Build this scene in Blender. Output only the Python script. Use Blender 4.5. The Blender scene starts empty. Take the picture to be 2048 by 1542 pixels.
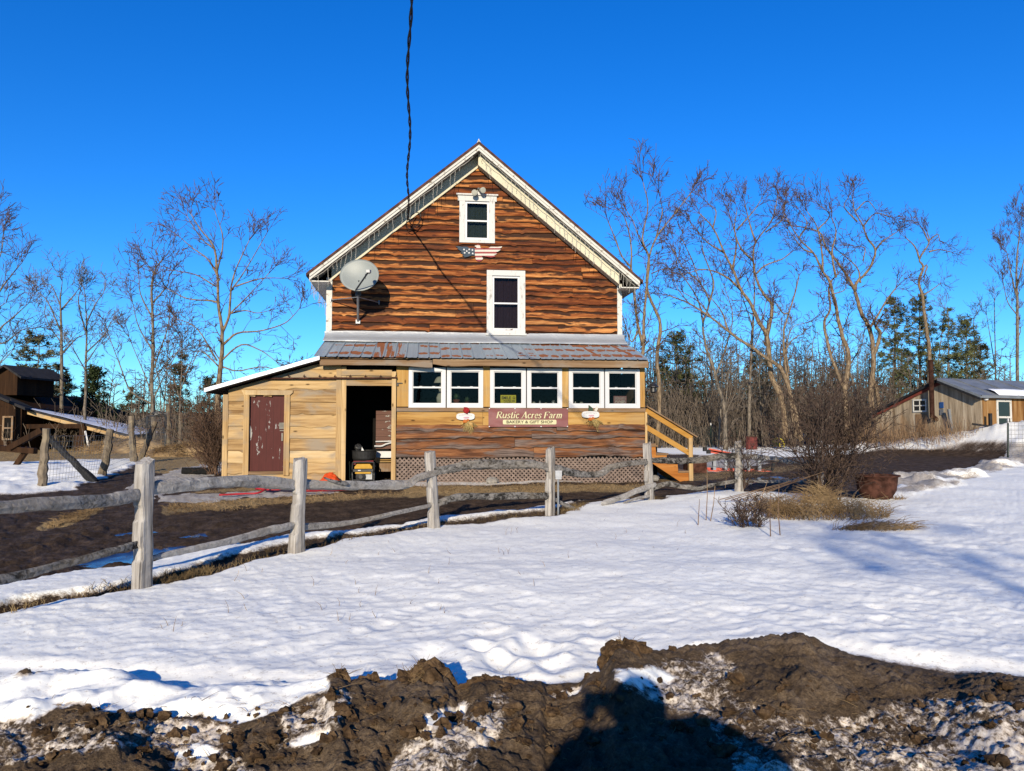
import bpy, bmesh, math, random
import numpy as np
from mathutils import Vector

# ------------------------------------------------------------------ camera, sky, sun, exposure
S = bpy.context.scene
COL = S.collection
R = math.radians
FPX = 1540.0                        # focal length in pixels of the 2048 px wide photograph
YAW = R(6.5)
PITCH = math.atan(79 / FPX)
EYE = 1.5
cam_data = bpy.data.cameras.new('camera')
cam_data.sensor_width = 36.0
cam_data.lens = 36.0 * FPX / 2048
cam_data.clip_start = 0.05
cam_data.clip_end = 3000
cam = bpy.data.objects.new('camera', cam_data)
COL.objects.link(cam)
cam.location = (0, 0, EYE)
cam.rotation_euler = (R(90) + PITCH, 0, -YAW)
S.camera = cam

SUN_EL, SUN_AZ = R(18.6), R(12.6)   # light travels towards +Y and a little to +X
W = bpy.data.worlds.new('World')
S.world = W
W.use_nodes = True
wn = W.node_tree
wn.nodes.clear()
sky = wn.nodes.new('ShaderNodeTexSky')
sky.sky_type = 'NISHITA'
sky.sun_disc = False
sky.sun_elevation = SUN_EL
sky.sun_rotation = R(180) + SUN_AZ
sky.altitude = 400
sky.air_density = 1.0
sky.dust_density = 0.0
sky.ozone_density = 3.5
hs = wn.nodes.new('ShaderNodeHueSaturation')
tint = wn.nodes.new('ShaderNodeMix'); tint.data_type = 'RGBA'; tint.blend_type = 'MULTIPLY'; tint.inputs[0].default_value = 1.0
tint.inputs[7].default_value = (0.47, 0.90, 1.32, 1)
hs.inputs['Saturation'].default_value = 1.32
hs.inputs['Hue'].default_value = 0.501
hs.inputs['Value'].default_value = 1.0
bg = wn.nodes.new('ShaderNodeBackground')
bg.inputs['Strength'].default_value = 0.085
wo = wn.nodes.new('ShaderNodeOutputWorld')
wn.links.new(sky.outputs[0], hs.inputs['Color'])
wn.links.new(hs.outputs[0], tint.inputs[6]); wn.links.new(tint.outputs[2], bg.inputs['Color'])
wn.links.new(bg.outputs[0], wo.inputs['Surface'])

sd = bpy.data.lights.new('sun', 'SUN')
sd.energy = 4.5
sd.angle = R(0.53)
sd.color = (1.0, 0.88, 0.68)
sun = bpy.data.objects.new('sun', sd)
COL.objects.link(sun)
sdir = Vector((math.sin(SUN_AZ) * math.cos(SUN_EL), math.cos(SUN_AZ) * math.cos(SUN_EL), -math.sin(SUN_EL)))
sun.rotation_euler = sdir.to_track_quat('-Z', 'Y').to_euler()
sun.location = (-10, -40, 30)

S.view_settings.view_transform = 'Standard'
S.view_settings.look = 'None'
S.view_settings.exposure = 0.78
S.view_settings.gamma = 1.0
S.cycles.max_bounces = 6
S.cycles.transparent_max_bounces = 12

# ------------------------------------------------------------------ photograph <-> world
fwd = np.array([math.sin(YAW) * math.cos(PITCH), math.cos(YAW) * math.cos(PITCH), math.sin(PITCH)])
rgt = np.array([math.cos(YAW), -math.sin(YAW), 0.0])
upv = np.cross(rgt, fwd)
CAM = np.array([0, 0, EYE])
def ray(px, py):
    return fwd + rgt * (px - 1024) / FPX + upv * (771 - py) / FPX
def P(px, py, Y):                   # point of the pixel's ray at world Y
    d = ray(px, py); return CAM + d * (Y / d[1])
def G(px, py, z=0.0):               # point of the pixel's ray on the level z
    d = ray(px, py); return CAM + d * ((z - EYE) / d[2])
def on_plane(px, py, A, B):         # point of the ray in the upright plane through A and B
    d = ray(px, py)
    n = np.array([B[1] - A[1], A[0] - B[0], 0.0])
    t = ((np.array(A) - CAM) @ n) / (d @ n)
    return CAM + d * t
def mpp(p):                         # metres per photograph pixel at p
    return ((np.asarray(p) - CAM) @ fwd) / FPX

# ------------------------------------------------------------------ value noise
_rs = np.random.RandomState(7)
_LAT = _rs.rand(256, 256)
def vnoise(x, y, seed=0):
    x = np.asarray(x, float) + seed * 17.31; y = np.asarray(y, float) + seed * 9.77
    xi = np.floor(x).astype(int); yi = np.floor(y).astype(int)
    fx = x - xi; fy = y - yi
    fx = fx * fx * (3 - 2 * fx); fy = fy * fy * (3 - 2 * fy)
    a = _LAT[xi & 255, yi & 255]; b = _LAT[(xi + 1) & 255, yi & 255]
    c = _LAT[xi & 255, (yi + 1) & 255]; d = _LAT[(xi + 1) & 255, (yi + 1) & 255]
    return (a * (1 - fx) + b * fx) * (1 - fy) + (c * (1 - fx) + d * fx) * fy - 0.5
def fbm(x, y, seed=0, octv=4, gain=0.5):
    s = 0; a = 1.0; f = 1.0
    for o in range(octv):
        s = s + a * vnoise(np.asarray(x) * f, np.asarray(y) * f, seed + o * 3.1); a *= gain; f *= 2.03
    return s
def sstep(a, b, x):
    t = np.clip((x - a) / (b - a), 0, 1); return t * t * (3 - 2 * t)

# ------------------------------------------------------------------ materials
def _sock(nt, s, v):
    if v is None: return
    if hasattr(v, 'is_linked'): nt.links.new(v, s)
    else: s.default_value = v
class M:
    def __init__(self, name, rough=0.8, spec=0.25, metal=0.0, k=0.52):
        self.k = k
        self.m = bpy.data.materials.new(name); self.m.use_nodes = True
        self.nt = self.m.node_tree
        self.b = self.nt.nodes['Principled BSDF']
        self.b.inputs['Roughness'].default_value = rough
        self.b.inputs['Specular IOR Level'].default_value = spec
        self.b.inputs['Metallic'].default_value = metal
    def node(self, t, **kw):
        n = self.nt.nodes.new(t)
        for k, v in kw.items(): setattr(n, k, v)
        return n
    def obj(self): return self.node('ShaderNodeTexCoord').outputs['Object']
    def attr(self, name):
        return self.node('ShaderNodeAttribute', attribute_name=name).outputs['Fac']
    def vscale(self, v, s, loc=None):
        n = self.node('ShaderNodeMapping'); _sock(self.nt, n.inputs['Vector'], v)
        n.inputs['Scale'].default_value = s
        if loc is not None: _sock(self.nt, n.inputs['Location'], loc)
        return n.outputs[0]
    def comb(self, x=0.0, y=0.0, z=0.0):
        n = self.node('ShaderNodeCombineXYZ')
        for i, v in enumerate((x, y, z)): _sock(self.nt, n.inputs[i], v)
        return n.outputs[0]
    def sep(self, v):
        n = self.node('ShaderNodeSeparateXYZ'); _sock(self.nt, n.inputs[0], v); return n.outputs
    def noise(self, v, scale=5.0, detail=4.0, rough=0.55, dist=0.0):
        n = self.node('ShaderNodeTexNoise'); _sock(self.nt, n.inputs['Vector'], v)
        n.inputs['Scale'].default_value = scale; n.inputs['Detail'].default_value = detail
        n.inputs['Roughness'].default_value = rough; n.inputs['Distortion'].default_value = dist
        return n.outputs['Fac']
    def voro(self, v, scale=5.0):
        n = self.node('ShaderNodeTexVoronoi'); _sock(self.nt, n.inputs['Vector'], v)
        n.inputs['Scale'].default_value = scale; return n.outputs['Distance']
    def math(self, op, a, b=0.0, c=None):
        n = self.node('ShaderNodeMath', operation=op)
        _sock(self.nt, n.inputs[0], a); _sock(self.nt, n.inputs[1], b)
        if c is not None: _sock(self.nt, n.inputs[2], c)
        return n.outputs[0]
    def rng(self, v, a, b, c=0.0, d=1.0):
        n = self.node('ShaderNodeMapRange'); n.interpolation_type = 'SMOOTHSTEP'
        _sock(self.nt, n.inputs[0], v)
        for i, q in enumerate((a, b, c, d)): n.inputs[i + 1].default_value = q
        return n.outputs[0]
    def mix(self, f, a, b):
        n = self.node('ShaderNodeMix', data_type='RGBA')
        _sock(self.nt, n.inputs[0], f)
        for i, v in ((6, a), (7, b)):
            if hasattr(v, 'is_linked'): self.nt.links.new(v, n.inputs[i])
            else: n.inputs[i].default_value = (*v[:3], 1.0)
        return n.outputs[2]
    def ramp(self, f, stops):
        n = self.node('ShaderNodeValToRGB'); _sock(self.nt, n.inputs[0], f)
        el = n.color_ramp.elements
        while len(el) < len(stops): el.new(0.5)
        for e, (p, c) in zip(el, stops): e.position = p; e.color = (*c, 1.0)
        return n.outputs[0]
    def col(self, c):                   # k: the level of the pigment
        s = self.b.inputs['Base Color']
        if hasattr(c, 'is_linked'):
            if self.k != 1.0:
                n = self.node('ShaderNodeMix', data_type='RGBA', blend_type='MULTIPLY'); n.inputs[0].default_value = 1.0
                n.inputs[7].default_value = (self.k, self.k, self.k, 1); self.nt.links.new(c, n.inputs[6]); c = n.outputs[2]
            self.nt.links.new(c, s)
        else: s.default_value = (*c, 1.0)
        return self
    def rough(self, r): _sock(self.nt, self.b.inputs['Roughness'], r); return self
    def bump(self, h, strength=0.3, dist=0.02):
        n = self.node('ShaderNodeBump'); _sock(self.nt, n.inputs['Height'], h)
        n.inputs['Strength'].default_value = strength; n.inputs['Distance'].default_value = dist
        self.nt.links.new(n.outputs[0], self.b.inputs['Normal']); return self

def m_plain(name, c, var=0.25, scale=6.0, rough=0.8, spec=0.25, metal=0.0, k=0.52):
    m = M(name, rough, spec, metal, k)
    n = m.noise(m.obj(), scale, 5.0, 0.6)
    lo = tuple(x * (1 - var) for x in c); hi = tuple(min(1, x * (1 + var)) for x in c)
    m.col(m.mix(m.rng(n, 0.3, 0.7), lo, hi)).bump(n, 0.15, 0.01)
    return m.m
def m_wood(name, stops, axis='x', grain=(1.0, 26.0), stain=None, stain_amt=0.5, rough=0.75, knots=True, bump=0.35, kk=0.56):
    """boards: grain stretched along the axis, each board offset by its own random number"""
    m = M(name, rough, 0.07, k=kk)
    bid = m.attr('bid')
    off = m.comb(m.math('MULTIPLY', bid, 37.0), m.math('MULTIPLY', bid, 53.0), m.math('MULTIPLY', bid, 71.0))
    a, b = grain
    sc = {'x': (a, b, b), 'z': (b, b, a), 'y': (b, a, b)}[axis]
    v = m.vscale(m.obj(), sc, off)
    n = m.noise(v, 1.0, 6.0, 0.62, 0.6)
    n2 = m.noise(m.vscale(m.obj(), tuple(s * 0.22 for s in sc), off), 1.0, 3.0, 0.5, 0.3)
    f = m.math('ADD', m.math('MULTIPLY', n, 0.62), m.math('MULTIPLY', n2, 0.38))
    f = m.math('ADD', f, m.math('MULTIPLY', m.math('SUBTRACT', bid, 0.5), 0.22))
    c = m.ramp(f, stops)
    if knots:
        kd = m.voro(m.vscale(m.obj(), tuple(2.2 if s == a else 5.5 for s in sc), off), 1.0)
        c = m.mix(m.rng(kd, 0.05, 0.17, 0.85, 0.0), c, tuple(x * 0.25 for x in stops[0][1]))
    if stain:
        sn = m.noise(m.vscale(m.obj(), (0.9, 0.9, 2.2), off), 1.0, 4.0, 0.6, 0.4)
        c = m.mix(m.math('MULTIPLY', m.rng(sn, 0.46, 0.66), stain_amt), c, stain)
    m.col(c).bump(n, bump, 0.012)
    return m.m

MT = {}
def build_materials():
    # dark oiled live-edge siding
    m = M('live_edge_siding', 0.7, 0.08, k=0.76)
    bid = m.attr('bid'); bv = m.attr('bv')
    off = m.comb(m.math('MULTIPLY', bid, 37.0), m.math('MULTIPLY', bid, 53.0), m.math('MULTIPLY', bid, 71.0))
    v = m.vscale(m.obj(), (0.55, 15.0, 15.0), off)
    n = m.noise(v, 1.0, 7.0, 0.64, 0.12)
    fine = m.noise(m.vscale(m.obj(), (2.0, 75.0, 75.0), off), 1.0, 3.0, 0.6)
    f = m.math('ADD', m.math('MULTIPLY', n, 0.5), m.math('MULTIPLY', fine, 0.5))
    f = m.math('ADD', f, m.math('MULTIPLY', m.math('SUBTRACT', bid, 0.5), 0.20))
    c = m.ramp(f, [(0.30, (0.030, 0.012, 0.008)), (0.43, (0.12, 0.030, 0.010)), (0.52, (0.27, 0.083, 0.022)),
                   (0.65, (0.60, 0.275, 0.09))])
    kd = m.voro(m.vscale(m.obj(), (2.0, 5.0, 5.0), off), 1.0)
    c = m.mix(m.rng(kd, 0.06, 0.2, 0.9, 0.0), c, (0.07, 0.02, 0.01))
    big = m.noise(m.vscale(m.obj(), (0.5, 0.5, 0.8)), 1.0, 3.0, 0.5)
    c = m.mix(m.rng(big, 0.5, 0.68, 0.0, 0.55), c, (0.035, 0.018, 0.014))
    # boards blacken towards the top; bark left along the wavy lower edges
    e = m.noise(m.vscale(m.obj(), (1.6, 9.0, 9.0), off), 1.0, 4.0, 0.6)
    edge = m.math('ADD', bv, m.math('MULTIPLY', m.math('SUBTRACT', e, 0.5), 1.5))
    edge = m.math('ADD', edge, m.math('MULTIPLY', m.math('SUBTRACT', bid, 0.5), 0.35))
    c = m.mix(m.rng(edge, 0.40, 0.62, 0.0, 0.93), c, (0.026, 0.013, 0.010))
    c = m.mix(m.rng(m.math('ADD', bv, m.math('MULTIPLY', m.math('SUBTRACT', e, 0.5), 0.35)), 0.02, 0.10, 0.85, 0.0), c, (0.05, 0.022, 0.012))
    m.col(c).bump(f, 0.5, 0.02)
    MT['siding'] = m.m
    # greyer weathered live-edge boards below the porch windows
    m = M('weathered_live_edge', 0.8, 0.06, k=0.60)
    bid = m.attr('bid'); bv = m.attr('bv')
    off = m.comb(m.math('MULTIPLY', bid, 37.0), m.math('MULTIPLY', bid, 53.0), m.math('MULTIPLY', bid, 71.0))
    n = m.noise(m.vscale(m.obj(), (0.7, 9.0, 9.0), off), 1.0, 7.0, 0.64, 0.9)
    fine = m.noise(m.vscale(m.obj(), (2.5, 60.0, 60.0), off), 1.0, 3.0, 0.6)
    f = m.math('ADD', m.math('MULTIPLY', n, 0.78), m.math('MULTIPLY', fine, 0.22))
    c = m.ramp(f, [(0.32, (0.03, 0.016, 0.013)), (0.45, (0.12, 0.050, 0.025)), (0.56, (0.26, 0.107, 0.045)), (0.70, (0.45, 0.23, 0.10))])
    g = m.noise(m.vscale(m.obj(), (0.8, 5.0, 6.0), off), 1.0, 5.0, 0.6, 0.4)
    c = m.mix(m.rng(m.math('SUBTRACT', g, m.math('MULTIPLY', bv, 0.22)), 0.36, 0.52, 0.0, 0.85), c,
              m.ramp(fine, [(0.35, (0.07, 0.055, 0.05)), (0.65, (0.24, 0.19, 0.165))]))
    m.col(c).bump(f, 0.5, 0.02)
    MT['siding_grey'] = m.m
    pine = [(0.30, (0.24, 0.135, 0.055)), (0.43, (0.47, 0.30, 0.135)), (0.55, (0.62, 0.42, 0.20)), (0.72, (0.74, 0.55, 0.31))]
    MT['pine_x'] = m_wood('fresh_pine_boards', pine, 'x', (0.8, 13.0), (0.36, 0.29, 0.21), 0.92, kk=0.6)
    MT['pine_z'] = m_wood('fresh_pine_posts', pine, 'z', (0.8, 20.0), (0.36, 0.28, 0.19), 0.6, kk=0.6)
    yel = [(0.30, (0.30, 0.14, 0.04)), (0.44, (0.53, 0.30, 0.09)), (0.58, (0.62, 0.39, 0.145)), (0.76, (0.72, 0.50, 0.25))]
    MT['yellow_x'] = m_wood('yellow_pine_boards', yel, 'x', (0.7, 10.0), (0.40, 0.28, 0.15), 0.4)
    MT['yellow_z'] = m_wood('yellow_pine_uprights', yel, 'z', (0.7, 12.0), (0.40, 0.28, 0.15), 0.4)
    MT['orange_wood'] = m_wood('orange_stained_steps', [(0.3, (0.28, 0.09, 0.02)), (0.5, (0.48, 0.18, 0.04)), (0.7, (0.58, 0.27, 0.08))], 'x', (1.0, 12.0))
    MT['rail_wood'] = m_wood('yellow_stair_rail', [(0.3, (0.42, 0.20, 0.04)), (0.55, (0.55, 0.29, 0.07)), (0.75, (0.6, 0.36, 0.12))], 'x', (1.0, 9.0))
    brn = [(0.3, (0.13, 0.075, 0.04)), (0.48, (0.27, 0.165, 0.09)), (0.62, (0.37, 0.25, 0.15)), (0.78, (0.46, 0.35, 0.24))]
    MT['brown_x'] = m_wood('weathered_brown_boards', brn, 'x', (0.7, 14.0), (0.33, 0.30, 0.26), 0.55)
    MT['brown_z'] = m_wood('weathered_brown_posts', brn, 'z', (0.7, 14.0), (0.33, 0.30, 0.26), 0.55)
    gry = [(0.34, (0.035, 0.03, 0.026)), (0.42, (0.21, 0.19, 0.17)), (0.54, (0.38, 0.355, 0.325)), (0.75, (0.56, 0.53, 0.49))]
    MT['grey_z'] = m_wood('silver_weathered_post', gry, 'z', (1.6, 34.0), (0.22, 0.19, 0.16), 0.5, 0.9, False, 0.9, 0.82)
    gry2 = [(0.36, (0.022, 0.02, 0.018)), (0.44, (0.14, 0.13, 0.118)), (0.57, (0.28, 0.26, 0.24)), (0.75, (0.42, 0.40, 0.37))]
    MT['grey_x'] = m_wood('silver_weathered_rail', gry2, 'x', (1.6, 30.0), (0.30, 0.25, 0.19), 0.45, 0.9, False, 0.9, 0.80)
    MT['log_z'] = m_wood('bark_log', [(0.3, (0.06, 0.045, 0.035)), (0.5, (0.17, 0.135, 0.10)), (0.7, (0.32, 0.26, 0.19))], 'z', (2.0, 14.0), (0.45, 0.36, 0.22), 0.4, 0.9, True, 0.8)
    # peeling trims
    m = M('peeling_white_paint', 0.7, 0.1, k=0.60)
    n = m.noise(m.vscale(m.obj(), (3.0, 6.0, 3.0)), 3.0, 6.0, 0.7)
    w = m.mix(m.noise(m.obj(), 1.3, 3.0), (0.62, 0.60, 0.54), (0.82, 0.80, 0.74))
    m.col(m.mix(m.rng(n, 0.56, 0.64), w, (0.30, 0.25, 0.19))).bump(n, 0.3, 0.01); MT['peeling'] = m.m
    m = M('cream_frieze_paint', 0.7, 0.1, k=0.66)
    n = m.noise(m.obj(), 14.0, 5.0, 0.65); n2 = m.noise(m.obj(), 1.0, 3.0)
    c = m.mix(n2, (0.60, 0.55, 0.40), (0.76, 0.71, 0.55))
    m.col(m.mix(m.rng(n, 0.62, 0.68), c, (0.32, 0.25, 0.16))).bump(n, 0.2, 0.008); MT['cream'] = m.m
    m = M('old_window_casing_paint', 0.65, 0.3)
    n = m.noise(m.vscale(m.obj(), (7.0, 7.0, 2.0)), 2.0, 6.0, 0.7)
    m.col(m.mix(m.rng(n, 0.55, 0.66), (0.80, 0.79, 0.76), (0.42, 0.39, 0.35))).bump(n, 0.25, 0.006); MT['casing'] = m.m
    m = M('white_vinyl', 0.35, 0.45)
    n = m.noise(m.obj(), 3.0, 4.0); m.col(m.mix(n, (0.76, 0.76, 0.78), (0.85, 0.85, 0.86))); MT['vinyl'] = m.m
    MT['vinyl_grey'] = m_plain('vinyl_sash_track', (0.45, 0.45, 0.47), 0.1, 5, 0.45, 0.4)
    # red plank door with flaked paint
    m = M('flaking_red_door_paint', 0.6, 0.12, k=0.46)
    o = m.obj(); n = m.noise(m.vscale(o, (8.0, 8.0, 2.6)), 1.0, 6.0, 0.68, 0.5)
    n2 = m.noise(m.vscale(o, (14.0, 14.0, 3.0)), 1.0, 4.0)
    c = m.mix(n2, (0.085, 0.018, 0.016), (0.155, 0.036, 0.03))
    gx = m.math('PINGPONG', m.math('ADD', m.sep(o)[0], 0.5), 0.085)
    c = m.mix(m.rng(gx, 0.0, 0.006, 0.85, 0.0), c, (0.02, 0.006, 0.005))
    pl = m.rng(n, 0.615, 0.645)
    m.col(m.mix(pl, c, (0.55, 0.53, 0.50))).bump(n, 0.3, 0.004); MT['red_door'] = m.m
    # galvanised roof with rust read from the sheet
    m = M('rusty_galvanised_roof', 0.5, 0.4, 0.1, k=0.74)
    o = m.obj(); n = m.noise(o, 22.0, 5.0, 0.7); n2 = m.noise(m.vscale(o, (5.0, 0.7, 0.7)), 1.0, 4.0)
    ru = m.math('ADD', m.attr('rust'), m.math('MULTIPLY', m.math('SUBTRACT', n, 0.5), 0.9))
    c = m.mix(n2, (0.24, 0.30, 0.345), (0.38, 0.455, 0.51))
    rc = m.mix(m.noise(o, 9.0, 4.0), (0.17, 0.05, 0.016), (0.36, 0.12, 0.035))
    k = m.rng(ru, 0.34, 0.46)
    m.col(m.mix(k, c, rc)).rough(m.rng(k, 0.0, 1.0, 0.45, 0.9))
    _sock(m.nt, m.b.inputs['Metallic'], m.rng(k, 0.0, 1.0, 0.12, 0.0)); m.bump(n, 0.12, 0.01); MT['tin'] = m.m
    m = M('bright_flashing', 0.45, 0.5, 0.15, k=0.36)
    n = m.noise(m.vscale(m.obj(), (3.0, 8.0, 8.0)), 1.0, 5.0, 0.6, 0.5)
    m.col(m.mix(n, (0.50, 0.53, 0.58), (0.72, 0.75, 0.80))).bump(n, 0.5, 0.03); MT['flash'] = m.m
    MT['roof_brown'] = m_plain('rusty_brown_roof_edge', (0.11, 0.045, 0.03), 0.5, 6, 0.85)
    MT['soffit'] = m_plain('grey_soffit_boards', (0.30, 0.28, 0.24), 0.3, 4)
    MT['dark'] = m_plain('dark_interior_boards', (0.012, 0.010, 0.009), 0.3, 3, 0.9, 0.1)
    MT['dark_metal'] = m_plain('dark_metal', (0.03, 0.03, 0.032), 0.3, 8, 0.5, 0.4)
    MT['black_rubber'] = m_plain('black_rubber', (0.022, 0.022, 0.023), 0.35, 9, 0.7, 0.3)
    MT['rust'] = m_plain('rusted_iron', (0.092, 0.040, 0.028), 0.55, 7, 0.9, 0.08)
    MT['steel'] = m_plain('galvanised_pipe', (0.42, 0.43, 0.44), 0.15, 6, 0.4, 0.5, 0.6)
    MT['dish_grey'] = m_plain('grey_dish_paint', (0.33, 0.36, 0.345), 0.06, 3, 0.5, 0.4)
    MT['white'] = m_plain('white_paint', (0.80, 0.79, 0.78), 0.06, 5, 0.5, 0.35)
    MT['glint'] = m_plain('pale_plastic_wire', (0.62, 0.58, 0.50), 0.2, 10, 0.5, 0.4)
    MT['cable'] = m_plain('black_cable_jacket', (0.014, 0.014, 0.016), 0.3, 12, 0.6, 0.3)
    MT['navy'] = m_plain('navy_painted_wood', (0.028, 0.058, 0.095), 0.2, 12, 0.6)
    MT['stripe_red'] = m_plain('brick_red_paint', (0.36, 0.045, 0.05), 0.15, 12, 0.6)
    MT['stripe_cream'] = m_plain('cream_paint', (0.78, 0.73, 0.63), 0.08, 12, 0.6)
    MT['banner'] = m_plain('maroon_vinyl_banner', (0.255, 0.072, 0.068), 0.13, 3, 0.42, 0.4)
    MT['letter_cream'] = m_plain('cream_letters', (0.82, 0.76, 0.45), 0.05, 8, 0.5)
    MT['letter_dark'] = m_plain('dark_letters', (0.05, 0.035, 0.02), 0.2, 8, 0.5)
    MT['sign_yellow'] = m_plain('yellow_sign', (0.72, 0.62, 0.02), 0.08, 10, 0.5)
    MT['sign_rose'] = m_plain('faded_red_sign', (0.36, 0.17, 0.16), 0.25, 14, 0.6)
    MT['curtain_green'] = m_plain('grey_green_curtain', (0.055, 0.075, 0.068), 0.35, 30, 0.9)
    MT['curtain_wine'] = m_plain('wine_curtain', (0.05, 0.022, 0.026), 0.3, 30, 0.9)
    MT['straw_deco'] = m_plain('straw_strands', (0.62, 0.46, 0.18), 0.3, 20)
    MT['pumpkin'] = m_plain('orange_gourd', (0.62, 0.17, 0.02), 0.2, 12, 0.55)
    MT['red_cloth'] = m_plain('red_cloth', (0.42, 0.018, 0.02), 0.3, 20)
    MT['green_cloth'] = m_plain('dark_green_cloth', (0.05, 0.085, 0.05), 0.45, 20)
    MT['pink'] = m_plain('pale_pink_paint', (0.65, 0.40, 0.48), 0.1, 20)
    MT['red_hose'] = m_plain('red_rubber_hose', (0.50, 0.022, 0.035), 0.2, 12, 0.5)
    MT['orange_tarp'] = m_plain('orange_tarp', (0.80, 0.09, 0.012), 0.2, 8, 0.5)
    MT['ladder_orange'] = m_plain('orange_fibreglass', (0.72, 0.13, 0.075), 0.12, 10, 0.5)
    MT['alu'] = m_plain('aluminium', (0.55, 0.55, 0.56), 0.12, 8, 0.4, 0.5, 0.5)
    MT['gen_yellow'] = m_plain('generator_yellow', (0.66, 0.36, 0.015), 0.1, 10, 0.4)
    MT['wheel_yellow'] = m_plain('bright_yellow_paint', (0.70, 0.58, 0.04), 0.1, 10, 0.5)
    MT['clay'] = m_plain('terracotta', (0.26, 0.075, 0.045), 0.2, 10)
    MT['leafy'] = m_plain('house_plant_leaves', (0.07, 0.12, 0.05), 0.4, 15)
    MT['ivory'] = m_plain('ivory_shade', (0.55, 0.54, 0.45), 0.1, 10)
    MT['stone'] = m_plain('pale_fieldstone', (0.34, 0.31, 0.27), 0.3, 9)
    MT['fuel_red'] = m_plain('dark_red_paint', (0.25, 0.03, 0.035), 0.2, 8, 0.5)
    # panes: weak mirror over clear glass
    m = M('window_glass'); nt = m.nt; nt.nodes.remove(m.b)
    tr = m.node('ShaderNodeBsdfTransparent'); tr.inputs[0].default_value = (0.58, 0.61, 0.60, 1)
    gl = m.node('ShaderNodeBsdfGlossy'); gl.inputs['Roughness'].default_value = 0.03
    fr = m.node('ShaderNodeFresnel'); fr.inputs[0].default_value = 1.5
    mx = m.node('ShaderNodeMixShader')
    nt.links.new(m.math('MULTIPLY', fr.outputs[0], 0.28), mx.inputs[0]); nt.links.new(tr.outputs[0], mx.inputs[1]); nt.links.new(gl.outputs[0], mx.inputs[2])
    nt.links.new(mx.outputs[0], nt.nodes['Material Output'].inputs['Surface']); MT['glass'] = m.m
    # bark and leaves
    def bark(name, lo, hi, s=3.0):
        m = M(name, 0.9, 0.05, k=0.6)
        n = m.noise(m.vscale(m.obj(), (5.0, 5.0, 1.2)), s, 5.0, 0.65)
        m.col(m.mix(m.rng(n, 0.35, 0.65), lo, hi)).bump(n, 0.6, 0.03); return m.m
    MT['bark_tan'] = bark('tan_furrowed_bark', (0.115, 0.080, 0.050), (0.36, 0.27, 0.175))
    MT['bark_grey'] = bark('grey_bark', (0.10, 0.085, 0.065), (0.30, 0.25, 0.195))
    MT['twig'] = bark('fine_twigs', (0.09, 0.055, 0.040), (0.20, 0.125, 0.085))
    MT['twig_grey'] = bark('pale_twigs', (0.12, 0.10, 0.08), (0.30, 0.25, 0.20))
    MT['brush'] = bark('bare_woodland_brush', (0.07, 0.055, 0.042), (0.25, 0.20, 0.155), 0.8)
    MT['shrub'] = bark('dark_shrub_twigs', (0.05, 0.034, 0.027), (0.16, 0.11, 0.085), 4.0)
    def leaf(name, lo, hi):
        m = M(name, 0.8, 0.15, k=0.72)
        m.col(m.mix(m.rng(m.noise(m.obj(), 0.9, 4.0, 0.7), 0.35, 0.65), lo, hi)); return m.m
    MT['pine_needles'] = leaf('pine_needles', (0.032, 0.042, 0.016), (0.16, 0.16, 0.06))
    MT['dark_needles'] = leaf('cedar_sprays', (0.014, 0.026, 0.010), (0.055, 0.075, 0.026))
    MT['far_needles'] = leaf('shaded_pine_needles', (0.028, 0.032, 0.015), (0.115, 0.108, 0.05))
    MT['dry_grass'] = leaf('dry_grass_blades', (0.15, 0.092, 0.042), (0.40, 0.275, 0.14))
    MT['dull_grass'] = leaf('dull_winter_grass', (0.10, 0.065, 0.03), (0.30, 0.21, 0.10))
    MT['reed'] = leaf('dry_red_brown_stems', (0.13, 0.075, 0.045), (0.36, 0.24, 0.14))
    MT['clod'] = None
    m = M('clod_earth', 0.95, 0.1, k=0.85)
    n = m.noise(m.obj(), 14.0, 8.0, 0.72)
    m.col(m.ramp(n, [(0.35, (0.022, 0.013, 0.007)), (0.5, (0.075, 0.045, 0.023)), (0.68, (0.17, 0.11, 0.06))])).bump(n, 1.0, 0.03)
    MT['clod'] = m.m
    # cabin boards
    m = M('cabin_grey_boards', 0.9, 0.05, k=0.78); o = m.obj()
    n = m.noise(m.vscale(o, (4.0, 4.0, 0.35)), 1.0, 6.0, 0.65); n2 = m.noise(m.vscale(o, (0.5, 0.5, 0.4)), 1.0, 3.0)
    c = m.ramp(n, [(0.32, (0.11, 0.085, 0.06)), (0.5, (0.33, 0.26, 0.18)), (0.7, (0.48, 0.41, 0.31))])
    m.col(m.mix(m.rng(n2, 0.55, 0.7, 0.0, 0.6), c, (0.36, 0.19, 0.07))).bump(n, 0.4, 0.02); MT['cabin'] = m.m
    m = M('cabin_orange_boards', 0.85, 0.1, k=0.5); o = m.obj()
    n = m.noise(m.vscale(o, (4.0, 4.0, 0.35)), 1.0, 6.0, 0.65)
    m.col(m.ramp(n, [(0.32, (0.13, 0.05, 0.015)), (0.5, (0.36, 0.18, 0.06)), (0.7, (0.5, 0.31, 0.14))])).bump(n, 0.4, 0.02); MT['cabin_orange'] = m.m
    MT['cabin_roof'] = m_plain('grey_metal_sheeting', (0.30, 0.32, 0.34), 0.2, 2, 0.5, 0.4, 0.3)
    MT['dark_red'] = m_plain('dull_red_trim', (0.22, 0.05, 0.035), 0.25, 4)
    MT['tar'] = m_plain('black_roof_edge', (0.02, 0.02, 0.022), 0.3, 4)
    MT['shed_roof'] = m_plain('dark_asphalt_roofing', (0.035, 0.033, 0.036), 0.35, 3, 0.9)
    MT['barn'] = m_wood('brown_barn_boards', [(0.3, (0.035, 0.018, 0.011)), (0.5, (0.09, 0.043, 0.02)), (0.7, (0.17, 0.085, 0.04))], 'z', (0.5, 8.0), kk=0.26)  # low level puts the barn's shade into the board colour
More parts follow.
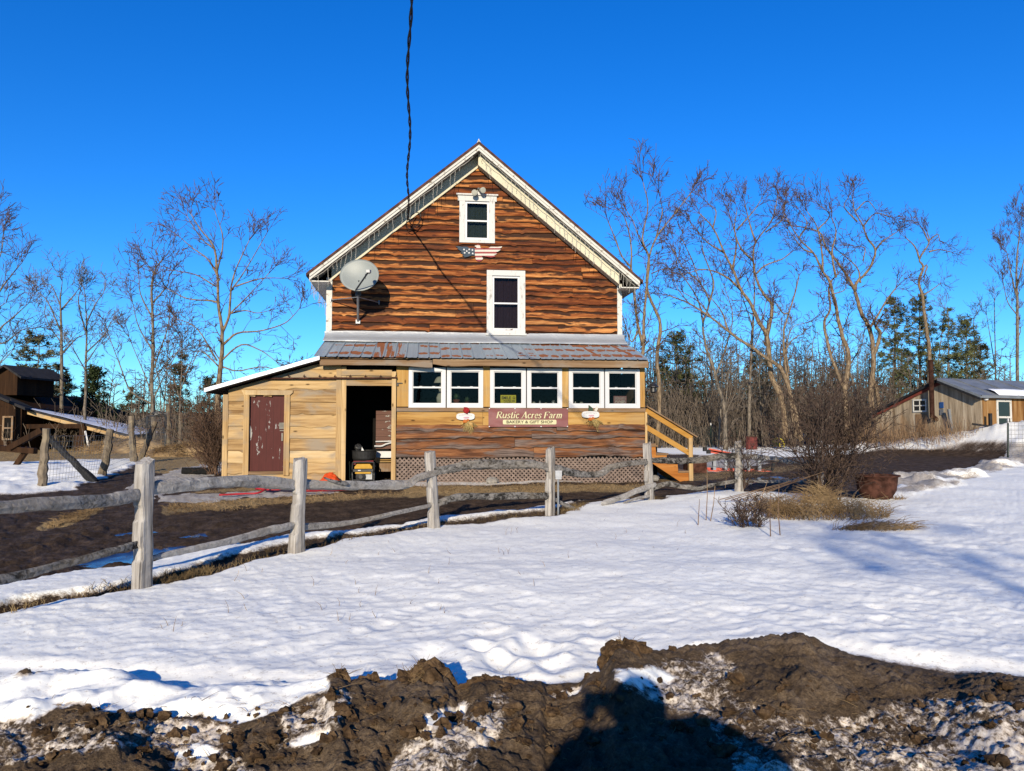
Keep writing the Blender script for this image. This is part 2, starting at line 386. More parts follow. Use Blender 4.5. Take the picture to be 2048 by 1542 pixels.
    m = M('roof_snow', 0.6, 0.3, k=0.9); n = m.noise(m.obj(), 2.5, 5.0, 0.6)
    m.col(m.mix(n, (0.74, 0.76, 0.80), (0.88, 0.89, 0.91))).bump(n, 0.5, 0.08); MT['snow'] = m.m
    MT['blue_sign'] = m_plain('blue_panel', (0.03, 0.10, 0.32), 0.1, 8, 0.5)
    MT['tpost'] = m_plain('dark_green_steel', (0.02, 0.045, 0.032), 0.2, 8, 0.5)
    MT['wire'] = m_plain('dull_fence_wire', (0.15, 0.145, 0.135), 0.2, 8, 0.5, 0.4)
    MT['green_mesh'] = m_plain('grey_green_mesh', (0.085, 0.10, 0.09), 0.2, 8, 0.6)
    MT['blue_tarp'] = m_plain('blue_tarpaulin', (0.03, 0.08, 0.20), 0.2, 6, 0.5)
    MT['skin'] = m_plain('skin', (0.52, 0.31, 0.22), 0.1, 9, 0.5)
    MT['coat'] = m_plain('dark_winter_coat', (0.03, 0.035, 0.05), 0.25, 9)
    MT['trousers'] = m_plain('dark_trousers', (0.03, 0.03, 0.035), 0.25, 9)
    MT['hair'] = m_plain('dark_hair', (0.03, 0.02, 0.014), 0.3, 20)
build_materials()

# ------------------------------------------------------------------ mesh builder
class MB:
    def __init__(self):
        self.v = []; self.f = []; self.bid = []; self.bv = []; self.cur = None; self.rng = random.Random(11)
    def add(self, pts, faces, bid=None, bv=None):
        o = len(self.v)
        self.v.extend([tuple(float(c) for c in p) for p in pts])
        self.f.extend([tuple(i + o for i in f) for f in faces])
        b = self.rng.random() if bid is None else bid
        self.bid.extend([b] * len(pts))
        self.bv.extend(bv if bv is not None else [0.3] * len(pts))
        return self
    def box(self, x0, x1, y0, y1, z0, z1, bid=None):
        p = [(x0, y0, z0), (x1, y0, z0), (x1, y1, z0), (x0, y1, z0), (x0, y0, z1), (x1, y0, z1), (x1, y1, z1), (x0, y1, z1)]
        return self.add(p, [(0, 3, 2, 1), (4, 5, 6, 7), (0, 1, 5, 4), (1, 2, 6, 5), (2, 3, 7, 6), (3, 0, 4, 7)], bid)
    def bar(self, a, b, w, h, up=(0, 0, 1), bid=None):
        a = Vector(a); b = Vector(b); d = (b - a).normalized(); u = Vector(up)
        s = d.cross(u)
        if s.length < 1e-4: s = d.cross(Vector((1, 0, 0)))
        s.normalize(); u = s.cross(d).normalized()
        p = []
        for q in (a, b):
            for i, j in ((-1, -1), (1, -1), (1, 1), (-1, 1)): p.append(q + s * (w / 2 * i) + u * (h / 2 * j))
        return self.add(p, [(0, 1, 2, 3), (7, 6, 5, 4), (0, 4, 5, 1), (1, 5, 6, 2), (2, 6, 7, 3), (3, 7, 4, 0)], bid)
    def tube(self, pts, rads, n=6, cap=True, squash=None, bid=None, jitter=0.0):
        pts = [Vector(p) for p in pts]; m = len(pts)
        if not hasattr(rads, '__len__'): rads = [rads] * m
        d0 = (pts[-1] - pts[0])
        if d0.length < 1e-6: d0 = pts[1] - pts[0]
        d0.normalize()
        ref = Vector((0, 0, 1)) if abs(d0.z) < 0.8 else Vector((0, 1, 0))
        V = []
        for i, p in enumerate(pts):
            t = (pts[min(i + 1, m - 1)] - pts[max(i - 1, 0)])
            if t.length < 1e-9: t = d0.copy()
            t.normalize()
            s = t.cross(ref)
            if s.length < 1e-3: s = t.cross(Vector((1, 0.3, 0)))
            s.normalize(); u = s.cross(t)
            r = rads[i]
            for k in range(n):
                a = 2 * math.pi * k / n
                ru = r * (squash if squash else 1.0)
                j = 1.0 + (self.rng.uniform(-jitter, jitter) if jitter else 0.0)
                V.append(p + s * (math.cos(a) * r * j) + u * (math.sin(a) * ru * j))
        F = []
        for i in range(m - 1):
            for k in range(n):
                a = i * n + k; b = i * n + (k + 1) % n
                F.append((a, b, b + n, a + n))
        if cap:
            F.append(tuple(range(n - 1, -1, -1))); F.append(tuple((m - 1) * n + k for k in range(n)))
        return self.add(V, F, bid)
    def lathe(self, c, prof, n=20, cap=False):
        V = []; F = []
        for r, z in prof:
            for k in range(n):
                a = 2 * math.pi * k / n; V.append((c[0] + r * math.cos(a), c[1] + r * math.sin(a), c[2] + z))
        for i in range(len(prof) - 1):
            for k in range(n):
                a = i * n + k; b = i * n + (k + 1) % n; F.append((a, b, b + n, a + n))
        if cap:
            F.append(tuple(range(n - 1, -1, -1))); F.append(tuple((len(prof) - 1) * n + k for k in range(n)))
        return self.add(V, F)
    def prism(self, poly, vec):
        n = len(poly); v = np.asarray(vec, float)
        V = [np.asarray(p, float) for p in poly]; V = V + [p + v for p in V]
        F = [tuple(range(n - 1, -1, -1)), tuple(range(n, 2 * n))]
        for k in range(n): F.append((k, (k + 1) % n, (k + 1) % n + n, k + n))
        return self.add(V, F)
    def quad(self, a, b, c, d): return self.add([a, b, c, d], [(0, 1, 2, 3)])
    def blob(self, c, r, seed=0, amp=0.25, n=14, freq=2.0):
        """rough lump"""
        V = []; F = []; rows = n // 2
        rx, ry, rz = r if hasattr(r, '__len__') else (r, r, r)
        for i in range(rows + 1):
            th = math.pi * i / rows
            for k in range(n):
                ph = 2 * math.pi * k / n
                d = (math.sin(th) * math.cos(ph), math.sin(th) * math.sin(ph), math.cos(th))
                q = 1 + amp * float(fbm(d[0] * freq + d[2] * 1.7 + 5, d[1] * freq - d[2] * 1.3 + 9, seed, 4))* 1.6
                V.append((c[0] + rx * d[0] * q, c[1] + ry * d[1] * q, c[2] + rz * d[2] * q))
        for i in range(rows):
            for k in range(n):
                a = i * n + k; b = i * n + (k + 1) % n; F.append((a, a + n, b + n, b))
        return self.add(V, F)
    def build(self, name, mat, parent=None, smooth=False, loc=None):
        me = bpy.data.meshes.new(name)
        o = bpy.data.objects.new(name, me); COL.objects.link(o)
        V = np.array(self.v, dtype=np.float64)
        if parent is not None:
            o.parent = parent; V = V - np.array(ORG[parent.name])
            ORG[o.name] = ORG[parent.name]
        else:
            c = loc if loc is not None else ((V[:, 0].min() + V[:, 0].max()) / 2, (V[:, 1].min() + V[:, 1].max()) / 2, V[:, 2].min())
            o.location = c; V = V - np.array(c); ORG[o.name] = tuple(c)
        nv = len(V); lens = [len(f) for f in self.f]
        me.vertices.add(nv); me.vertices.foreach_set('co', V.astype(np.float32).ravel())
        tot = sum(lens); flat = np.fromiter((i for f in self.f for i in f), dtype=np.int32, count=tot)
        me.loops.add(tot); me.loops.foreach_set('vertex_index', flat)
        me.polygons.add(len(lens))
        st = np.zeros(len(lens), np.int32); st[1:] = np.cumsum(lens)[:-1]
        me.polygons.foreach_set('loop_start', st)
        try: me.polygons.foreach_set('loop_total', np.array(lens, np.int32))
        except Exception: pass
        me.polygons.foreach_set('use_smooth', np.full(len(lens), bool(smooth)))
        me.update(calc_edges=True)
        for nm, arr in (('bid', self.bid), ('bv', self.bv)):
            a = me.attributes.new(nm, 'FLOAT', 'POINT'); a.data.foreach_set('value', np.array(arr, np.float32))
        me.materials.append(MT[mat] if isinstance(mat, str) else mat)
        return o
ORG = {}
def tag(o, label=None, cat=None, group=None, kind=None):
    if label: o['label'] = label
    if cat: o['category'] = cat
    if group: o['group'] = group
    if kind: o['kind'] = kind
    return o
def thing(name, loc, label, cat, group=None):
    o = bpy.data.objects.new(name, None); COL.objects.link(o)
    o.empty_display_size = 0.2
    o.location = tuple(float(c) for c in loc); ORG[o.name] = tuple(float(c) for c in loc)
    return tag(o, label, cat, group)

# ------------------------------------------------------------------ ground: one sheet, snow and mud told apart by masks
def sdist(poly, X, Y):
    """signed distance to a polygon, positive inside"""
    pts = np.array(poly, float)
    out = np.full(X.shape, -1e3)
    mx = 60
    sel = (X > pts[:, 0].min() - mx) & (X < pts[:, 0].max() + mx) & (Y > pts[:, 1].min() - mx) & (Y < pts[:, 1].max() + mx)
    x = X[sel]; y = Y[sel]
    d = np.full(x.shape, 1e9); ins = np.zeros(x.shape, bool)
    n = len(pts)
    for i in range(n):
        a = pts[i]; b = pts[(i + 1) % n]; e = b - a
        t = np.clip(((x - a[0]) * e[0] + (y - a[1]) * e[1]) / (e @ e + 1e-9), 0, 1)
        d = np.minimum(d, (x - a[0] - t * e[0]) ** 2 + (y - a[1] - t * e[1]) ** 2)
        if a[1] != b[1]:
            c = ((a[1] > y) != (b[1] > y)) & (x < (b[0] - a[0]) * (y - a[1]) / (b[1] - a[1]) + a[0])
            ins ^= c
    out[sel] = np.sqrt(d) * np.where(ins, 1, -1)
    return out
def project(X, Y, Z):
    dx = X; dy = Y; dz = Z - EYE
    w = dx * fwd[0] + dy * fwd[1] + dz * fwd[2]
    u = dx * rgt[0] + dy * rgt[1]
    v = dx * upv[0] + dy * upv[1] + dz * upv[2]
    w = np.maximum(w, 0.05)
    return 1024 + FPX * u / w, 771 - FPX * v / w

SNOW_FIELD = [(-2500, 1560), (-900, 1370), (0, 1250), (110, 1217), (230, 1192), (330, 1174), (430, 1150), (520, 1122), (640, 1099), (760, 1073), (870, 1055), (990, 1043),
              (1120, 1032), (1150, 1018), (1180, 1008), (1260, 1000), (1310, 1002), (1400, 990), (1480, 985), (1560, 986), (1640, 992), (1720, 1000),
              (1770, 984), (1790, 966), (1880, 956), (1930, 946), (1990, 928), (2050, 915), (3800, 890), (3800, 2600), (-2500, 2600)]
SNOW_RIDGE = [(-2500, 1480), (-900, 1300), (0, 1188), (100, 1165), (180, 1152), (270, 1140), (420, 1108), (560, 1086), (700, 1063), (860, 1041), (930, 1035), (1020, 1026),
              (1100, 1016), (1170, 1004), (1140, 1013), (1090, 1024), (1000, 1036), (860, 1050), (700, 1076), (580, 1098), (520, 1108), (420, 1133), (330, 1155), (270, 1176),
              (200, 1192), (60, 1213), (0, 1228), (-900, 1345), (-2500, 1540)]
SNOW_PATCH = [(-2500, 1000), (-2500, 935), (60, 924), (150, 920), (270, 917), (278, 935), (232, 948), (190, 963), (150, 982), (60, 992)]
SNOW_BEYOND = [(1305, 908), (1305, 890), (1500, 887), (1750, 879), (1900, 876), (2050, 872), (3800, 866), (3800, 905), (2050, 916), (1930, 908), (1750, 905), (1640, 914),
               (1560, 917), (1480, 914), (1400, 912)]
SNOW_CURB = [(1480, 996), (1380, 1000), (1330, 1002), (1330, 996), (1420, 985), (1480, 981)]
BASE_SNOW = [(800, 971), (830, 965), (1160, 961), (1170, 967), (1040, 970), (830, 976)]
ICE = [[(225, 994), (300, 958), (360, 937), (420, 926), (450, 925), (450, 941), (400, 957), (345, 976), (300, 1004)],
       [(325, 992), (440, 988), (560, 982), (690, 984), (600, 992), (500, 996), (420, 1006), (330, 1004)],
       [(1385, 945), (1390, 908), (1480, 905), (1560, 915), (1480, 942)],
       [(1780, 988), (1790, 957), (1880, 949), (1930, 939), (1995, 921), (2060, 908), (2300, 896), (2300, 915), (2050, 930), (1990, 946), (1900, 976), (1830, 992)],
       [(1350, 1004), (1480, 990), (1480, 997), (1360, 1010)]]
STRAW = [([(-2500, 940), (-900, 905), (60, 895), (330, 884), (460, 884), (460, 928), (440, 938), (340, 950), (290, 945), (270, 916), (60, 924)], 0.95),
         ([(80, 1052), (130, 1036), (200, 1016), (215, 1022), (160, 1046), (100, 1062)], 0.9),
         ([(320, 1016), (400, 1002), (520, 996), (640, 990), (840, 982), (860, 990), (700, 1002), (520, 1012), (340, 1030)], 0.62),
         ([(800, 984), (820, 974), (1290, 968), (1290, 984), (1000, 990), (820, 996)], 0.72),
         ([(330, 985), (440, 976), (560, 972), (690, 976), (560, 983), (400, 990)], 0.6),
         ([(1310, 955), (1500, 935), (1620, 925), (1640, 935), (1500, 955), (1320, 968)], 0.5),
         ([(-900, 1330), (0, 1215), (330, 1160), (520, 1108), (700, 1072), (860, 1048), (1150, 1012), (1150, 1030), (860, 1062), (700, 1090), (520, 1130), (330, 1180), (0, 1262), (-900, 1390)], 0.34)]
WET = [[(130, 1131), (230, 1107), (300, 1097), (335, 1104), (280, 1121), (200, 1133)], [(222, 1064), (300, 1055), (320, 1062), (230, 1071)],
       [(310, 1103), (400, 1086), (482, 1078), (470, 1093), (380, 1106)], [(630, 1076), (690, 1054), (790, 1043), (800, 1056), (700, 1076)],
       [(330, 1070), (400, 1062), (420, 1068), (350, 1078)], [(1440, 962), (1560, 950), (1600, 955), (1500, 968)], [(-300, 1200), (-40, 1165), (60, 1150), (0, 1172), (-200, 1210)]]
CREST = [(-2500, 1450), (-900, 1390), (0, 1352), (60, 1345), (120, 1350), (240, 1348), (330, 1366), (420, 1371), (520, 1370), (600, 1368), (655, 1364), (668, 1350), (690, 1352),
         (705, 1364), (775, 1368), (800, 1358), (840, 1352), (890, 1356), (915, 1374), (940, 1370), (955, 1359), (1020, 1364), (1080, 1362), (1092, 1380), (1130, 1378),
         (1160, 1366), (1180, 1350), (1196, 1347), (1210, 1330), (1226, 1300), (1250, 1292), (1290, 1300), (1330, 1304), (1400, 1290), (1480, 1276), (1560, 1269),
         (1590, 1264), (1640, 1288), (1690, 1315), (1780, 1340), (1840, 1360), (1890, 1369), (1940, 1353), (2000, 1356), (2060, 1364), (3800, 1400)]
BANK_SNOW = [[(-2500, 1400), (-900, 1360), (0, 1340), (300, 1340), (660, 1356), (664, 1382), (600, 1404), (540, 1425), (470, 1446), (400, 1428), (330, 1428), (250, 1424), (180, 1410),
              (120, 1412), (80, 1440), (0, 1452), (-2500, 1520)],
             [(835, 1452), (850, 1426), (900, 1408), (940, 1402), (930, 1425), (905, 1440), (860, 1458)],
             [(560, 1484), (610, 1462), (650, 1456), (662, 1474), (600, 1490)],
             [(1222, 1346), (1300, 1335), (1352, 1344), (1340, 1366), (1280, 1376), (1232, 1364)],
             [(1092, 1384), (1130, 1376), (1168, 1364), (1165, 1380), (1110, 1392)],
             [(350, 1494), (400, 1486), (445, 1506), (430, 1530), (360, 1520)]]
BANK_DIRTY = [[(770, 1560), (790, 1510), (840, 1450), (1000, 1375), (1040, 1400), (1000, 1470), (960, 1560)],
              [(1235, 1378), (1330, 1310), (1440, 1296), (1470, 1330), (1480, 1390), (1560, 1420), (1700, 1430), (1780, 1395), (1900, 1385), (2060, 1390), (2600, 1400), (2600, 1600), (1500, 1600), (1420, 1460)],
              [(540, 1505), (560, 1420), (690, 1366), (705, 1390), (680, 1450), (620, 1505)],
             [(-300, 1560), (-300, 1470), (120, 1440), (330, 1432), (470, 1450), (420, 1500), (200, 1500), (60, 1530)],
             [(330, 1545), (350, 1485), (450, 1490), (520, 1530), (500, 1560)]]

def build_ground():
    us = np.concatenate([np.linspace(-2500, -260, 90), np.arange(-250, 2300, 3.0), np.linspace(2310, 3800, 70)])
    q = np.concatenate([np.linspace(5.2, 20, 22), np.linspace(20.5, 110, 150), np.linspace(111, 400, 160)[1:], np.arange(402, 800, 2.2), np.linspace(810, 1150, 40)])
    D = (FPX * EYE / q)[::-1]                       # depths, near to far
    U, DD = np.meshgrid(us, D)
    lat = (U - 1024) / FPX * DD
    fx, fy = math.sin(YAW), math.cos(YAW)
    X = fx * DD + rgt[0] * lat; Y = fy * DD + rgt[1] * lat
    near = 1 - sstep(14, 40, DD)
    wob = 0.10 + 0.012 * DD
    WX = X + wob * fbm(X * 1.4, Y * 1.4, 1, 4); WY = Y + wob * 1.3 * fbm(X * 1.4, Y * 1.4, 2, 4)
    px, py = project(WX, WY, np.zeros_like(X))
    def m(poly, w=2.5): return sstep(-w, w, sdist(poly, px, py))
    field = m(SNOW_FIELD, 3.0); ridge = m(SNOW_RIDGE, 3.5)
    snow = np.maximum.reduce([field, ridge, m(SNOW_PATCH, 3), m(SNOW_BEYOND, 2), m(SNOW_CURB, 2), m(BASE_SNOW, 1.5) * 0.75])
    ice = np.maximum.reduce([m(p, 3.0) for p in ICE])
    straw = np.zeros_like(X)
    for p, a in STRAW: straw = np.maximum(straw, m(p, 5.0) * a)
    straw = np.maximum(straw, sstep(60, 80, DD) * 0.5)
    wet = np.maximum.reduce([m(p, 4.0) for p in WET])
    curb = m(ICE[3], 4.0)
    snow = snow * (1 - curb * np.clip(0.55 + 1.3 * fbm(X * 0.9, Y * 0.9, 18, 4), 0, 0.8))
    # relief
    Z = 0.035 * fbm(X * 0.8, Y * 0.8, 5, 3)
    mud = 0.055 * fbm(X * 4.5, Y * 4.5, 6, 4) + 0.03 * np.abs(fbm(X * 9, Y * 14, 7, 3))
    Z = Z + mud * (1 - snow) * (1 - 0.9 * wet) * near
    rut = np.exp(-((py - (1094 - (px - 100) * 0.35)) / 9.0) ** 2) * sstep(40, 90, px) * (1 - sstep(170, 230, px))
    Z = Z + rut * 0.10 * (0.6 + fbm(X * 5, Y * 5, 9, 2))
    Z = Z - 0.035 * wet
    cx = X * 0.92 + Y * 0.39; cy = -X * 0.39 + Y * 0.92      # sun cups drawn out across the slope
    cup = fbm(cx * 3.2, cy * 4.6, 11, 3, 0.5)
    cup = -np.abs(cup) ** 0.8
    cup2 = -np.abs(fbm(cx * 6.0, cy * 8.0, 16, 3, 0.5)) ** 0.7
    cups = 0.013 * cup + 0.011 * cup2 + 0.005 * fbm(cx * 14, cy * 17, 15, 2) + 0.05 * fbm(X * 0.55, Y * 0.8, 12, 2)
    rough = np.exp(-(((px - 1020) / 170) ** 2 + ((py - 1310) / 40) ** 2)) + 0.6 * np.exp(-(((px - 1700) / 300) ** 2 + ((py - 1240) / 60) ** 2))
    cups = cups + rough * 0.05 * fbm(X * 3.2, Y * 3.2, 14, 3)
    patch = m(SNOW_PATCH, 3)
    cups = cups + patch * 0.16 * fbm(X * 1.3, Y * 1.0, 46, 3)
    rp = random.Random(64); dent = np.zeros_like(X)           # old footprints and melt pits
    spots = [(rp.gauss(1040, 120), rp.gauss(1308, 20), 1.0) for _ in range(34)] + [(560 + 26 * i + rp.uniform(-8, 8), 1330 - 9.5 * i + rp.uniform(-6, 6), .45) for i in range(14)] + [(rp.gauss(1850, 130), rp.gauss(1080, 55), .9) for _ in range(46)] + [(rp.uniform(100, 1900), rp.uniform(1060, 1330), .5) for _ in range(60)]
    for sx, sy, sa in spots:
        g = G(sx, sy); rr_ = rp.uniform(.07, .13); q2 = ((X - g[0]) / rr_) ** 2 + ((Y - g[1]) / (rr_ * 1.3)) ** 2
        w_ = q2 < 9
        dent[w_] += sa * (-0.019 * np.exp(-q2[w_]) + 0.006 * np.exp(-(np.sqrt(q2[w_]) - 1.6) ** 2 * 4))
    Z = Z + dent * field
    Z = Z + snow * (0.055 + cups * (0.35 + 0.65 * near)) + ridge * 0.045
    Z = Z + 0.05 * ice * (0.3 + fbm(X * 2, Y * 2, 17, 3)) * near + 0.30 * curb * np.maximum(0, 0.25 + fbm(X * 1.1, Y * 1.1, 19, 4))
    # ploughed snow bank beyond the track
    dc = np.interp(U, [1560, 1750, 2048, 3800], [48, 46, 38, 37]); hc = np.interp(U, [1560, 1640, 1750, 1900, 1990, 2048, 3800], [0, 0.15, 0.45, 1.05, 1.42, 1.40, 1.5])
    pl = np.where(DD < dc, sstep(-5.0, 0, DD - dc), 1 - sstep(0, 9, DD - dc) * 0.65)
    bankf = hc * pl * (1 + 0.25 * fbm(X * 0.7, Y * 0.7, 21, 4))
    Z = Z + bankf
    snow = np.maximum(snow, sstep(0.10, 0.3, bankf) * (U > 1560))
    # foreground bank of dirty snow and earth
    cr = np.array(CREST); cy0 = np.interp(U, cr[:, 0], cr[:, 1])
    cd = np.interp(U, [-2500, 0, 650, 1000, 1200, 1420, 1620, 1800, 2048, 3800], [4.6, 4.3, 4.05, 4.0, 4.2, 4.7, 4.8, 4.5, 4.2, 4.2])
    zc = EYE - (cy0 - 850) / FPX * cd
    t = DD - cd
    prof = np.where(t > 0, 1 - sstep(0.0, 0.55, t), 1 - 0.62 * sstep(0.0, 1.25, -t))
    onb = (t < 0.5) * 1.0
    lump = 0.11 * fbm(X * 2.6, Y * 2.6, 31, 3) * sstep(0.05, 0.5, -t)
    fine = (0.060 * np.abs(fbm(X * 7, Y * 7, 33, 4)) + 0.026 * fbm(X * 22, Y * 22, 34, 3) + 0.016 * fbm(X * 55, Y * 55, 35, 2))
    Zb = np.maximum(zc, 0.03) * prof + (lump + fine * sstep(0.5, -0.05, t) * 0.9)
    Zb = Zb - 0.25 * sstep(2.75, 2.15, DD)
    k = sstep(0.60, 0.30, t)
    Z = Z * (1 - k) + np.maximum(Zb, -0.45) * k
    bpx, bpy_ = project(X + 0.05 * fbm(X * 5, Y * 5, 41, 3), Y + 0.05 * fbm(X * 5, Y * 5, 42, 3), Z)
    on = sstep(0.42, 0.22, t)
    bs = np.maximum.reduce([sstep(-9, 9, sdist(p, bpx, bpy_)) for p in BANK_SNOW])
    bd = np.maximum.reduce([sstep(-26, 18, sdist(p, bpx, bpy_)) for p in BANK_DIRTY])
    bsn = np.maximum(bs, 0.52 * bd + 0.26 * bd * fbm(X * 3.5, Y * 3.5, 44, 3))
    # the bank's back is snow where the field reaches it
    snow = snow * (1 - on) + bsn * on
    smooth_cut = on * bs
    Z = Z - smooth_cut * fine * 0.8 + smooth_cut * 0.07 * fbm(X * 4.2, Y * 4.2, 36, 3)
    ice = ice * (1 - on); straw = straw * (1 - on) + on * 0.10; wet = wet * (1 - on)
    dirty_front = sstep(-6, 6, sdist([(1850, 912), (1870, 896), (1930, 884), (1990, 882), (2060, 888), (2400, 890), (2400, 925), (1930, 914)], *project(X, Y, Z))) * (DD > 25)
    snow = snow * (1 - (0.52 + 0.25 * fbm(X * 1.3, Y * 1.3, 45, 3)) * dirty_front)
    earth = on
    nr, nc = X.shape
    V = np.stack([X, Y, Z], -1).reshape(-1, 3)
    idx = np.arange(nr * nc).reshape(nr, nc)
    F = np.stack([idx[:-1, :-1], idx[:-1, 1:], idx[1:, 1:], idx[1:, :-1]], -1).reshape(-1, 4)
    me = bpy.data.meshes.new('ground'); o = bpy.data.objects.new('ground', me); COL.objects.link(o)
    me.vertices.add(len(V)); me.vertices.foreach_set('co', V.astype(np.float32).ravel())
    me.loops.add(F.size); me.loops.foreach_set('vertex_index', F.astype(np.int32).ravel())
    me.polygons.add(len(F)); me.polygons.foreach_set('loop_start', np.arange(0, F.size, 4, dtype=np.int32))
    try: me.polygons.foreach_set('loop_total', np.full(len(F), 4, np.int32))
    except Exception: pass
    me.polygons.foreach_set('use_smooth', np.ones(len(F), bool))
    me.update(calc_edges=True)
    for nm, arr in (('snow', snow), ('ice', ice), ('straw', straw), ('wet', wet), ('earth', earth)):
        a = me.attributes.new(nm, 'FLOAT', 'POINT'); a.data.foreach_set('value', arr.ravel().astype(np.float32))
    m = M('ground_cover', 0.95, 0.12, k=1.0)
    ob = m.obj()
    n1 = m.noise(ob, 3.0, 8.0, 0.68); n2 = m.noise(ob, 22.0, 6.0, 0.7); n3 = m.noise(ob, 75.0, 5.0, 0.75)
    nn = m.math('ADD', m.math('MULTIPLY', n1, 0.4), m.math('ADD', m.math('MULTIPLY', n2, 0.3), m.math('MULTIPLY', n3, 0.3)))
    mudc = m.ramp(nn, [(0.38, (0.012, 0.008, 0.005)), (0.5, (0.050, 0.031, 0.018)), (0.61, (0.13, 0.086, 0.050))])
    ear = m.ramp(nn, [(0.36, (0.030, 0.019, 0.011)), (0.5, (0.108, 0.073, 0.043)), (0.64, (0.25, 0.18, 0.112))])
    c = m.mix(m.attr('earth'), mudc, ear)
    fib = m.noise(m.vscale(ob, (6.0, 26.0, 10.0)), 2.0, 5.0, 0.7, 1.2)
    strawc = m.ramp(fib, [(0.34, (0.08, 0.052, 0.022)), (0.5, (0.29, 0.195, 0.085)), (0.66, (0.50, 0.37, 0.18))])
    sf = m.rng(m.math('ADD', m.attr('straw'), m.math('MULTIPLY', m.math('SUBTRACT', fib, 0.5), 1.3)), 0.42, 0.62)
    c = m.mix(sf, c, strawc)
    icec = m.ramp(nn, [(0.35, (0.20, 0.165, 0.125)), (0.52, (0.42, 0.39, 0.35)), (0.66, (0.62, 0.61, 0.60))])
    icf = m.rng(m.math('ADD', m.attr('ice'), m.math('MULTIPLY', m.math('SUBTRACT', n1, 0.5), 1.2)), 0.4, 0.62)
    c = m.mix(icf, c, icec)
    sc = m.mix(m.rng(n1, 0.4, 0.7), (0.82, 0.805, 0.72), (0.88, 0.87, 0.785))
    nz = m.math('ADD', m.math('MULTIPLY', m.math('SUBTRACT', n2, 0.5), 0.85), m.math('MULTIPLY', m.math('SUBTRACT', n3, 0.5), 0.55))
    sv = m.math('ADD', m.attr('snow'), nz)
    snf = m.rng(sv, 0.40, 0.64)
    # grit lying on the snow near the earth
    grit = m.rng(m.math('ADD', m.attr('snow'), m.math('MULTIPLY', nz, 1.5)), 0.55, 0.98)
    sc = m.mix(grit, (0.33, 0.275, 0.21), sc)
    sc = m.mix(m.math('MULTIPLY', m.attr('earth'), m.rng(m.attr('snow'), 0.5, 0.95, 0.75, 0.0)), sc, m.mix(n2, (0.40, 0.33, 0.255), (0.66, 0.60, 0.53)))
    c = m.mix(snf, c, sc)
    wf = m.rng(m.math('ADD', m.attr('wet'), m.math('MULTIPLY', m.math('SUBTRACT', n1, 0.5), 1.6)), 0.5, 0.66)
    wf = m.math('MULTIPLY', wf, m.math('SUBTRACT', 1.0, snf))
    c = m.mix(wf, c, (0.018, 0.013, 0.010))
    damp = m.math('MULTIPLY', m.rng(n1, 0.42, 0.6, 0.0, 0.22), m.math('SUBTRACT', 1.0, m.math('MAXIMUM', m.math('MAXIMUM', snf, sf), icf)))
    r = m.math('SUBTRACT', m.math('SUBTRACT', 0.95, damp), m.math('MULTIPLY', wf, 0.92))
    r = m.math('MAXIMUM', r, 0.03)
    r = m.math('SUBTRACT', r, m.math('MULTIPLY', snf, 0.35))
    m.col(c).rough(m.math('MAXIMUM', r, 0.03))
    _sock(m.nt, m.b.inputs['Specular IOR Level'], m.rng(wf, 0.0, 1.0, 0.14, 0.6))
    hb = m.math('ADD', n2, m.math('MULTIPLY', n3, 0.7))
    bs_ = m.math('MULTIPLY', m.math('SUBTRACT', 1.0, m.math('MULTIPLY', snf, 0.82)), m.math('SUBTRACT', 1.0, m.math('MULTIPLY', wf, 0.97)))
    bn = m.node('ShaderNodeBump'); bn.inputs['Distance'].default_value = 0.035
    _sock(m.nt, bn.inputs['Height'], hb); _sock(m.nt, bn.inputs['Strength'], m.math('MULTIPLY', bs_, 1.0))
    m.nt.links.new(bn.outputs[0], m.b.inputs['Normal'])
    me.materials.append(m.m)
    tag(o, 'thawing farmyard ground of snow, mud, straw and puddles', 'ground', kind='structure')
    # height lookup
    global GZ
    def GZ(x, y):
        d = fx * x + fy * y; l = (x * rgt[0] + y * rgt[1])
        u = 1024 + FPX * l / max(d, 0.5)
        i = int(np.clip(np.searchsorted(D, d), 1, nr - 1)); j = int(np.clip(np.searchsorted(us, u), 1, nc - 1))
        return float(Z[i, j])
build_ground()
def on_ground(px, py):
    p = G(px, py); p[2] = GZ(p[0], p[1]); return p

# road behind the bank, where the photograph was taken
mb = MB()
mb.quad((-60, -45, -0.12), (60, -45, -0.12), (60, 2.6, -0.12), (-60, 2.6, -0.12))
m = M('gravel_road_surface', 0.95, 0.1, k=1.0); n = m.noise(m.obj(), 9.0, 8.0, 0.7)
m.col(m.ramp(n, [(0.35, (0.06, 0.055, 0.05)), (0.6, (0.17, 0.155, 0.14))])).bump(n, 0.6, 0.03)
tag(mb.build('road', m.m), 'wet gravel road', 'road', kind='structure')

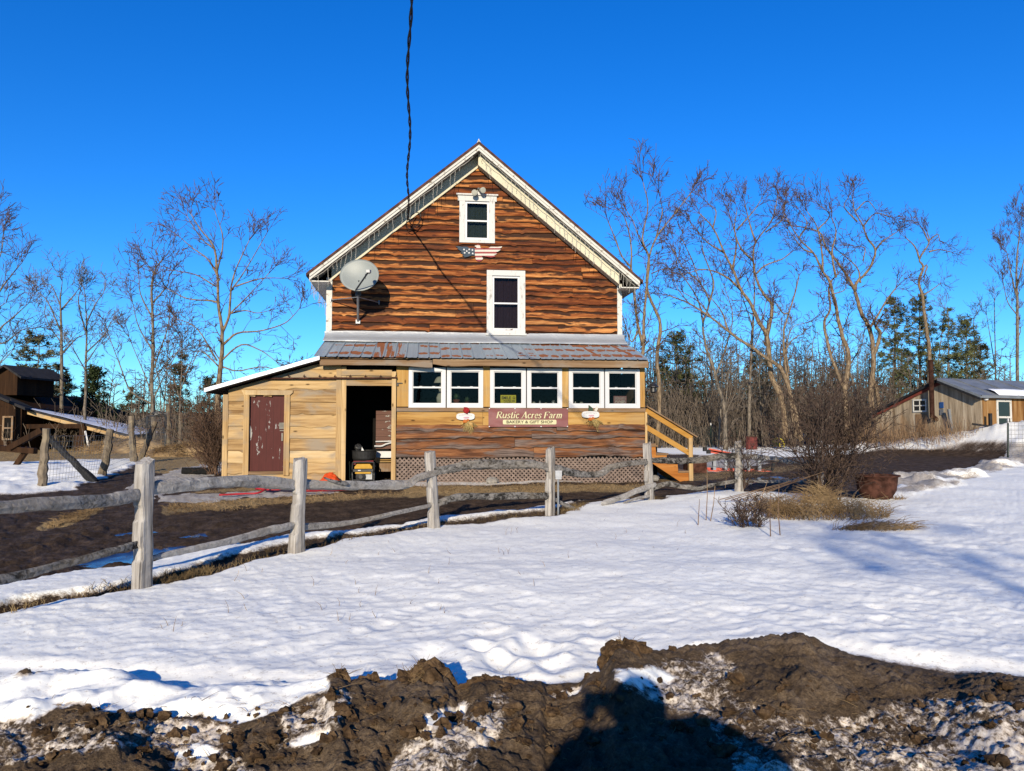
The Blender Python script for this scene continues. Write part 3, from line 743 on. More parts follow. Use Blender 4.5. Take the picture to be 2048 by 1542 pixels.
# low wooded rise at the end of the view
def build_hills():
    mb = MB(); n = 160
    rows = [(150, 0.0), (185, 0.55), (230, 0.9), (300, 1.0), (420, 0.8)]
    for j, (rad, k) in enumerate(rows):
        for i in range(n):
            a = R(-75) + R(150) * i / (n - 1) + YAW
            hgt = 7.0 + 4.0 * float(fbm(a * 5, 1.3, 51, 4)) * 2
            nn_ = float(fbm(a * 60, rad * 0.05, 52, 3))
            mb.v.append((rad * math.sin(a), rad * math.cos(a), -0.6 + hgt * k * (1 + 0.25 * nn_)))
            mb.bid.append(0.5); mb.bv.append(0.5)
    for j in range(len(rows) - 1):
        for i in range(n - 1):
            a = j * n + i; mb.f.append((a, a + 1, a + n + 1, a + n))
    m = M('wooded_slope', 0.95, 0.05)
    nz = m.noise(m.vscale(m.obj(), (0.35, 0.35, 0.12)), 1.0, 7.0, 0.75)
    m.col(m.ramp(nz, [(0.36, (0.030, 0.025, 0.018)), (0.52, (0.085, 0.068, 0.05)), (0.68, (0.15, 0.125, 0.10))]))
    tag(mb.build('hills', m.m, smooth=True), 'low brown wooded rise behind the trees', 'hills', kind='structure')
build_hills()

# ------------------------------------------------------------------ the farmhouse
FY, UY = 19.9, 21.9                 # porch front, gable wall
AX, AZ, HW, DROP = 1.49, 9.40, 4.62, 3.78      # ridge x, ridge z, half span with eaves, fall
RY0, RY1 = 21.35, 31.0
def roof_z(x): return AZ - DROP / HW * abs(x - AX)
house = thing('farmhouse', (1.5, 24.0, 0), 'two storey farmhouse shop with rough-edged wood siding, a porch front and a lean-to shed', 'house')

def siding(mb, x0, x1, zs, y, th=0.045, amp=0.030, keep=None, seed=0, seg=(2.4, 5.0), dx=0.05, over=0.05, freq=1.1, ztop=None):
    rg = random.Random(seed)
    for r in range(len(zs) - 1):
        zb, zt = zs[r], zs[r + 1] + over
        x = x0
        while x < x1 - 1e-6:
            L = rg.uniform(*seg); xe = min(x1, x + L)
            if x1 - xe < 0.8: xe = x1
            n = max(2, int(round((xe - x) / dx))); bid = rg.random(); so = rg.random() * 90; tw = rg.uniform(0.8, 1.25)
            V = []; bv = []
            kn = [(rg.uniform(x, xe), rg.uniform(0.05, 0.13), rg.uniform(-0.05, 0.035)) for _ in range(int((xe - x) * 1.3) + 1)]
            xs = np.linspace(x + 0.003, xe - 0.003, n + 1)
            e = amp * 2.0 * fbm(xs * freq + so, xs * 0 + r * 3.3, seed, 4, 0.55)
            for kx, kw, kh in kn: e = e + kh * np.exp(-((xs - kx) / kw) ** 2)
            H = zt - zb
            for i in range(n + 1):
                xx = xs[i]; zz = zb + e[i]
                b = 1 + 0.35 * float(vnoise(xx * 3 + so, r * 2.1, 3))
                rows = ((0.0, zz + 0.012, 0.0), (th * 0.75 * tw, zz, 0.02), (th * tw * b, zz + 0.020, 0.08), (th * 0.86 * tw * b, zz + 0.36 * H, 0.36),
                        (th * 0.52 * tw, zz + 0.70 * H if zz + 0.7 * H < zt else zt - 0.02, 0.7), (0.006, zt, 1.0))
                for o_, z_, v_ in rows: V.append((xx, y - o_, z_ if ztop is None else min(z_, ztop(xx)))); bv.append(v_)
            F = []
            for i in range(n):
                for k in range(5):
                    a = i * 6 + k; b2 = a + 6
                    cx = (xs[i] + xs[i + 1]) / 2; cz = (V[a][2] + V[a + 1][2]) / 2
                    if keep is None or keep(cx, cz): F.append((a, b2, b2 + 1, a + 1))
            # board ends
            F.append((5, 4, 3, 2, 1, 0)); e0 = n * 6; F.append((e0, e0 + 1, e0 + 2, e0 + 3, e0 + 4, e0 + 5))
            if keep is not None:
                F = [f for f in F if len(f) == 4 or keep(V[f[3]][0], V[f[3]][2])]
            mb.add(V, F, bid, bv)
            x = xe

ATTIC = (0.97, 1.99, 6.72, 8.09)    # outside of the casings: x0 x1 z0 z1
UPPER = (1.76, 2.87, 4.12, 5.94)
def inside(r, x, z, s=0.10): return r[0] + s < x < r[1] - s and r[2] + s < z < r[3] - s
def keep_gable(x, z):
    if z > roof_z(x) - 0.40: return False
    return not (inside(ATTIC, x, z) or inside(UPPER, x, z))
mb = MB()
rr = random.Random(5); zs = [3.98]
while zs[-1] < 8.9: zs.append(zs[-1] + rr.uniform(0.155, 0.215))
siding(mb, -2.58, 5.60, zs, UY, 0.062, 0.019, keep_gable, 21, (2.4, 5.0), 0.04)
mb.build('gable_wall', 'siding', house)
# backing and side walls (closed volume)
mb = MB()
mb.box(-2.60, 5.72, UY + 0.30, UY + 0.36, 0.0, 5.3)
mb.prism([(-2.6, UY + 0.30, 5.3), (5.6, UY + 0.30, 5.3), (AX, UY + 0.30, 8.75)], (0, 0.06, 0))
mb.box(-2.70, -2.60, UY + 0.02, RY1 - 0.5, 0.0, 5.55); mb.box(5.60, 5.70, UY + 0.02, RY1 - 0.5, 0.0, 5.55)
mb.box(-2.6, 5.6, RY1 - 0.6, RY1 - 0.5, 0.0, 5.4)
mb.prism([(-2.6, RY1 - 0.6, 5.4), (5.6, RY1 - 0.6, 5.4), (AX, RY1 - 0.6, 8.8)], (0, 0.1, 0))
mb.build('house_body', 'dark', house)
for x0, x1 in ((-2.74, -2.58), (5.58, 5.72)):
    mb = MB(); mb.box(x0, x1, UY - 0.075, UY + 0.06, 4.10, 5.62); mb.build('corner_board', 'peeling', house)
# roof
def slab(mb, ya, yb, off0, off1, x_in=0.0, x_out=HW):
    """both slopes between two vertical offsets from the roof line"""
    for s in (-1, 1):
        xi = AX + s * x_in; xo = AX + s * x_out
        p = [(xi, ya, roof_z(xi) + off0), (xo, ya, roof_z(xo) + off0), (xo, ya, roof_z(xo) + off1), (xi, ya, roof_z(xi) + off1)]
        mb.prism(p, (0, yb - ya, 0))
mb = MB(); slab(mb, RY0 - 0.08, RY1, 0.0, 0.085, 0, HW + 0.09); rf = mb.build('roof', 'roof_brown', house)
mb = MB(); c = (AX, RY0 - 0.02, AZ + 0.01)
mb.add([(AX - .10, c[1], c[2] - .04), (AX + .10, c[1], c[2] - .04), (AX + .06, c[1] + .16, c[2] - .02), (AX - .06, c[1] + .16, c[2] - .02), (AX, c[1] + .05, c[2] + .19)],
       [(0, 1, 4), (1, 2, 4), (2, 3, 4), (3, 0, 4), (3, 2, 1, 0)])
mb.build('ridge_cap', 'peeling', rf)
for s in (-1, 1):                    # rake boards: two stepped mouldings
    mb = MB()
    for o0, o1, ya, yb, bid in ((-0.165, -0.004, RY0 - 0.035, RY0, .3), (-0.085, -0.004, RY0 - 0.062, RY0 - 0.035, .7)):
        xi = AX; xo = AX + s * HW
        mb.prism([(xi, ya, roof_z(xi) + o0), (xo, ya, roof_z(xo) + o0), (xo, ya, roof_z(xo) + o1), (xi, ya, roof_z(xi) + o1)], (0, yb - ya, 0))
    mb.build('rake_board', 'peeling', house)
    mb = MB()                        # soffit under the overhang
    xi = AX; xo = AX + s * (HW - 0.01)
    mb.prism([(xi, RY0, roof_z(xi) - .155), (xo, RY0, roof_z(xo) - .155), (xo, RY0, roof_z(xo) - .125), (xi, RY0, roof_z(xi) - .125)], (0, UY - RY0 + 0.02, 0))
    mb.build('soffit', 'soffit', house)
    mb = MB()                        # cream frieze board against the siding
    xo = AX + s * (HW - 0.53)
    yf = UY - (0.085 if s < 0 else 0.34)
    mb.prism([(xi, yf, roof_z(xi) - .50), (xo, yf, roof_z(xo) - .50), (xo, yf, roof_z(xo) - .157), (xi, yf, roof_z(xi) - .157)], (0, UY - 0.005 - yf, 0))
    mb.build('frieze_board', 'cream', house)
    mb = MB()                        # boxed eave running back
    xe = AX + s * HW
    xw = AX + s * (HW - 0.52)
    a, b = min(xe, xw), max(xe, xw)
    mb.box(a, b, RY0 + 0.03, RY1, roof_z(xe) - 0.20, roof_z(xe) - 0.168)
    mb.box(xe - 0.02, xe + 0.02, RY0 + 0.03, RY1, roof_z(xe) - 0.166, roof_z(xe) - 0.01)
    mb.build('eave_box', 'peeling', house)

# ---- windows of the gable
def old_window(rect, y, cas, curtain, head):
    x0, x1, z0, z1 = rect
    w = MB(); ct = 0.055; yc = y - 0.085
    w.box(x0, x0 + cas, yc, y, z0 + cas * .6, z1 - cas); w.box(x1 - cas, x1, yc, y, z0 + cas * .6, z1 - cas)
    w.box(x0 - (0.05 if head else 0.0), x1 + (0.05 if head else 0.0), yc - 0.006, y, z1 - cas, z1)
    if head:
        w.box(x0 - 0.09, x1 + 0.09, yc - 0.05, y, z1 + 0.002, z1 + 0.045)
        w.prism([(x0 + .30, yc - 0.03, z1 + .047), (x1 - .30, yc - 0.03, z1 + .047), ((x0 + x1) / 2, yc - 0.03, z1 + .12)], (0, 0.1, 0))
    w.box(x0, x1, yc - 0.004, y, z0, z0 + cas * .6)
    if not head: w.box(x0 - 0.03, x1 + 0.03, yc - 0.045, y, z0 - 0.055, z0 - 0.002)
    win = w.build('window', 'casing', house)
    a, b, c, d = x0 + cas, x1 - cas, z0 + cas * .6, z1 - cas
    s = MB(); t = 0.06; ys = y - 0.045
    s.box(a, a + t, ys, ys + .05, c, d); s.box(b - t, b, ys, ys + .05, c, d); s.box(a + t, b - t, ys, ys + .05, d - t, d); s.box(a + t, b - t, ys, ys + .05, c, c + t)
    zm = (c + d) / 2 - 0.01
    s.box(a + t, b - t, ys + .004, ys + .05, zm - .02, zm + .025)
    s.build('sash', 'vinyl', win)
    g = MB(); g.quad((a + t, ys + .03, c + t), (b - t, ys + .03, c + t), (b - t, ys + .03, d - t), (a + t, ys + .03, d - t)); g.build('pane', 'glass', win)
    cu = MB(); n = 28; V = []
    for i in range(n + 1):
        xx = a + (b - a) * i / n
        yy = y + 0.13 + 0.018 * math.sin(i * 2.1) + 0.01 * math.sin(i * 0.9 + 1)
        V += [(xx, yy, c), (xx, yy, d)]
    cu.add(V, [(2 * i, 2 * i + 2, 2 * i + 3, 2 * i + 1) for i in range(n)]); cu.build('curtain', curtain, win, smooth=True)
    r = MB(); r.box(a - .02, a, y, y + .28, c, d); r.box(b, b + .02, y, y + .28, c, d); r.box(a - .02, b + .02, y, y + .28, d, d + .02); r.box(a - .02, b + .02, y, y + .28, c - .02, c)
    r.build('reveal', 'dark', win)
old_window(ATTIC, UY, 0.16, 'curtain_green', True)
old_window(UPPER, UY, 0.155, 'curtain_wine', False)

# ---- porch roof of ribbed sheet metal, rust along the screw rows
def porch_roof():
    x0, x1, y0, y1, z0, z1 = -2.74, 5.86, 19.52, 21.88, 3.20, 3.88
    nx, ny = 520, 46
    xs = np.linspace(x0, x1, nx + 1); vs = np.linspace(0, 1, ny + 1)
    Xg, Vg = np.meshgrid(xs, vs)
    pitch = 0.285
    ph = (Xg - x0) / pitch
    fr = np.abs(ph - np.round(ph)) * pitch
    rib = np.clip(1 - (fr - 0.006) / 0.014, 0, 1) * 0.030
    minor = np.clip(1 - (np.abs((ph % 1) - 0.5) * pitch - 0.03) / 0.012, 0, 1) * 0.004
    Yg = y0 + (y1 - y0) * Vg + 0.012 * np.sin(ph * 2.1) * (1 - Vg)
    Zg = z0 + (z1 - z0) * Vg + rib + minor + 0.012 * fbm(Xg * 0.8, Vg * 2, 61, 3) - 0.018 * (1 - Vg) * (ph % 3 < 0.02)
    rust = np.zeros_like(Xg); rg = random.Random(3)
    npan = int((x1 - x0) / pitch)
    for k in range(npan):
        pc = x0 + (k + 0.5) * pitch; t = k / npan
        if 0.16 < t < 0.27 and k in (5, 6, 7):
            w = 0.095; s = np.exp(-np.maximum(0, np.abs(Xg - pc) - w) ** 2 / 0.0006) * np.clip(0.40 + 1.0 * fbm(Xg * 14, Vg * 3, 62 + k, 3) + 0.25 * Vg, 0, 1)
            rust = np.maximum(rust, s * (0.9 if k != 7 else 0.7)); continue
        if t < 0.155: rows, pr, am = (0.22, 0.66), 1.0, 0.35 + 0.65 * min(1, k / 3)
        elif t < 0.33: rows, pr, am = (0.25, 0.66), (0.0 if t < 0.28 else 1), 0.9
        elif t < 0.36: rows, pr, am = (0.25, 0.66), 1.0, 0.85
        elif t < 0.50: rows, pr, am = (0.12, 0.52, 0.88), 0.85, 0.85
        elif t < 0.66: rows, pr, am = (0.18, 0.30, 0.54), 0.75, 0.55
        elif t < 0.80: rows, pr, am = (0.18, 0.52, 0.86), 0.92, 0.9
        else: rows, pr, am = (0.22, 0.52, 0.80), 1.0, 1.0
        for rv in rows:
            if rg.random() > pr: continue
            a = am * rg.uniform(0.75, 1.1); w = rg.uniform(0.07, 0.115); h = rg.uniform(0.055, 0.085)
            for sx in (-0.05, 0.05):
                d2 = ((Xg - pc - sx * rg.uniform(.4, 1.3)) / w) ** 2 + ((Vg - rv - rg.uniform(-.02, .02)) / h) ** 2
                rust = np.maximum(rust, a * np.exp(-d2 * 0.9))
    for k, t in ((25, .84), (28, .95)):
        rust = np.maximum(rust, 0.8 * np.exp(-((Xg - (x0 + t * (x1 - x0)) + (Vg - .5) * .35) / 0.06) ** 2) * (Vg > 0.15))
    rust = rust + 0.18 * np.exp(-(Vg / 0.03) ** 2)
    V = np.stack([Xg, Yg, Zg], -1).reshape(-1, 3)
    b = MB(); idx = np.arange((nx + 1) * (ny + 1)).reshape(ny + 1, nx + 1)
    F = np.stack([idx[:-1, :-1], idx[:-1, 1:], idx[1:, 1:], idx[1:, :-1]], -1).reshape(-1, 4)
    b.add(V, F.tolist(), 0.5)
    o = b.build('porch_roof', 'tin', house, smooth=False)
    a = o.data.attributes.new('rust', 'FLOAT', 'POINT'); a.data.foreach_set('value', rust.ravel().astype(np.float32))
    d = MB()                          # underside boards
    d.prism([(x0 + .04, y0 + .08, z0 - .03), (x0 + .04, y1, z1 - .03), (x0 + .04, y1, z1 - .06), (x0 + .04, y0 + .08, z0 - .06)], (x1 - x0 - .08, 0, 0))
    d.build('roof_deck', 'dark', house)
    f = MB(); n = 120; prof = ((UY - 0.085, 4.13), (UY - 0.10, 4.02), (UY - 0.20, 3.93), (UY - 0.42, 3.85), (UY - 0.43, 3.80)); V = []
    for i in range(n + 1):
        xx = -2.77 + (5.78 + 2.77) * i / n
        for j, (yy, zz) in enumerate(prof):
            V.append((xx, yy + 0.014 * float(fbm(xx * 2.2, j * .9, 63, 3)), zz + 0.018 * float(fbm(xx * 1.7, j * 1.7, 64, 3)) - (0.02 if j == 0 and i % 40 == 0 else 0)))
    F = [(i * 5 + k, (i + 1) * 5 + k, (i + 1) * 5 + k + 1, i * 5 + k + 1) for i in range(n) for k in range(4)]
    f.add(V, F); f.build('flashing', 'flash', house, smooth=True)
porch_roof()

# ---- fascia below the porch roof: two long weathered boards with a ragged lower edge
def ragged_board(mb, x0, x1, y0, y1, z0, z1, amp, seed, wane=None):
    n = int((x1 - x0) / 0.06) + 2; xs = np.linspace(x0, x1, n)
    e = amp * 2 * fbm(xs * 0.9, xs * 0, seed, 4)
    if wane: e = e + wane(xs)
    V = []; 
    for i, x in enumerate(xs):
        zb = z0 + e[i]
        V += [(x, y0, zb), (x, y0, z1), (x, y1, z1), (x, y1, zb)]
    F = []
    for i in range(n - 1):
        for k in range(4):
            a = i * 4 + k; b = i * 4 + (k + 1) % 4; F.append((a, a + 4, b + 4, b))
    F += [(0, 1, 2, 3), ((n - 1) * 4 + 3, (n - 1) * 4 + 2, (n - 1) * 4 + 1, (n - 1) * 4)]
    mb.add(V, F)
mb = MB()
ragged_board(mb, -2.60, 0.20, 19.60, 19.65, 3.00, 3.185, 0.012, 71, lambda x: -0.05 * sstep(-0.9, 0.2, x))
ragged_board(mb, 0.21, 5.83, 19.595, 19.645, 3.00, 3.185, 0.016, 72, lambda x: 0.05 * np.exp(-((x - 0.2) / 0.25) ** 2))
mb.build('fascia_board', 'brown_x', house)
mb = MB(); mb.box(-0.70, 5.80, 19.68, 19.98, 3.06, 3.16); mb.prism([(5.74, 19.9, 2.98), (5.74, UY, 2.98), (5.74, UY, 3.78), (5.74, 19.9, 3.22)], (.06, 0, 0)); mb.build('header_beam', 'dark', house)

# ---- porch front
W6 = [(-0.40, 0.545), (0.575, 1.51), (1.69, 2.625), (2.655, 3.58), (3.76, 4.70), (4.73, 5.67)]
WZ0, WZ1 = 1.945, 2.975
mb = MB()
for x0, x1 in ((-0.71, -0.405), (1.515, 1.685), (3.585, 3.755), (5.675, 5.81)):
    mb = MB(); mb.rng = random.Random(int(x0 * 100)); mb.box(x0, x1, FY - 0.03, FY + 0.09, 1.97, 3.07); mb.build('window_post', 'yellow_z', house)
mb = MB(); ragged_board(mb, -0.71, 5.82, FY - 0.05, FY + 0.05, 1.845, 1.945, 0.003, 73); mb.build('sill_board', 'brown_x', house)
mb = MB()
siding(mb, -0.71, 5.80, [1.50, 1.84], FY, 0.03, 0.014, None, 31, (2.2, 3.4), 0.05, 0.0)
mb.build('upper_siding_board', 'yellow_x', house)
mb = MB()
siding(mb, -0.71, 5.80, [0.655, 0.905, 1.15, 1.36, 1.49], FY, 0.075, 0.05, None, 33, (2.4, 4.4), 0.05, 0.06, 0.8)
mb.build('porch_wall', 'siding_grey', house)
mb = MB(); mb.box(5.80, 5.86, FY - 0.06, FY + 0.06, 0.66, 1.84); mb.build('corner_board', 'pine_z', house)
mb = MB(); mb.box(5.74, 5.80, FY + .02, UY, 0.05, 1.9); mb.box(5.70, 5.80, FY + .10, UY + .3, 1.9, 2.98); mb.build('side_wall', 'brown_z', house)
for x0, x1 in W6:
    mb = MB(); c = 0.095; y0, y1 = FY - 0.055, FY + 0.07
    mb.box(x0, x0 + c, y0, y1, WZ0 + .085, WZ1 - .09); mb.box(x1 - c, x1, y0, y1, WZ0 + .085, WZ1 - .09)
    mb.box(x0, x1, y0, y1, WZ1 - .09, WZ1); mb.box(x0, x1, y0, y1, WZ0, WZ0 + .085)
    w = mb.build('window', 'vinyl', house)
    a, b, cc, d = x0 + c, x1 - c, WZ0 + .085, WZ1 - .09
    s = MB(); t = 0.022; ys = FY - 0.025; zm = cc + (d - cc) * 0.505
    s.box(a, a + t, ys, ys + .04, cc, d); s.box(b - t, b, ys, ys + .04, cc, d); s.box(a + t, b - t, ys, ys + .04, d - t, d); s.box(a + t, b - t, ys, ys + .04, cc, cc + .035)
    s.box(a + t, b - t, ys - .008, ys + .04, zm - .018, zm + .024)
    s.box((a + b) / 2 - .2, (a + b) / 2 - .13, ys - .004, ys + .02, zm + .026, zm + .036); s.box((a + b) / 2 + .13, (a + b) / 2 + .2, ys - .004, ys + .02, zm + .026, zm + .036)
    s.build('sash', 'vinyl', w)
    g = MB(); g.quad((a + t, ys + .03, cc), (b - t, ys + .03, cc), (b - t, ys + .03, d), (a + t, ys + .03, d)); g.build('pane', 'glass', w)
# room behind the windows
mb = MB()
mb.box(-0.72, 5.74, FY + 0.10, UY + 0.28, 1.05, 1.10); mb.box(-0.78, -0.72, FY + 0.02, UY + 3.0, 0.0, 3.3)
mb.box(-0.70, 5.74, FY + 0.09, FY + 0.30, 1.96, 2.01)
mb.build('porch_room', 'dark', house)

# ---- lattice skirt
def lattice():
    mb = MB(); x0, x1, z0, z1 = -0.70, 5.80, -0.05, 0.66; sp = 0.112; w = 0.036
    for s, y in ((1, FY - 0.012), (-1, FY - 0.024)):
        k = x0 - (z1 - z0)
        while k < x1 + (z1 - z0):
            if s > 0: a = [k, z0]; b = [k + (z1 - z0), z1]
            else: a = [k + (z1 - z0), z0]; b = [k, z1]
            def clip(p, q):
                if p[0] < x0: f = (x0 - p[0]) / (q[0] - p[0]); return [x0, p[1] + f * (q[1] - p[1])]
                if p[0] > x1: f = (x1 - p[0]) / (q[0] - p[0]); return [x1, p[1] + f * (q[1] - p[1])]
                return p
            if max(a[0], b[0]) > x0 + .02 and min(a[0], b[0]) < x1 - .02:
                a2 = clip(a, b); b2 = clip(b, a)
                mb.bar((a2[0], y, a2[1]), (b2[0], y, b2[1]), w, 0.010, (0, 1, 0))
            k += sp
    mb.box(x0, x1, FY + 0.28, FY + 0.32, -0.1, 0.7, 0.1)
    return mb.build('lattice_skirt', 'lat', house)
MT['lat'] = m_plain('faded_brown_lattice', (0.27, 0.20, 0.165), 0.3, 10, 0.9)
lattice()

# ---- lean-to shed with the plank door and the sliding-door opening
SX0 = -4.98
def shed_top(x): return 2.30 + (x + 5.29) * (3.12 - 2.30) / (5.29 - 2.59)
DOOR = (-4.34, -3.49, 0.35, 2.25)
def keep_shed(x, z):
    return not (DOOR[0] - .02 < x < DOOR[1] + .02 and z > DOOR[2] - .02 and z < DOOR[3] + .02)
mb = MB(); zs = [0.0, 0.30, 0.56, 0.86, 1.16, 1.46, 1.77, 2.08, 2.40, 2.66, 2.92, 3.2]
siding(mb, SX0 + .12, -2.20, zs, FY, 0.030, 0.012, keep_shed, 41, (3, 6), 0.05, 0.03, 1.1, lambda x: min(shed_top(x) - .05, 3.14))
mb.build('shed_wall', 'pine_x', house)
mb = MB(); mb.box(SX0, SX0 + .13, FY - 0.045, FY + .05, -0.05, 2.26); mb.build('corner_board', 'pine_z', house)
mb = MB(); mb.box(-2.215, -2.095, FY - 0.055, FY + 0.06, -0.05, 3.08); mb.box(-2.09, -1.97, FY - 0.05, FY + 0.06, -0.05, 2.98); mb.build('door_post', 'pine_z', house)
mb = MB(); mb.box(-0.825, -0.715, FY - 0.12, FY + 0.06, -0.05, 2.86); mb.build('door_post', 'pine_z', house)
mb = MB(); mb.box(-1.97, -0.826, FY - 0.045, FY + 0.06, 2.50, 2.68); mb.box(-2.09, -0.826, FY - 0.075, FY + 0.06, 2.755, 2.90); mb.box(-1.97, -0.83, FY - 0.02, FY + .06, 2.69, 2.75); mb.build('door_header', 'pine_x', house)
mb = MB(); mb.box(-2.6, -0.72, FY + .02, FY + .06, 2.9, 3.2); mb.build('header_backing', 'dark', house)
# plank door
mb = MB(); mb.box(DOOR[0], DOOR[1], FY + 0.03, FY + 0.07, DOOR[2], DOOR[3]); dr = mb.build('plank_door', 'red_door', house)
h = MB(); h.box(-3.62, -3.50, FY + .005, FY + .028, 1.40, 1.56); h.bar((-3.60, FY + .01, 1.36), (-3.49, FY + .01, 1.36), .02, .025); h.box(-3.56, -3.52, FY + .0, FY + .028, 1.10, 1.30); h.build('door_latch', 'soffit', dr)
mb = MB(); t = 0.135
mb.box(DOOR[0] - t, DOOR[0], FY - 0.065, FY + .06, 0.24, DOOR[3]); mb.box(DOOR[1], DOOR[1] + t, FY - 0.065, FY + .06, 0.24, DOOR[3])
mb.prism([(DOOR[0] - t - .06, FY - .07, DOOR[3] + .12), (DOOR[1] + t + .07, FY - .07, DOOR[3] + .12), (DOOR[1] + t + .07, FY - .07, DOOR[3] + .06), (DOOR[1] + t, FY - .07, DOOR[3] + .002), (DOOR[0] - t, FY - .07, DOOR[3] + .002)], (0, 0.1, 0))
mb.build('door_casing', 'pine_z', house)
mb = MB(); mb.box(DOOR[0], DOOR[1], FY - 0.06, FY + .08, 0.28, 0.345); mb.build('threshold', 'brown_x', house)
# sliding track
mb = MB(); mb.tube([(-4.02, FY - .11, 2.66), (-0.70, FY - .13, 2.70)], 0.022, 8)
for i in range(8):
    x = -3.4 + i * 0.38; mb.bar((x, FY - .02, 2.74), (x, FY - .13, 2.72), .02, .02); mb.tube([(x, FY - .12, 2.72), (x + .02, FY - .14, 2.77), (x + .04, FY - .12, 2.72)], .008, 5)
mb.build('door_track', 'rust', house)
mb = MB(); mb.box(-0.70, -0.66, FY - .08, FY - .045, 2.50, 2.55); mb.box(-.72, -.56, FY - .07, FY - .05, 2.56, 2.58); mb.build('door_stop', 'dark_metal', house)
# shed roof: a sheet with a snowy white edge
mb = MB()
p = [(-5.32, 19.56, 2.29), (-2.59, 19.56, 3.11), (-2.59, 19.56, 3.17), (-5.32, 19.56, 2.36)]
mb.prism(p, (0, 7.4, 0)); mb.build('shed_roof', 'shed_roof', house)
mb = MB(); n = 46; V = []
for i in range(n + 1):
    x = -5.35 + 2.75 * i / n; z = 2.355 + (x + 5.32) * 0.30
    w = 0.012 * float(fbm(x * 3, 0.3, 81, 3))
    V += [(x, 19.535, z - .045 + w * .3), (x, 19.525, z + .05 + w), (x, 19.75, z + .07 + w), (x, 26.9, z + .055), ]
mb.add(V, [(i * 4 + k, (i + 1) * 4 + k, (i + 1) * 4 + k + 1, i * 4 + k + 1) for i in range(n) for k in range(3)] + [(0, 1, 2, 3)])
mb.build('roof_snow_cover', 'snow', house, smooth=True)
# inside of the lean-to: closed and dark
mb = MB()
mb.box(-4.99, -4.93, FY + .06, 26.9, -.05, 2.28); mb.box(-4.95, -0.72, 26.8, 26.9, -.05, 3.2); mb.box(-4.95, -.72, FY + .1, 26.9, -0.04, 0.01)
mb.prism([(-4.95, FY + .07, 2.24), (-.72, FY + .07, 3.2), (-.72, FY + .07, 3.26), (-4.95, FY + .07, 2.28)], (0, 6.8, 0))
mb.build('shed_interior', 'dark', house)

# ---- porch steps on the far end
st = thing('porch_steps', (6.5, 20.4, 0), 'orange stained wooden porch steps with a sloping handrail beside the lattice', 'steps')
y0, y1 = 19.98, 21.05
def rail(a, b, mat, w=.09, h=.13, nm='handrail'):
    q = MB(); q.bar(a, b, w, h); return q.build(nm, mat, st)
rail((5.86, y0, 1.90), (7.12, y0, 1.15), 'rail_wood', .05, .14)
rail((5.86, y0 - .04, 2.0), (7.24, y0 - .04, 1.18), 'brown_x', .15, .035, 'rail_cap')
rail((5.86, y0, 1.45), (7.06, y0, 0.74), 'rail_wood', .05, .13)
rail((5.86, y1, 1.05), (6.5, y1, .66), 'brown_x', .05, .10)
q = MB(); q.box(7.02, 7.13, y0 - .05, y0 + .06, -0.05, 1.16); q.build('newel_post', 'pine_z', st)
q = MB(); q.box(6.37, 6.48, y1 - .05, y1 + .06, -0.05, 0.98); q.build('newel_post', 'dark', st)
for y in (y0, y1 - .04):
    q = MB()
    q.prism([(5.88, y, 0.92), (6.12, y, 0.92), (6.14, y, .70), (6.42, y, .70), (6.44, y, .46), (6.72, y, .46), (6.74, y, .23), (7.02, y, .23), (7.02, y, -.02), (6.80, y, -.02), (5.88, y, .58)], (0, .045, 0))
    q.build('stringer', 'orange_wood', st)
for x, z in ((6.02, .925), (6.30, .705), (6.60, .465), (6.90, .235)):
    q = MB(); q.box(x - .17, x + .16, y0 - .03, y1 + .03, z, z + .045); q.build('tread', 'brown_x', st)
q = MB(); q.box(5.82, 6.16, y0 + .06, y1 + .8, .97, 1.01); q.build('landing', 'brown_x', st)

# ------------------------------------------------------------------ things on and around the house
def V3(*a): return np.array(a, float)
def smoothpath(pts, n=6):
    """Catmull-Rom through points"""
    p = [np.asarray(q, float) for q in pts]; p = [2 * p[0] - p[1]] + p + [2 * p[-1] - p[-2]]; out = []
    for i in range(1, len(p) - 2):
        for k in range(n):
            t = k / n; a, b, c, d = p[i - 1], p[i], p[i + 1], p[i + 2]
            out.append(0.5 * (2 * b + (c - a) * t + (2 * a - 5 * b + 4 * c - d) * t * t + (3 * b - a - 3 * c + d) * t ** 3))
    out.append(p[-2]); return out

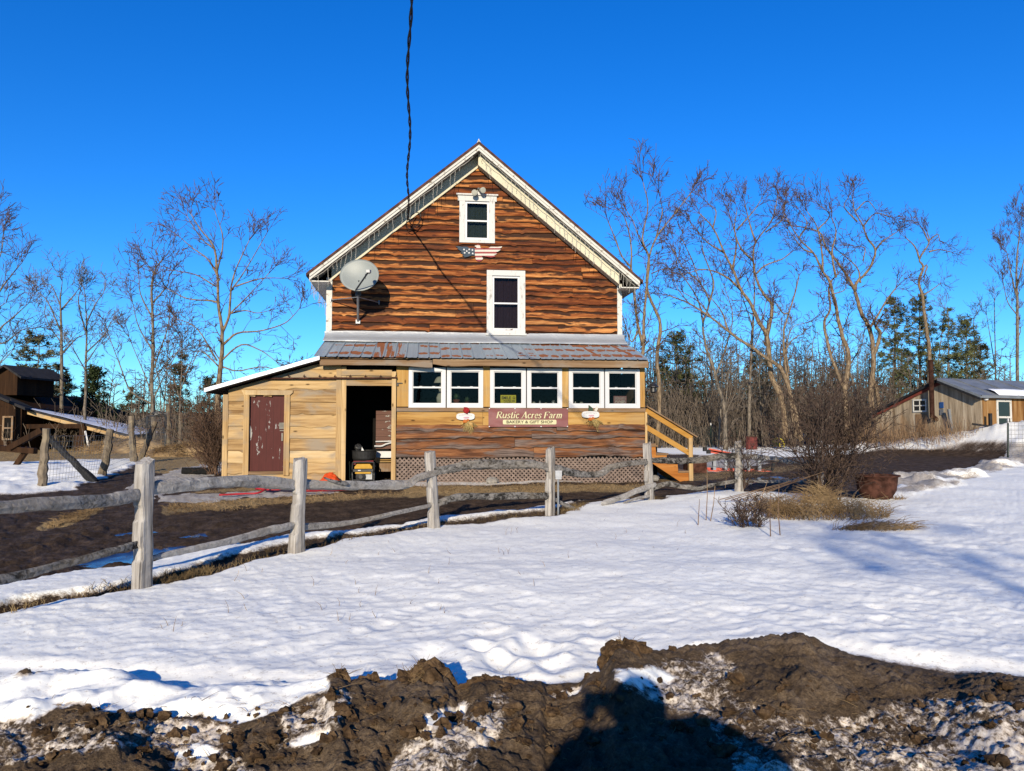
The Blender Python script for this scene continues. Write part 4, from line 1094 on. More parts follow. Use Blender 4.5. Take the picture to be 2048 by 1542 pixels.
# satellite dish
def dish():
    top = P(716, 594, 20.95); bot = P(716, 643, 21.83)
    root = thing('satellite_dish', bot, 'large round grey satellite dish on a bracket below the eave', 'satellite dish')
    m = MB(); m.tube([bot, top + V3(0, 0, .05)], 0.035, 10); m.build('mast', 'steel', root)
    m = MB(); m.box(bot[0] - .06, bot[0] + .06, 21.80, 21.90, bot[2] - .06, bot[2] + .05); m.build('mount_foot', 'white', root)
    for px, py in ((661, 600), (758, 605)):
        e = P(px, py, 21.80); m = MB(); m.tube([top, e], .014, 6); m.tube([e + V3(0, 0, -.05), e + V3(0, 0.02, .06)], .022, 6); m.build('strut', 'steel', root)
    c = P(718.5, 550, 20.80)
    nrm = V3(-0.16, -0.93, 0.28); nrm /= np.linalg.norm(nrm)
    ax = V3(0.97, -0.1, -0.22); ax -= nrm * (ax @ nrm); ax /= np.linalg.norm(ax); ay = np.cross(nrm, ax)
    if ay[2] < 0: ay = -ay
    a, b = 0.535, 0.47; V = []; F = []; nr, ns = 8, 48
    for side, off in ((1, 0.0), (-1, -0.025)):
        base = len(V)
        for i in range(nr + 1):
            r = i / nr
            for k in range(ns):
                t = 2 * math.pi * k / ns
                V.append(c + ax * (a * r * math.cos(t)) + ay * (b * r * math.sin(t)) + nrm * (0.10 * r * r - 0.10 + off + (0.02 if (i == nr and side < 0) else 0)))
        for i in range(nr):
            for k in range(ns):
                q = base + i * ns + k; w = base + i * ns + (k + 1) % ns; F.append((q, w, w + ns, q + ns))
    o1 = nr * ns; o2 = (nr + 1) * ns + nr * ns
    for k in range(ns): F.append((o1 + k, o1 + (k + 1) % ns, o2 + (k + 1) % ns, o2 + k))
    m = MB(); m.add(V, F); m.build('reflector', 'dish_grey', root, smooth=True)
    m = MB(); m.bar(c - nrm * .14 - ay * .1, top + V3(0, 0, .03), .12, .10); m.build('back_bracket', 'dark_metal', root)
    arm0 = c - ay * b + nrm * 0.0; arm1 = P(736, 545, 20.05)
    m = MB(); m.bar(arm0 - nrm * .05, arm1, .028, .035); arm = m.build('feed_arm', 'dark_metal', root)
    m = MB(); m.bar(arm1 + V3(0, -.04, .03), arm1 + V3(.03, .14, .06), .09, .07); m.tube([arm1 + V3(0, .05, .04), arm1 + V3(0.02, .2, .05)], [.035, .05], 12); m.build('receiver', 'white', arm)
    m = MB(); m.tube(smoothpath([arm1, arm1 + V3(-.07, 0, -.06), arm1 + V3(-.06, .05, -.16), arm1 * .8 + arm0 * .2]), .006, 5); m.build('loose_cable', 'cable', arm)
dish()

# eagle plaque
def eagle():
    z0 = lambda px, py: P(900 + px / 17.067, 470 + py / 17.067, 21.80)
    root = thing('eagle_plaque', z0(980, 900), 'painted wooden eagle with star-spangled blue wing and red striped wing under the attic window', 'wall plaque')
    wing = [(185, 385), (330, 385), (400, 400), (520, 395), (600, 405), (660, 440), (845, 445), (850, 690), (740, 695), (680, 715), (600, 745), (490, 765), (480, 720), (410, 700), (490, 670), (340, 605), (430, 590), (400, 570), (300, 500), (240, 470), (290, 455), (240, 420)]
    m = MB(); m.prism([z0(*q) for q in wing], (0, .03, 0)); wg = m.build('wing', 'navy', root)
    for sx, sy in ((478, 495), (655, 492), (765, 515), (572, 550), (500, 610), (650, 610), (775, 632)):
        pts = []
        for k in range(10):
            r = 42 if k % 2 == 0 else 18; a = -math.pi / 2 + k * math.pi / 5
            q = z0(sx + r * math.cos(a), sy + r * math.sin(a)); q[1] -= .008; pts.append(q)
        m = MB(); m.prism(pts, (0, .006, 0)); m.build('star', 'white', wg)
    out = [(955, 315), (1000, 340), (1025, 360), (1035, 420), (1060, 450), (1180, 465), (1310, 450), (1390, 400), (1500, 402), (1620, 405), (1780, 385), (1760, 430), (1700, 470), (1730, 505),
           (1640, 560), (1560, 590), (1620, 620), (1590, 650), (1500, 690), (1570, 715), (1520, 745), (1400, 765), (1290, 745), (1110, 712), (1095, 750), (1130, 800), (1100, 850), (1060, 885), (990, 905), (930, 885), (890, 850), (870, 800), (875, 760), (850, 715), (845, 445), (905, 440), (900, 410), (850, 390), (845, 365), (905, 345)]
    def clip_poly(poly, y, keep_above):
        r = []
        for i in range(len(poly)):
            a, b = poly[i], poly[(i + 1) % len(poly)]
            ia = (a[1] <= y) == keep_above or a[1] == y; ib = (b[1] <= y) == keep_above or b[1] == y
            if ia: r.append(a)
            if ia != ib:
                t = (y - a[1]) / (b[1] - a[1]); r.append((a[0] + t * (b[0] - a[0]), y))
        return r
    ys = [300, 352, 445, 500, 572, 634, 705, 768, 840, 920]
    for i in range(len(ys) - 1):
        q = clip_poly(clip_poly(out, ys[i], False), ys[i + 1], True)
        if len(q) < 3: continue
        m = MB(); m.prism([z0(*w) for w in q], (0, .03, 0)); m.build('stripe', 'stripe_red' if i % 2 == 0 else 'stripe_cream', root)
eagle()

# floodlight above the attic window
def flood():
    b = P(957, 378, 21.82); root = thing('floodlight', b, 'pale twin-headed floodlight under the gable peak', 'lamp')
    m = MB(); m.lathe((b[0], 21.80, b[2] - .02), [(.0, 0), (.06, 0), (.06, .03), (0, .03)], 12); m.tube([b, b + V3(0, -.08, 0)], .025, 8); m.build('bracket', 'dark_metal', root)
    for px, py, dx in ((951, 386, -.04), (962, 381, .05)):
        c = P(px, py, 21.70); m = MB(); d = V3(dx, -.14, -.03)
        m.tube([c - d * .7, c - d * .2, c + d * .6, c + d], [.03, .055, .08, .085], 14); m.tube([c + d, c + d * 1.05], [.07, .06], 14); m.tube([b, c - d * .4], .015, 6)
        m.build('lamp_head', 'ivory', root, smooth=False)
flood()

# icicle light strings
def icicles(name, label, pts, drops, seed):
    rg = random.Random(seed); m = MB(); pts = [np.asarray(p, float) for p in pts]
    L = [0]
    for a, b in zip(pts[:-1], pts[1:]): L.append(L[-1] + np.linalg.norm(b - a))
    def at(s):
        for i in range(len(pts) - 1):
            if s <= L[i + 1] or i == len(pts) - 2:
                return pts[i] + (pts[i + 1] - pts[i]) * ((s - L[i]) / (L[i + 1] - L[i]))
    main = []; s = 0; step = 0.16
    n = int(L[-1] / step)
    for i in range(n + 1):
        p = at(i * step); p = p + V3(0, rg.uniform(-.015, .015), -0.035 * abs(math.sin(i * .8)) + rg.uniform(-.012, .012)); main.append(p)
        if rg.random() < drops:
            ln = rg.choice((.14, .22, .30, .40, .46)) * rg.uniform(.85, 1.1); q = [p]
            k = int(ln / .07) + 1
            for j in range(k): q.append(q[-1] + V3(rg.uniform(-.014, .014), rg.uniform(-.01, .01), -ln / k))
            m.tube(q, .0045, 4)
            for w in q[1:]: m.tube([w, w + V3(rg.uniform(-.03, .03), rg.uniform(-.015, .015), rg.uniform(-.015, .02))], [.007, .003], 4)
    m.tube(main, .007, 4)
    return tag(m.build(name, 'glint', None), label, 'string lights', 'icicle light strings along the eaves')
ry = RY0 - .03
def rk(x): return (x, ry - .03, roof_z(x) - .21)
icicles('string_lights', 'pale icicle lights hung along the rake above the satellite dish', [rk(AX - 4.5), rk(AX - 3), rk(AX - 1.5), rk(AX - .05)], .72, 1)
icicles('string_lights', 'pale icicle lights hung along the rake on the bare-tree side of the gable', [rk(AX + .05), rk(AX + 1.5), rk(AX + 3), rk(AX + 4.4)], .72, 2)
icicles('string_lights', 'clump of icicle lights running back along the eave over the shed', [(AX - 4.58, RY0 + .0, 5.50), (AX - 4.60, RY0 + 2.2, 5.48), (AX - 4.60, RY0 + 5, 5.48)], 1.0, 3)
icicles('string_lights', 'tangle of icicle lights drooping from the eave corner beside the bare trees', [(AX + 4.1, ry, roof_z(AX + 4.1) - .2), (AX + 4.5, ry, 5.5), (AX + 4.62, RY0 + .6, 5.5)], 1.0, 4)

# overhead service cable and its drip loop
def cable():
    a = P(816, 436, 21.30); m = MB()
    far = P(817.5, 200, 1.0); d = far - CAM; d[2] = 0; d /= np.linalg.norm(d)
    base = a - V3(0, 0, 0)
    pts = []; T = np.linspace(0, 34, 190)
    hd = -V3(d[0], d[1], 0)
    for s in (0, 1):
        q = []
        for i, t in enumerate(T):
            z = a[2] - 0.004 * t + 0.0042 * t * t * .55
            sag = 0.03 * math.sin(t * 1.3) * min(1, t / 3)
            ph = t * 5.2 + s * math.pi
            q.append(a + hd * t + V3(math.cos(ph) * .017 + sag, 0, z - a[2] + math.sin(ph) * .017))
        m.tube(q, .015, 5)
    o = m.build('service_cable', 'cable')
    tag(o, 'twisted black power cable strung down to the gable from overhead', 'cable')
    m = MB()
    m.tube(smoothpath([a, P(812, 452, 21.55), P(822, 458, 21.6), P(836, 448, 21.62), P(842, 434, 21.62), P(836, 425, 21.62), P(826, 428, 21.6), P(818, 440, 21.5)]), .013, 5)
    m.tube(smoothpath([a, P(821, 447, 21.6), P(833, 456, 21.7), P(840, 450, 21.75)]), .013, 5)
    m.bar(a, a + V3(0, .2, .02), .05, .06)
    tag(m.build('cable_loop', 'cable'), 'black cable loop and clamp where the wire meets the rake', 'cable')
cable()

# ---- lettering
def text_mesh(txt, size, bold=0.0, shear=0.0, spacing=1.0, ext=0.002):
    c = bpy.data.curves.new('lettering', 'FONT'); c.body = txt; c.size = size; c.align_x = 'CENTER'; c.align_y = 'CENTER'
    c.offset = bold; c.shear = shear; c.space_character = spacing; c.extrude = ext; c.resolution_u = 3
    o = bpy.data.objects.new('lettering_tmp', c); COL.objects.link(o)
    dg = bpy.context.evaluated_depsgraph_get(); me = bpy.data.meshes.new_from_object(o.evaluated_get(dg))
    bpy.data.objects.remove(o); V = np.array([v.co[:] for v in me.vertices]); F = [tuple(p.vertices) for p in me.polygons]
    bpy.data.meshes.remove(me); return V, F
def put_text(txt, x, y, z, size, mat, parent, width=None, **kw):
    V, F = text_mesh(txt, size, **kw)
    if width: V[:, 0] *= width / (V[:, 0].max() - V[:, 0].min())
    V[:, 0] -= (V[:, 0].max() + V[:, 0].min()) / 2
    m = MB(); m.add([(x + v[0], y - v[2], z + v[1]) for v in V], F, .5); return m.build('lettering', mat, parent)
# slanted old-style letters drawn as strokes of changing width (unit: x-height 1, capitals 1.45)
GL = {'R': (1.12, [([(.12, 0), (.12, 1.42)], .25), ([(.12, 1.38), (.5, 1.40), (.78, 1.26), (.80, 1.02), (.66, .80), (.12, .74)], .17), ([(.46, .76), (.70, .36), (.98, .02)], .22), ([(-.06, .04), (.34, .04)], .09), ([(-.06, 1.40), (.2, 1.40)], .09), ([(.86, .04), (1.12, .04)], .09)]),
      'u': (.92, [([(.14, .96), (.14, .30), (.28, .08), (.48, .10), (.66, .32)], .19), ([(.68, .98), (.68, .04)], .21), ([(-.02, .96), (.14, .96)], .09), ([(.52, .96), (.68, .96)], .09), ([(.68, .05), (.86, .05)], .09)]),
      's': (.70, [([(.56, .80), (.40, .96), (.16, .86), (.18, .64), (.46, .42), (.52, .18), (.30, .02), (.06, .18)], .18)]),
      't': (.58, [([(.22, 1.28), (.22, .22), (.34, .05), (.52, .14)], .21), ([(.0, .92), (.48, .92)], .10)]),
      'i': (.46, [([(.18, .96), (.18, .04)], .21), ([(.02, .94), (.2, .94)], .09), ([(.02, .04), (.36, .04)], .09), ([(.18, 1.24), (.18, 1.42)], .2)]),
      'c': (.74, [([(.58, .78), (.40, .95), (.16, .80), (.10, .48), (.20, .14), (.42, .04), (.60, .20)], .19)]),
      'A': (1.18, [([(.10, .0), (.58, 1.44)], .12), ([(.56, 1.44), (.98, .0)], .25), ([(.28, .46), (.82, .46)], .11), ([(-.08, .04), (.28, .04)], .09), ([(.80, .04), (1.16, .04)], .09)]),
      'r': (.66, [([(.16, .96), (.16, .04)], .21), ([(.18, .62), (.32, .90), (.54, .88)], .18), ([(.0, .94), (.18, .94)], .09), ([(.0, .04), (.36, .04)], .09)]),
      'e': (.76, [([(.12, .54), (.60, .56), (.56, .84), (.38, .96), (.18, .82), (.11, .48), (.22, .14), (.42, .04), (.62, .20)], .17)]),
      'F': (1.0, [([(.16, .0), (.16, 1.42)], .25), ([(.12, 1.38), (.88, 1.38), (.90, 1.14)], .13), ([(.2, .76), (.60, .76)], .12), ([(.60, .92), (.60, .60)], .09), ([(-.04, .04), (.40, .04)], .09), ([(-.04, 1.40), (.2, 1.40)], .09)]),
      'a': (.82, [([(.12, .76), (.30, .95), (.52, .84), (.56, .5), (.56, .14), (.74, .05)], .19), ([(.56, .56), (.24, .48), (.10, .26), (.24, .05), (.46, .10), (.56, .28)], .16)]),
      'm': (1.30, [([(.16, .96), (.16, .04)], .21), ([(.18, .66), (.36, .93), (.56, .82), (.58, .04)], .19), ([(.60, .66), (.78, .93), (.98, .82), (1.0, .04)], .19), ([(.0, .94), (.18, .94)], .09), ([(.0, .04), (.32, .04)], .09), ([(.44, .04), (.74, .04)], .09), ([(.86, .04), (1.18, .04)], .09)]),
      ' ': (.46, [])}
def stroke_text(txt, x, y, z, h, width, mat, parent, shear=.22):
    adv = 0; polys = []
    for ch in txt:
        w, st = GL[ch]
        for pts, sw in st:
            sp = smoothpath([(*p, 0) for p in pts], 4) if len(pts) > 2 else [np.array((*p, 0.0)) for p in pts]
            L = []; Rr = []
            for i, p in enumerate(sp):
                t = sp[min(i + 1, len(sp) - 1)] - sp[max(i - 1, 0)]; t = t / (np.linalg.norm(t) + 1e-9); n = np.array([-t[1], t[0], 0])
                k = sw * (0.55 + 0.45 * abs(t[1])) / 2
                L.append(p + n * k); Rr.append(p - n * k)
            polys.append(([(q[0] + adv, q[1]) for q in L], [(q[0] + adv, q[1]) for q in Rr]))
        adv += w
    sx = width / adv; m = MB(); k = 0
    for L, Rr in polys:
        k += 1; yy = y - 0.0008 * (k % 5)
        V = [(x + (a + shear * b) * sx - width / 2 - shear * .5 * sx, yy, z + b * h) for a, b in L] + [(x + (a + shear * b) * sx - width / 2 - shear * .5 * sx, yy, z + b * h) for a, b in Rr]
        n = len(L); m.add(V, [(i, i + 1, n + i + 1, n + i) for i in range(n - 1)], .5)
    return m.build('lettering', mat, parent)

def banner():
    x0, x1, z0, z1 = 1.645, 3.725, 1.445, 1.935; y = FY - .115
    root = thing('shop_banner', (2.7, y, z0), 'maroon vinyl banner with cream shop name below the middle porch windows', 'banner')
    m = MB(); n, k = 40, 12; V = []
    for j in range(k + 1):
        for i in range(n + 1):
            u, v = i / n, j / k
            ed = min(u * 3.0 % 1, 1 - u * 3.0 % 1)
            V.append((x0 + (x1 - x0) * u, y + .012 * float(fbm(u * 5 + v * 2, v * 2.5, 91, 3)), z0 + (z1 - z0) * v - (.012 * math.sin(math.pi * ((u * 3) % 1)) if j == k else 0) + (.008 * math.sin(math.pi * ((u * 3) % 1)) if j == 0 else 0)))
    F = [(j * (n + 1) + i, j * (n + 1) + i + 1, (j + 1) * (n + 1) + i + 1, (j + 1) * (n + 1) + i) for j in range(k) for i in range(n)]
    m.add(V, F); m.build('sheet', 'banner', root, smooth=True)
    stroke_text('Rustic Acres Farm', 2.72, y - .030, 1.672, .118, 1.72, 'letter_cream', root)
    a, b, c, d, r = 2.015, 3.415, 1.515, 1.635, .03; pts = []
    for cx, cz, s in ((b - r, d - r, 0), (a + r, d - r, 1), (a + r, c + r, 2), (b - r, c + r, 3)):
        for q in range(5): t = (s + q / 4) * math.pi / 2; pts.append((cx + r * math.cos(t), y - .018, cz + r * math.sin(t)))
    m = MB(); m.prism(pts, (0, .004, 0)); m.build('name_strip', 'letter_cream', root)
    put_text('BAKERY & GIFT SHOP', 2.715, y - .024, 1.575, .105, 'letter_dark', root, 1.21, bold=.0015)
    for gx in (1.665, 2.33, 3.01, 3.705):
        for gz in (1.462, 1.925):
            m = MB(); m.lathe((0, 0, 0), [(0, 0), (.016, 0), (.016, .006), (0, .006)], 10); m.v = [(gx + p[0], y - .014 - p[2], gz + p[1]) for p in m.v]; m.build('grommet', 'white', root)
banner()

def smile_sign():
    a = P(1001, 790, 20.02); b = P(1032, 811, 20.02); x0, x1, z0, z1 = a[0], b[0], 2.012, a[2]
    root = thing('smile_sign', ((x0 + x1) / 2, 20.02, z0), 'yellow camera warning notice standing inside a porch window', 'sign')
    m = MB(); m.box(x0, x1, 20.015, 20.022, z0, z1); m.build('board', 'sign_yellow', root)
    w = x1 - x0; h = z1 - z0; cx = (x0 + x1) / 2
    put_text('SMILE', cx - .055, 20.010, z0 + h * .71, .105, 'letter_dark', root, w * .60, bold=.003, spacing=1.1)
    put_text("YOU'RE ON", cx + .02, 20.010, z0 + h * .42, .062, 'letter_dark', root, w * .74, bold=.002, spacing=1.1)
    put_text('CAMERA', cx, 20.010, z0 + h * .2, .062, 'letter_dark', root, w * .54, bold=.002, spacing=1.1)
    fx, fz, fr = x1 - .055, z0 + h * .73, .032
    m = MB(); m.tube([(fx + fr * math.cos(t), 20.011, fz + fr * math.sin(t)) for t in np.linspace(0, 2 * math.pi, 18)], .004, 4)
    m.tube([(fx + fr * .6 * math.cos(t), 20.011, fz + fr * .6 * math.sin(t)) for t in np.linspace(math.pi * 1.15, math.pi * 1.85, 8)], .004, 4)
    for s in (-1, 1): m.box(fx + s * .011 - .004, fx + s * .011 + .004, 20.009, 20.013, fz + .006, fz + .018)
    m.build('face_mark', 'letter_dark', root)
smile_sign()
def closed_sign():
    a = P(1227, 792, 20.02); b = P(1253, 809, 20.02); x0, x1, z0, z1 = a[0], b[0], 2.012, a[2]
    root = thing('closed_sign', ((x0 + x1) / 2, 20.02, z0), 'faded rose closed sign standing inside the porch window nearest the steps', 'sign')
    m = MB(); m.box(x0, x1, 20.015, 20.022, z0, z1); m.build('board', 'sign_rose', root)
    put_text('CLOSED', (x0 + x1) / 2, 20.010, z0 + (z1 - z0) * .31, .14, 'stripe_cream', root, (x1 - x0) * .80, bold=.003)
    m = MB(); m.box(x0 + .03, x1 - .03, 20.011, 20.0145, z0 + (z1 - z0) * .60, z0 + (z1 - z0) * .90); m.build('worn_panel', 'sign_pale', root)
MT['sign_pale'] = m_plain('worn_pale_paint', (0.42, 0.29, 0.27), 0.3, 30, 0.7)
closed_sign()

# things on the sill inside the windows
def sill():
    z = 2.014
    p = P(876, 764, 20.25); root = thing('table_lamp', (p[0] + .05, 20.25, z), 'pale table lamp with a flared shade inside the porch window nearest the doorway', 'lamp')
    m = MB(); m.lathe((p[0] + .06, 20.25, 0), [(.17, 2.60), (.13, 2.70), (.07, 2.78)], 16); m.build('lamp_shade', 'ivory', root, smooth=True)
    m = MB(); m.lathe((p[0] + .06, 20.25, 0), [(.05, 2.016), (.09, 2.1), (.10, 2.22), (.05, 2.34), (.03, 2.40), (.05, 2.46), (.012, 2.5), (.012, 2.68)], 14, True); m.build('lamp_base', 'ivory', root, smooth=True)
    for px, nm in ((913, 'terracotta pot of spiky leaves on the window sill beside the lamp'), (934, 'small terracotta pot of thin leaves behind the window above the red flower sign')):
        q = P(px, 800, 20.2); root = thing('potted_plant', (q[0], 20.2, z), nm, 'potted plant', 'potted plants on the sill')
        s = 1.0 if px < 920 else .6
        m = MB(); m.lathe((q[0], 20.2, z), [(.05 * s, 0), (.085 * s, .12 * s), (.095 * s, .12 * s), (.095 * s, .15 * s), (.07 * s, .15 * s)], 14, True); m.build('pot', 'clay', root)
        m = MB(); rg = random.Random(px)
        for i in range(60):
            a = rg.uniform(0, 6.28); e = rg.uniform(.3, 1.4); L = rg.uniform(.08, .2) * (1 if s == 1 else .8)
            d = V3(math.cos(a) * math.cos(e), math.sin(a) * math.cos(e) * .5, math.sin(e)); b0 = V3(q[0], 20.2, z + .14 * s); s_ = V3(-math.sin(a), math.cos(a), 0) * .014
            m.add([b0 + d * L * .2, b0 + d * L * .6 + s_, b0 + d * L, b0 + d * L * .6 - s_], [(0, 1, 2, 3)])
        m.build('leaves', 'leafy', root)
    rg = random.Random(4)
    for px, h, w, mt, lb in ((1068, .10, .05, 'ivory', 'small cream jar on the sill of the window beside the yellow notice'), (1080, .13, .03, 'alu', 'slim metal bottle on the sill right beside the cream jar'),
                             (1092, .08, .04, 'ivory', 'squat cream pot on the sill between the slim bottle and the round vase'), (1107, .14, .055, 'steel', 'round grey vase on the sill in the corner of its window'), (1151, .11, .025, 'white', 'white candle on the sill below a window beside the closed-sign pair'), (1163, .10, .055, 'ivory', 'small cream box on the sill above the green-hatted sign'),
                             (1252 + 7, .05, .07, 'alu', 'low metal tray on the sill next to the closed sign')):
        q = P(px, 806, 20.18)
        m = MB(); m.lathe((q[0], 20.2, z), [(w * .8, 0), (w, h * .2), (w, h * .7), (w * .6, h * .85), (w * .7, h)], 12, True)
        tag(m.build('sill_ornament', mt, smooth=False), lb, 'ornament', 'ornaments on the inside sill')
sill()

# scarecrow-style welcome plaques with straw
def plaque(px, kind):
    c = P(px, 833 if kind == 0 else 829, FY - .09); x, z = c[0], c[2]; y = FY - .10
    root = thing('welcome_plaque', (x, y, z), ['white oval plaque topped by a red cloth rooster with hanging straw', 'white oval plaque topped by a green cloth leaf with a straw tail'][kind], 'wall plaque', 'white oval plaques with straw under the windows')
    pts = []; a, b = .235, .088
    for k in range(28):
        t = 2 * math.pi * k / 28; ct, stt = math.cos(t), math.sin(t)
        pts.append((x + a * math.copysign(abs(ct) ** .62, ct), y, z + b * math.copysign(abs(stt) ** .62, stt)))
    m = MB(); m.prism(pts, (0, .02, 0)); m.build('board', 'white', root)
    m = MB(); rg = random.Random(px)
    for k in range(9):
        t = (k - 4) / 4; xx = x + t * .15; zz = z + .045 - .02 * t * t
        m.bar((xx - .008, y - .003, zz - .012), (xx + .006, y - .003, zz + .012), .003, .006)
    m.build('marking', 'letter_dark', root)
    m = MB(); m.blob((x + .02, y - .003, z - .03), (.075, .006, .022), 3, .25, 12); m.build('pink_flower', 'pink', root)
    if kind == 0:
        m = MB(); m.blob((x + .015, y - .02, z + .15), (.068, .05, .07), 4, .4, 14); m.blob((x - .01, y - .02, z + .215), (.04, .035, .035), 6, .4, 12); m.blob((x + .05, y - .02, z + .20), (.03, .03, .03), 7, .4, 10); m.build('cloth_topper', 'red_cloth', root)
    else:
        m = MB()
        m.prism([(x - .05, y - .02, z + .25), (x - .06, y - .02, z + .1), (x + .07, y - .02, z + .1), (x + .06, y - .02, z + .16), (x, y - .02, z + .21)], (0, .03, 0)); m.build('cloth_topper', 'green_cloth', root)
        m = MB(); m.prism([(x + .09, y - .02, z + .11), (x + .16, y - .02, z + .21), (x + .20, y - .02, z + .20), (x + .185, y - .02, z + .12), (x + .15, y - .02, z + .07)], (0, .02, 0)); m.build('white_feather', 'stripe_cream', root)
    m = MB(); ox = -.01 if kind == 0 else -.01
    m.blob((x + ox, y - .03, z - .125), (.065, .05, .05), 8, .15, 14); m.blob((x + ox + .07, y - .03, z - .10), (.045, .04, .035), 9, .2, 12); m.build('gourd', 'pumpkin', root)
    m = MB()
    for k in range(150):
        s = rg.uniform(-.05, .30) if kind else rg.uniform(-.08, .18)
        L = rg.uniform(.10, .30) if kind == 0 else rg.uniform(.06, .22)
        p0 = V3(x + s * .55 + .03, y - rg.uniform(.0, .06), z - .11 - abs(s) * .15); d = V3(rg.uniform(.1, .6) * (1 if kind else .8) * (1 if rg.random() < .7 else -1), rg.uniform(-.2, .1), -1); d /= np.linalg.norm(d)
        if rg.random() < .4: d = V3(d[0] * 2, d[1], d[2] * .5)
        m.tube([p0, p0 + d * L * .5 + V3(rg.uniform(-.02, .02), 0, 0.01), p0 + d * L], [.0045, .0045, .003], 3)
    for k in range(3):
        p0 = V3(x + rg.uniform(0, .2), y - .02, z - .16); m.tube([p0, p0 + V3(.01, 0, -.15), p0 + V3(.02 + .03 * k, 0, -.3)], .005, 3)
    m.build('straw_tail', 'straw_deco', root)
    if kind == 0:
        m = MB(); m.tube([(x + .09, y - .03, z - .14), (x + .15, y - .04, z - .20), (x + .19, y - .03, z - .28)], [.03, .05, .02], 8); m.build('corn_cob', 'yellow_x', root)
plaque(931, 0); plaque(1181, 1)

# lantern on the far corner
def lantern():
    c = P(1302, 768, 20.3); root = thing('wall_lantern', c, 'black lantern on a curved arm at the porch corner over the steps', 'lamp')
    m = MB(); m.tube(smoothpath([(5.80, 20.3, c[2] - .1), (5.86, 20.3, c[2] + .02), (5.95, 20.3, c[2] + .08), (c[0] + .06, 20.3, c[2] + .04)]), .012, 6); m.box(5.80, 5.83, 20.25, 20.35, c[2] - .18, c[2] + .02); m.build('arm', 'dark_metal', root)
    m = MB(); m.lathe((c[0] + .06, 20.3, c[2] - .25), [(.0, .30), (.05, .27), (.15, .18), (.15, .16), (.07, .16), (.085, .04), (.05, 0), (0, 0)], 12); m.build('lamp_body', 'dark_metal', root)
lantern()

# generator and tub in the doorway
def generator():
    a = P(705, 963, 20.35); b = P(748, 963, 20.35); x0, x1 = a[0], b[0]; y0, y1 = 20.3, 20.85; z0 = 0.02; zt = P(720, 925, 20.3)[2]
    root = thing('generator', ((x0 + x1) / 2, 20.5, z0), 'portable generator with a yellow tank in a black tube frame inside the open doorway', 'generator')
    m = MB()
    for y in (y0, y1):
        q = [(x0, y, z0 + .04), (x0, y, zt - .06), (x0 + .06, y, zt), (x1 - .06, y, zt), (x1, y, zt - .06), (x1, y, z0 + .04)]
        m.tube(smoothpath(q, 3), .02, 7); m.tube([(x0, y, z0 + .06), (x1, y, z0 + .06)], .018, 6)
    for x in (x0, x1): m.tube([(x, y0, z0 + .06), (x, y1, z0 + .06)], .018, 6)
    m.build('tube_frame', 'dark_metal', root)
    m = MB(); zz = zt - .16
    m.prism([(x0 + .05, y0 + .01, zz), (x1 - .05, y0 + .01, zz), (x1 - .05, y0 + .01, zz + .05), (x1 - .11, y0 + .01, zz + .12), (x0 + .11, y0 + .01, zz + .12), (x0 + .05, y0 + .01, zz + .05)], (0, .45, 0)); tk = m.build('fuel_tank', 'gen_yellow', root)
    m = MB(); m.box(x0 + .02, x1 - .02, y0 - .012, y0 + .008, zz - .075, zz - .015); m.build('control_panel', 'dark_metal', root)
    m = MB(); m.box(x0 + .14, x0 + .21, y0 - .018, y0 - .013, zz - .055, zz - .03); m.build('panel_plate', 'white', root)
    m = MB(); m.box(x0 + .07, x1 - .08, y0 + .0, y0 + .03, zz - .13, zz - .085); m.build('lower_panel', 'gen_yellow', root)
    m = MB(); cy = y0 + .03; m.lathe((0, 0, 0), [(0, 0), (.13, 0), (.13, .1), (.05, .14), (0, .14)], 18); m.v = [(x0 + .21 + p[0], cy + .1 - p[2], z0 + .14 + p[1]) for p in m.v]; m.build('recoil_cover', 'dark_metal', root)
    m = MB(); m.box(x0 + .33, x1 - .05, y0 + .06, y0 + .35, z0 + .07, z0 + .28); m.box(x0 + .36, x1 - .06, y0 + .08, y0 + .3, z0 + .285, z0 + .36); m.build('engine_block', 'steel', root)
    m = MB(); m.blob((x0 + .28, y0 + .05, z0 + .3), (.12, .04, .035), 5, .4, 12); m.build('carburettor', 'alu', root)
    m = MB(); m.tube([(x0 + .02, y0 + .02, zt + .02), (x1 - .02, y0 + .02, zt + .03)], .02, 6); m.box(x0 + .0, x0 + .08, y0 + .03, y0 + .2, zt - .05, zt + .01); m.build('red_bar', 'fuel_red', root)
    # tub on top
    cx = (x0 + x1) / 2 - .01; zb = zt + .04
    t = thing('rubber_tub', (cx, 20.55, zb), 'shallow black rubber tub set on top of the generator', 'tub')
    m = MB(); m.lathe((cx, 20.55, zb), [(0, .02), (.26, .0), (.31, .06), (.335, .24), (.35, .27), (.32, .27), (.29, .10), (0, .08)], 26); m.build('bowl', 'black_rubber', t, smooth=False)
    q = thing('plastic_bag', (cx - .1, 20.5, zb + .26), 'crumpled dark bag with a white scrap lying in the black tub', 'bag')
    m = MB(); m.blob((cx - .13, 20.5, zb + .33), (.10, .1, .10), 12, .5, 14); m.build('bag', 'dark_metal', q)
    m = MB(); m.prism([(cx - .05, 20.40, zb + .26), (cx + .02, 20.40, zb + .26), (cx - .04, 20.40, zb + .36)], (0, .02, 0)); m.build('white_scrap', 'white', q)
    m = MB(); m.bar((x0 - .06, 20.25, 0.0), (x0 - .08, 20.32, zt + .03), .028, .028); tag(m.build('wooden_stake', 'yellow_z'), 'pale wooden stake leaning in the doorway beside the generator', 'stake')
generator()
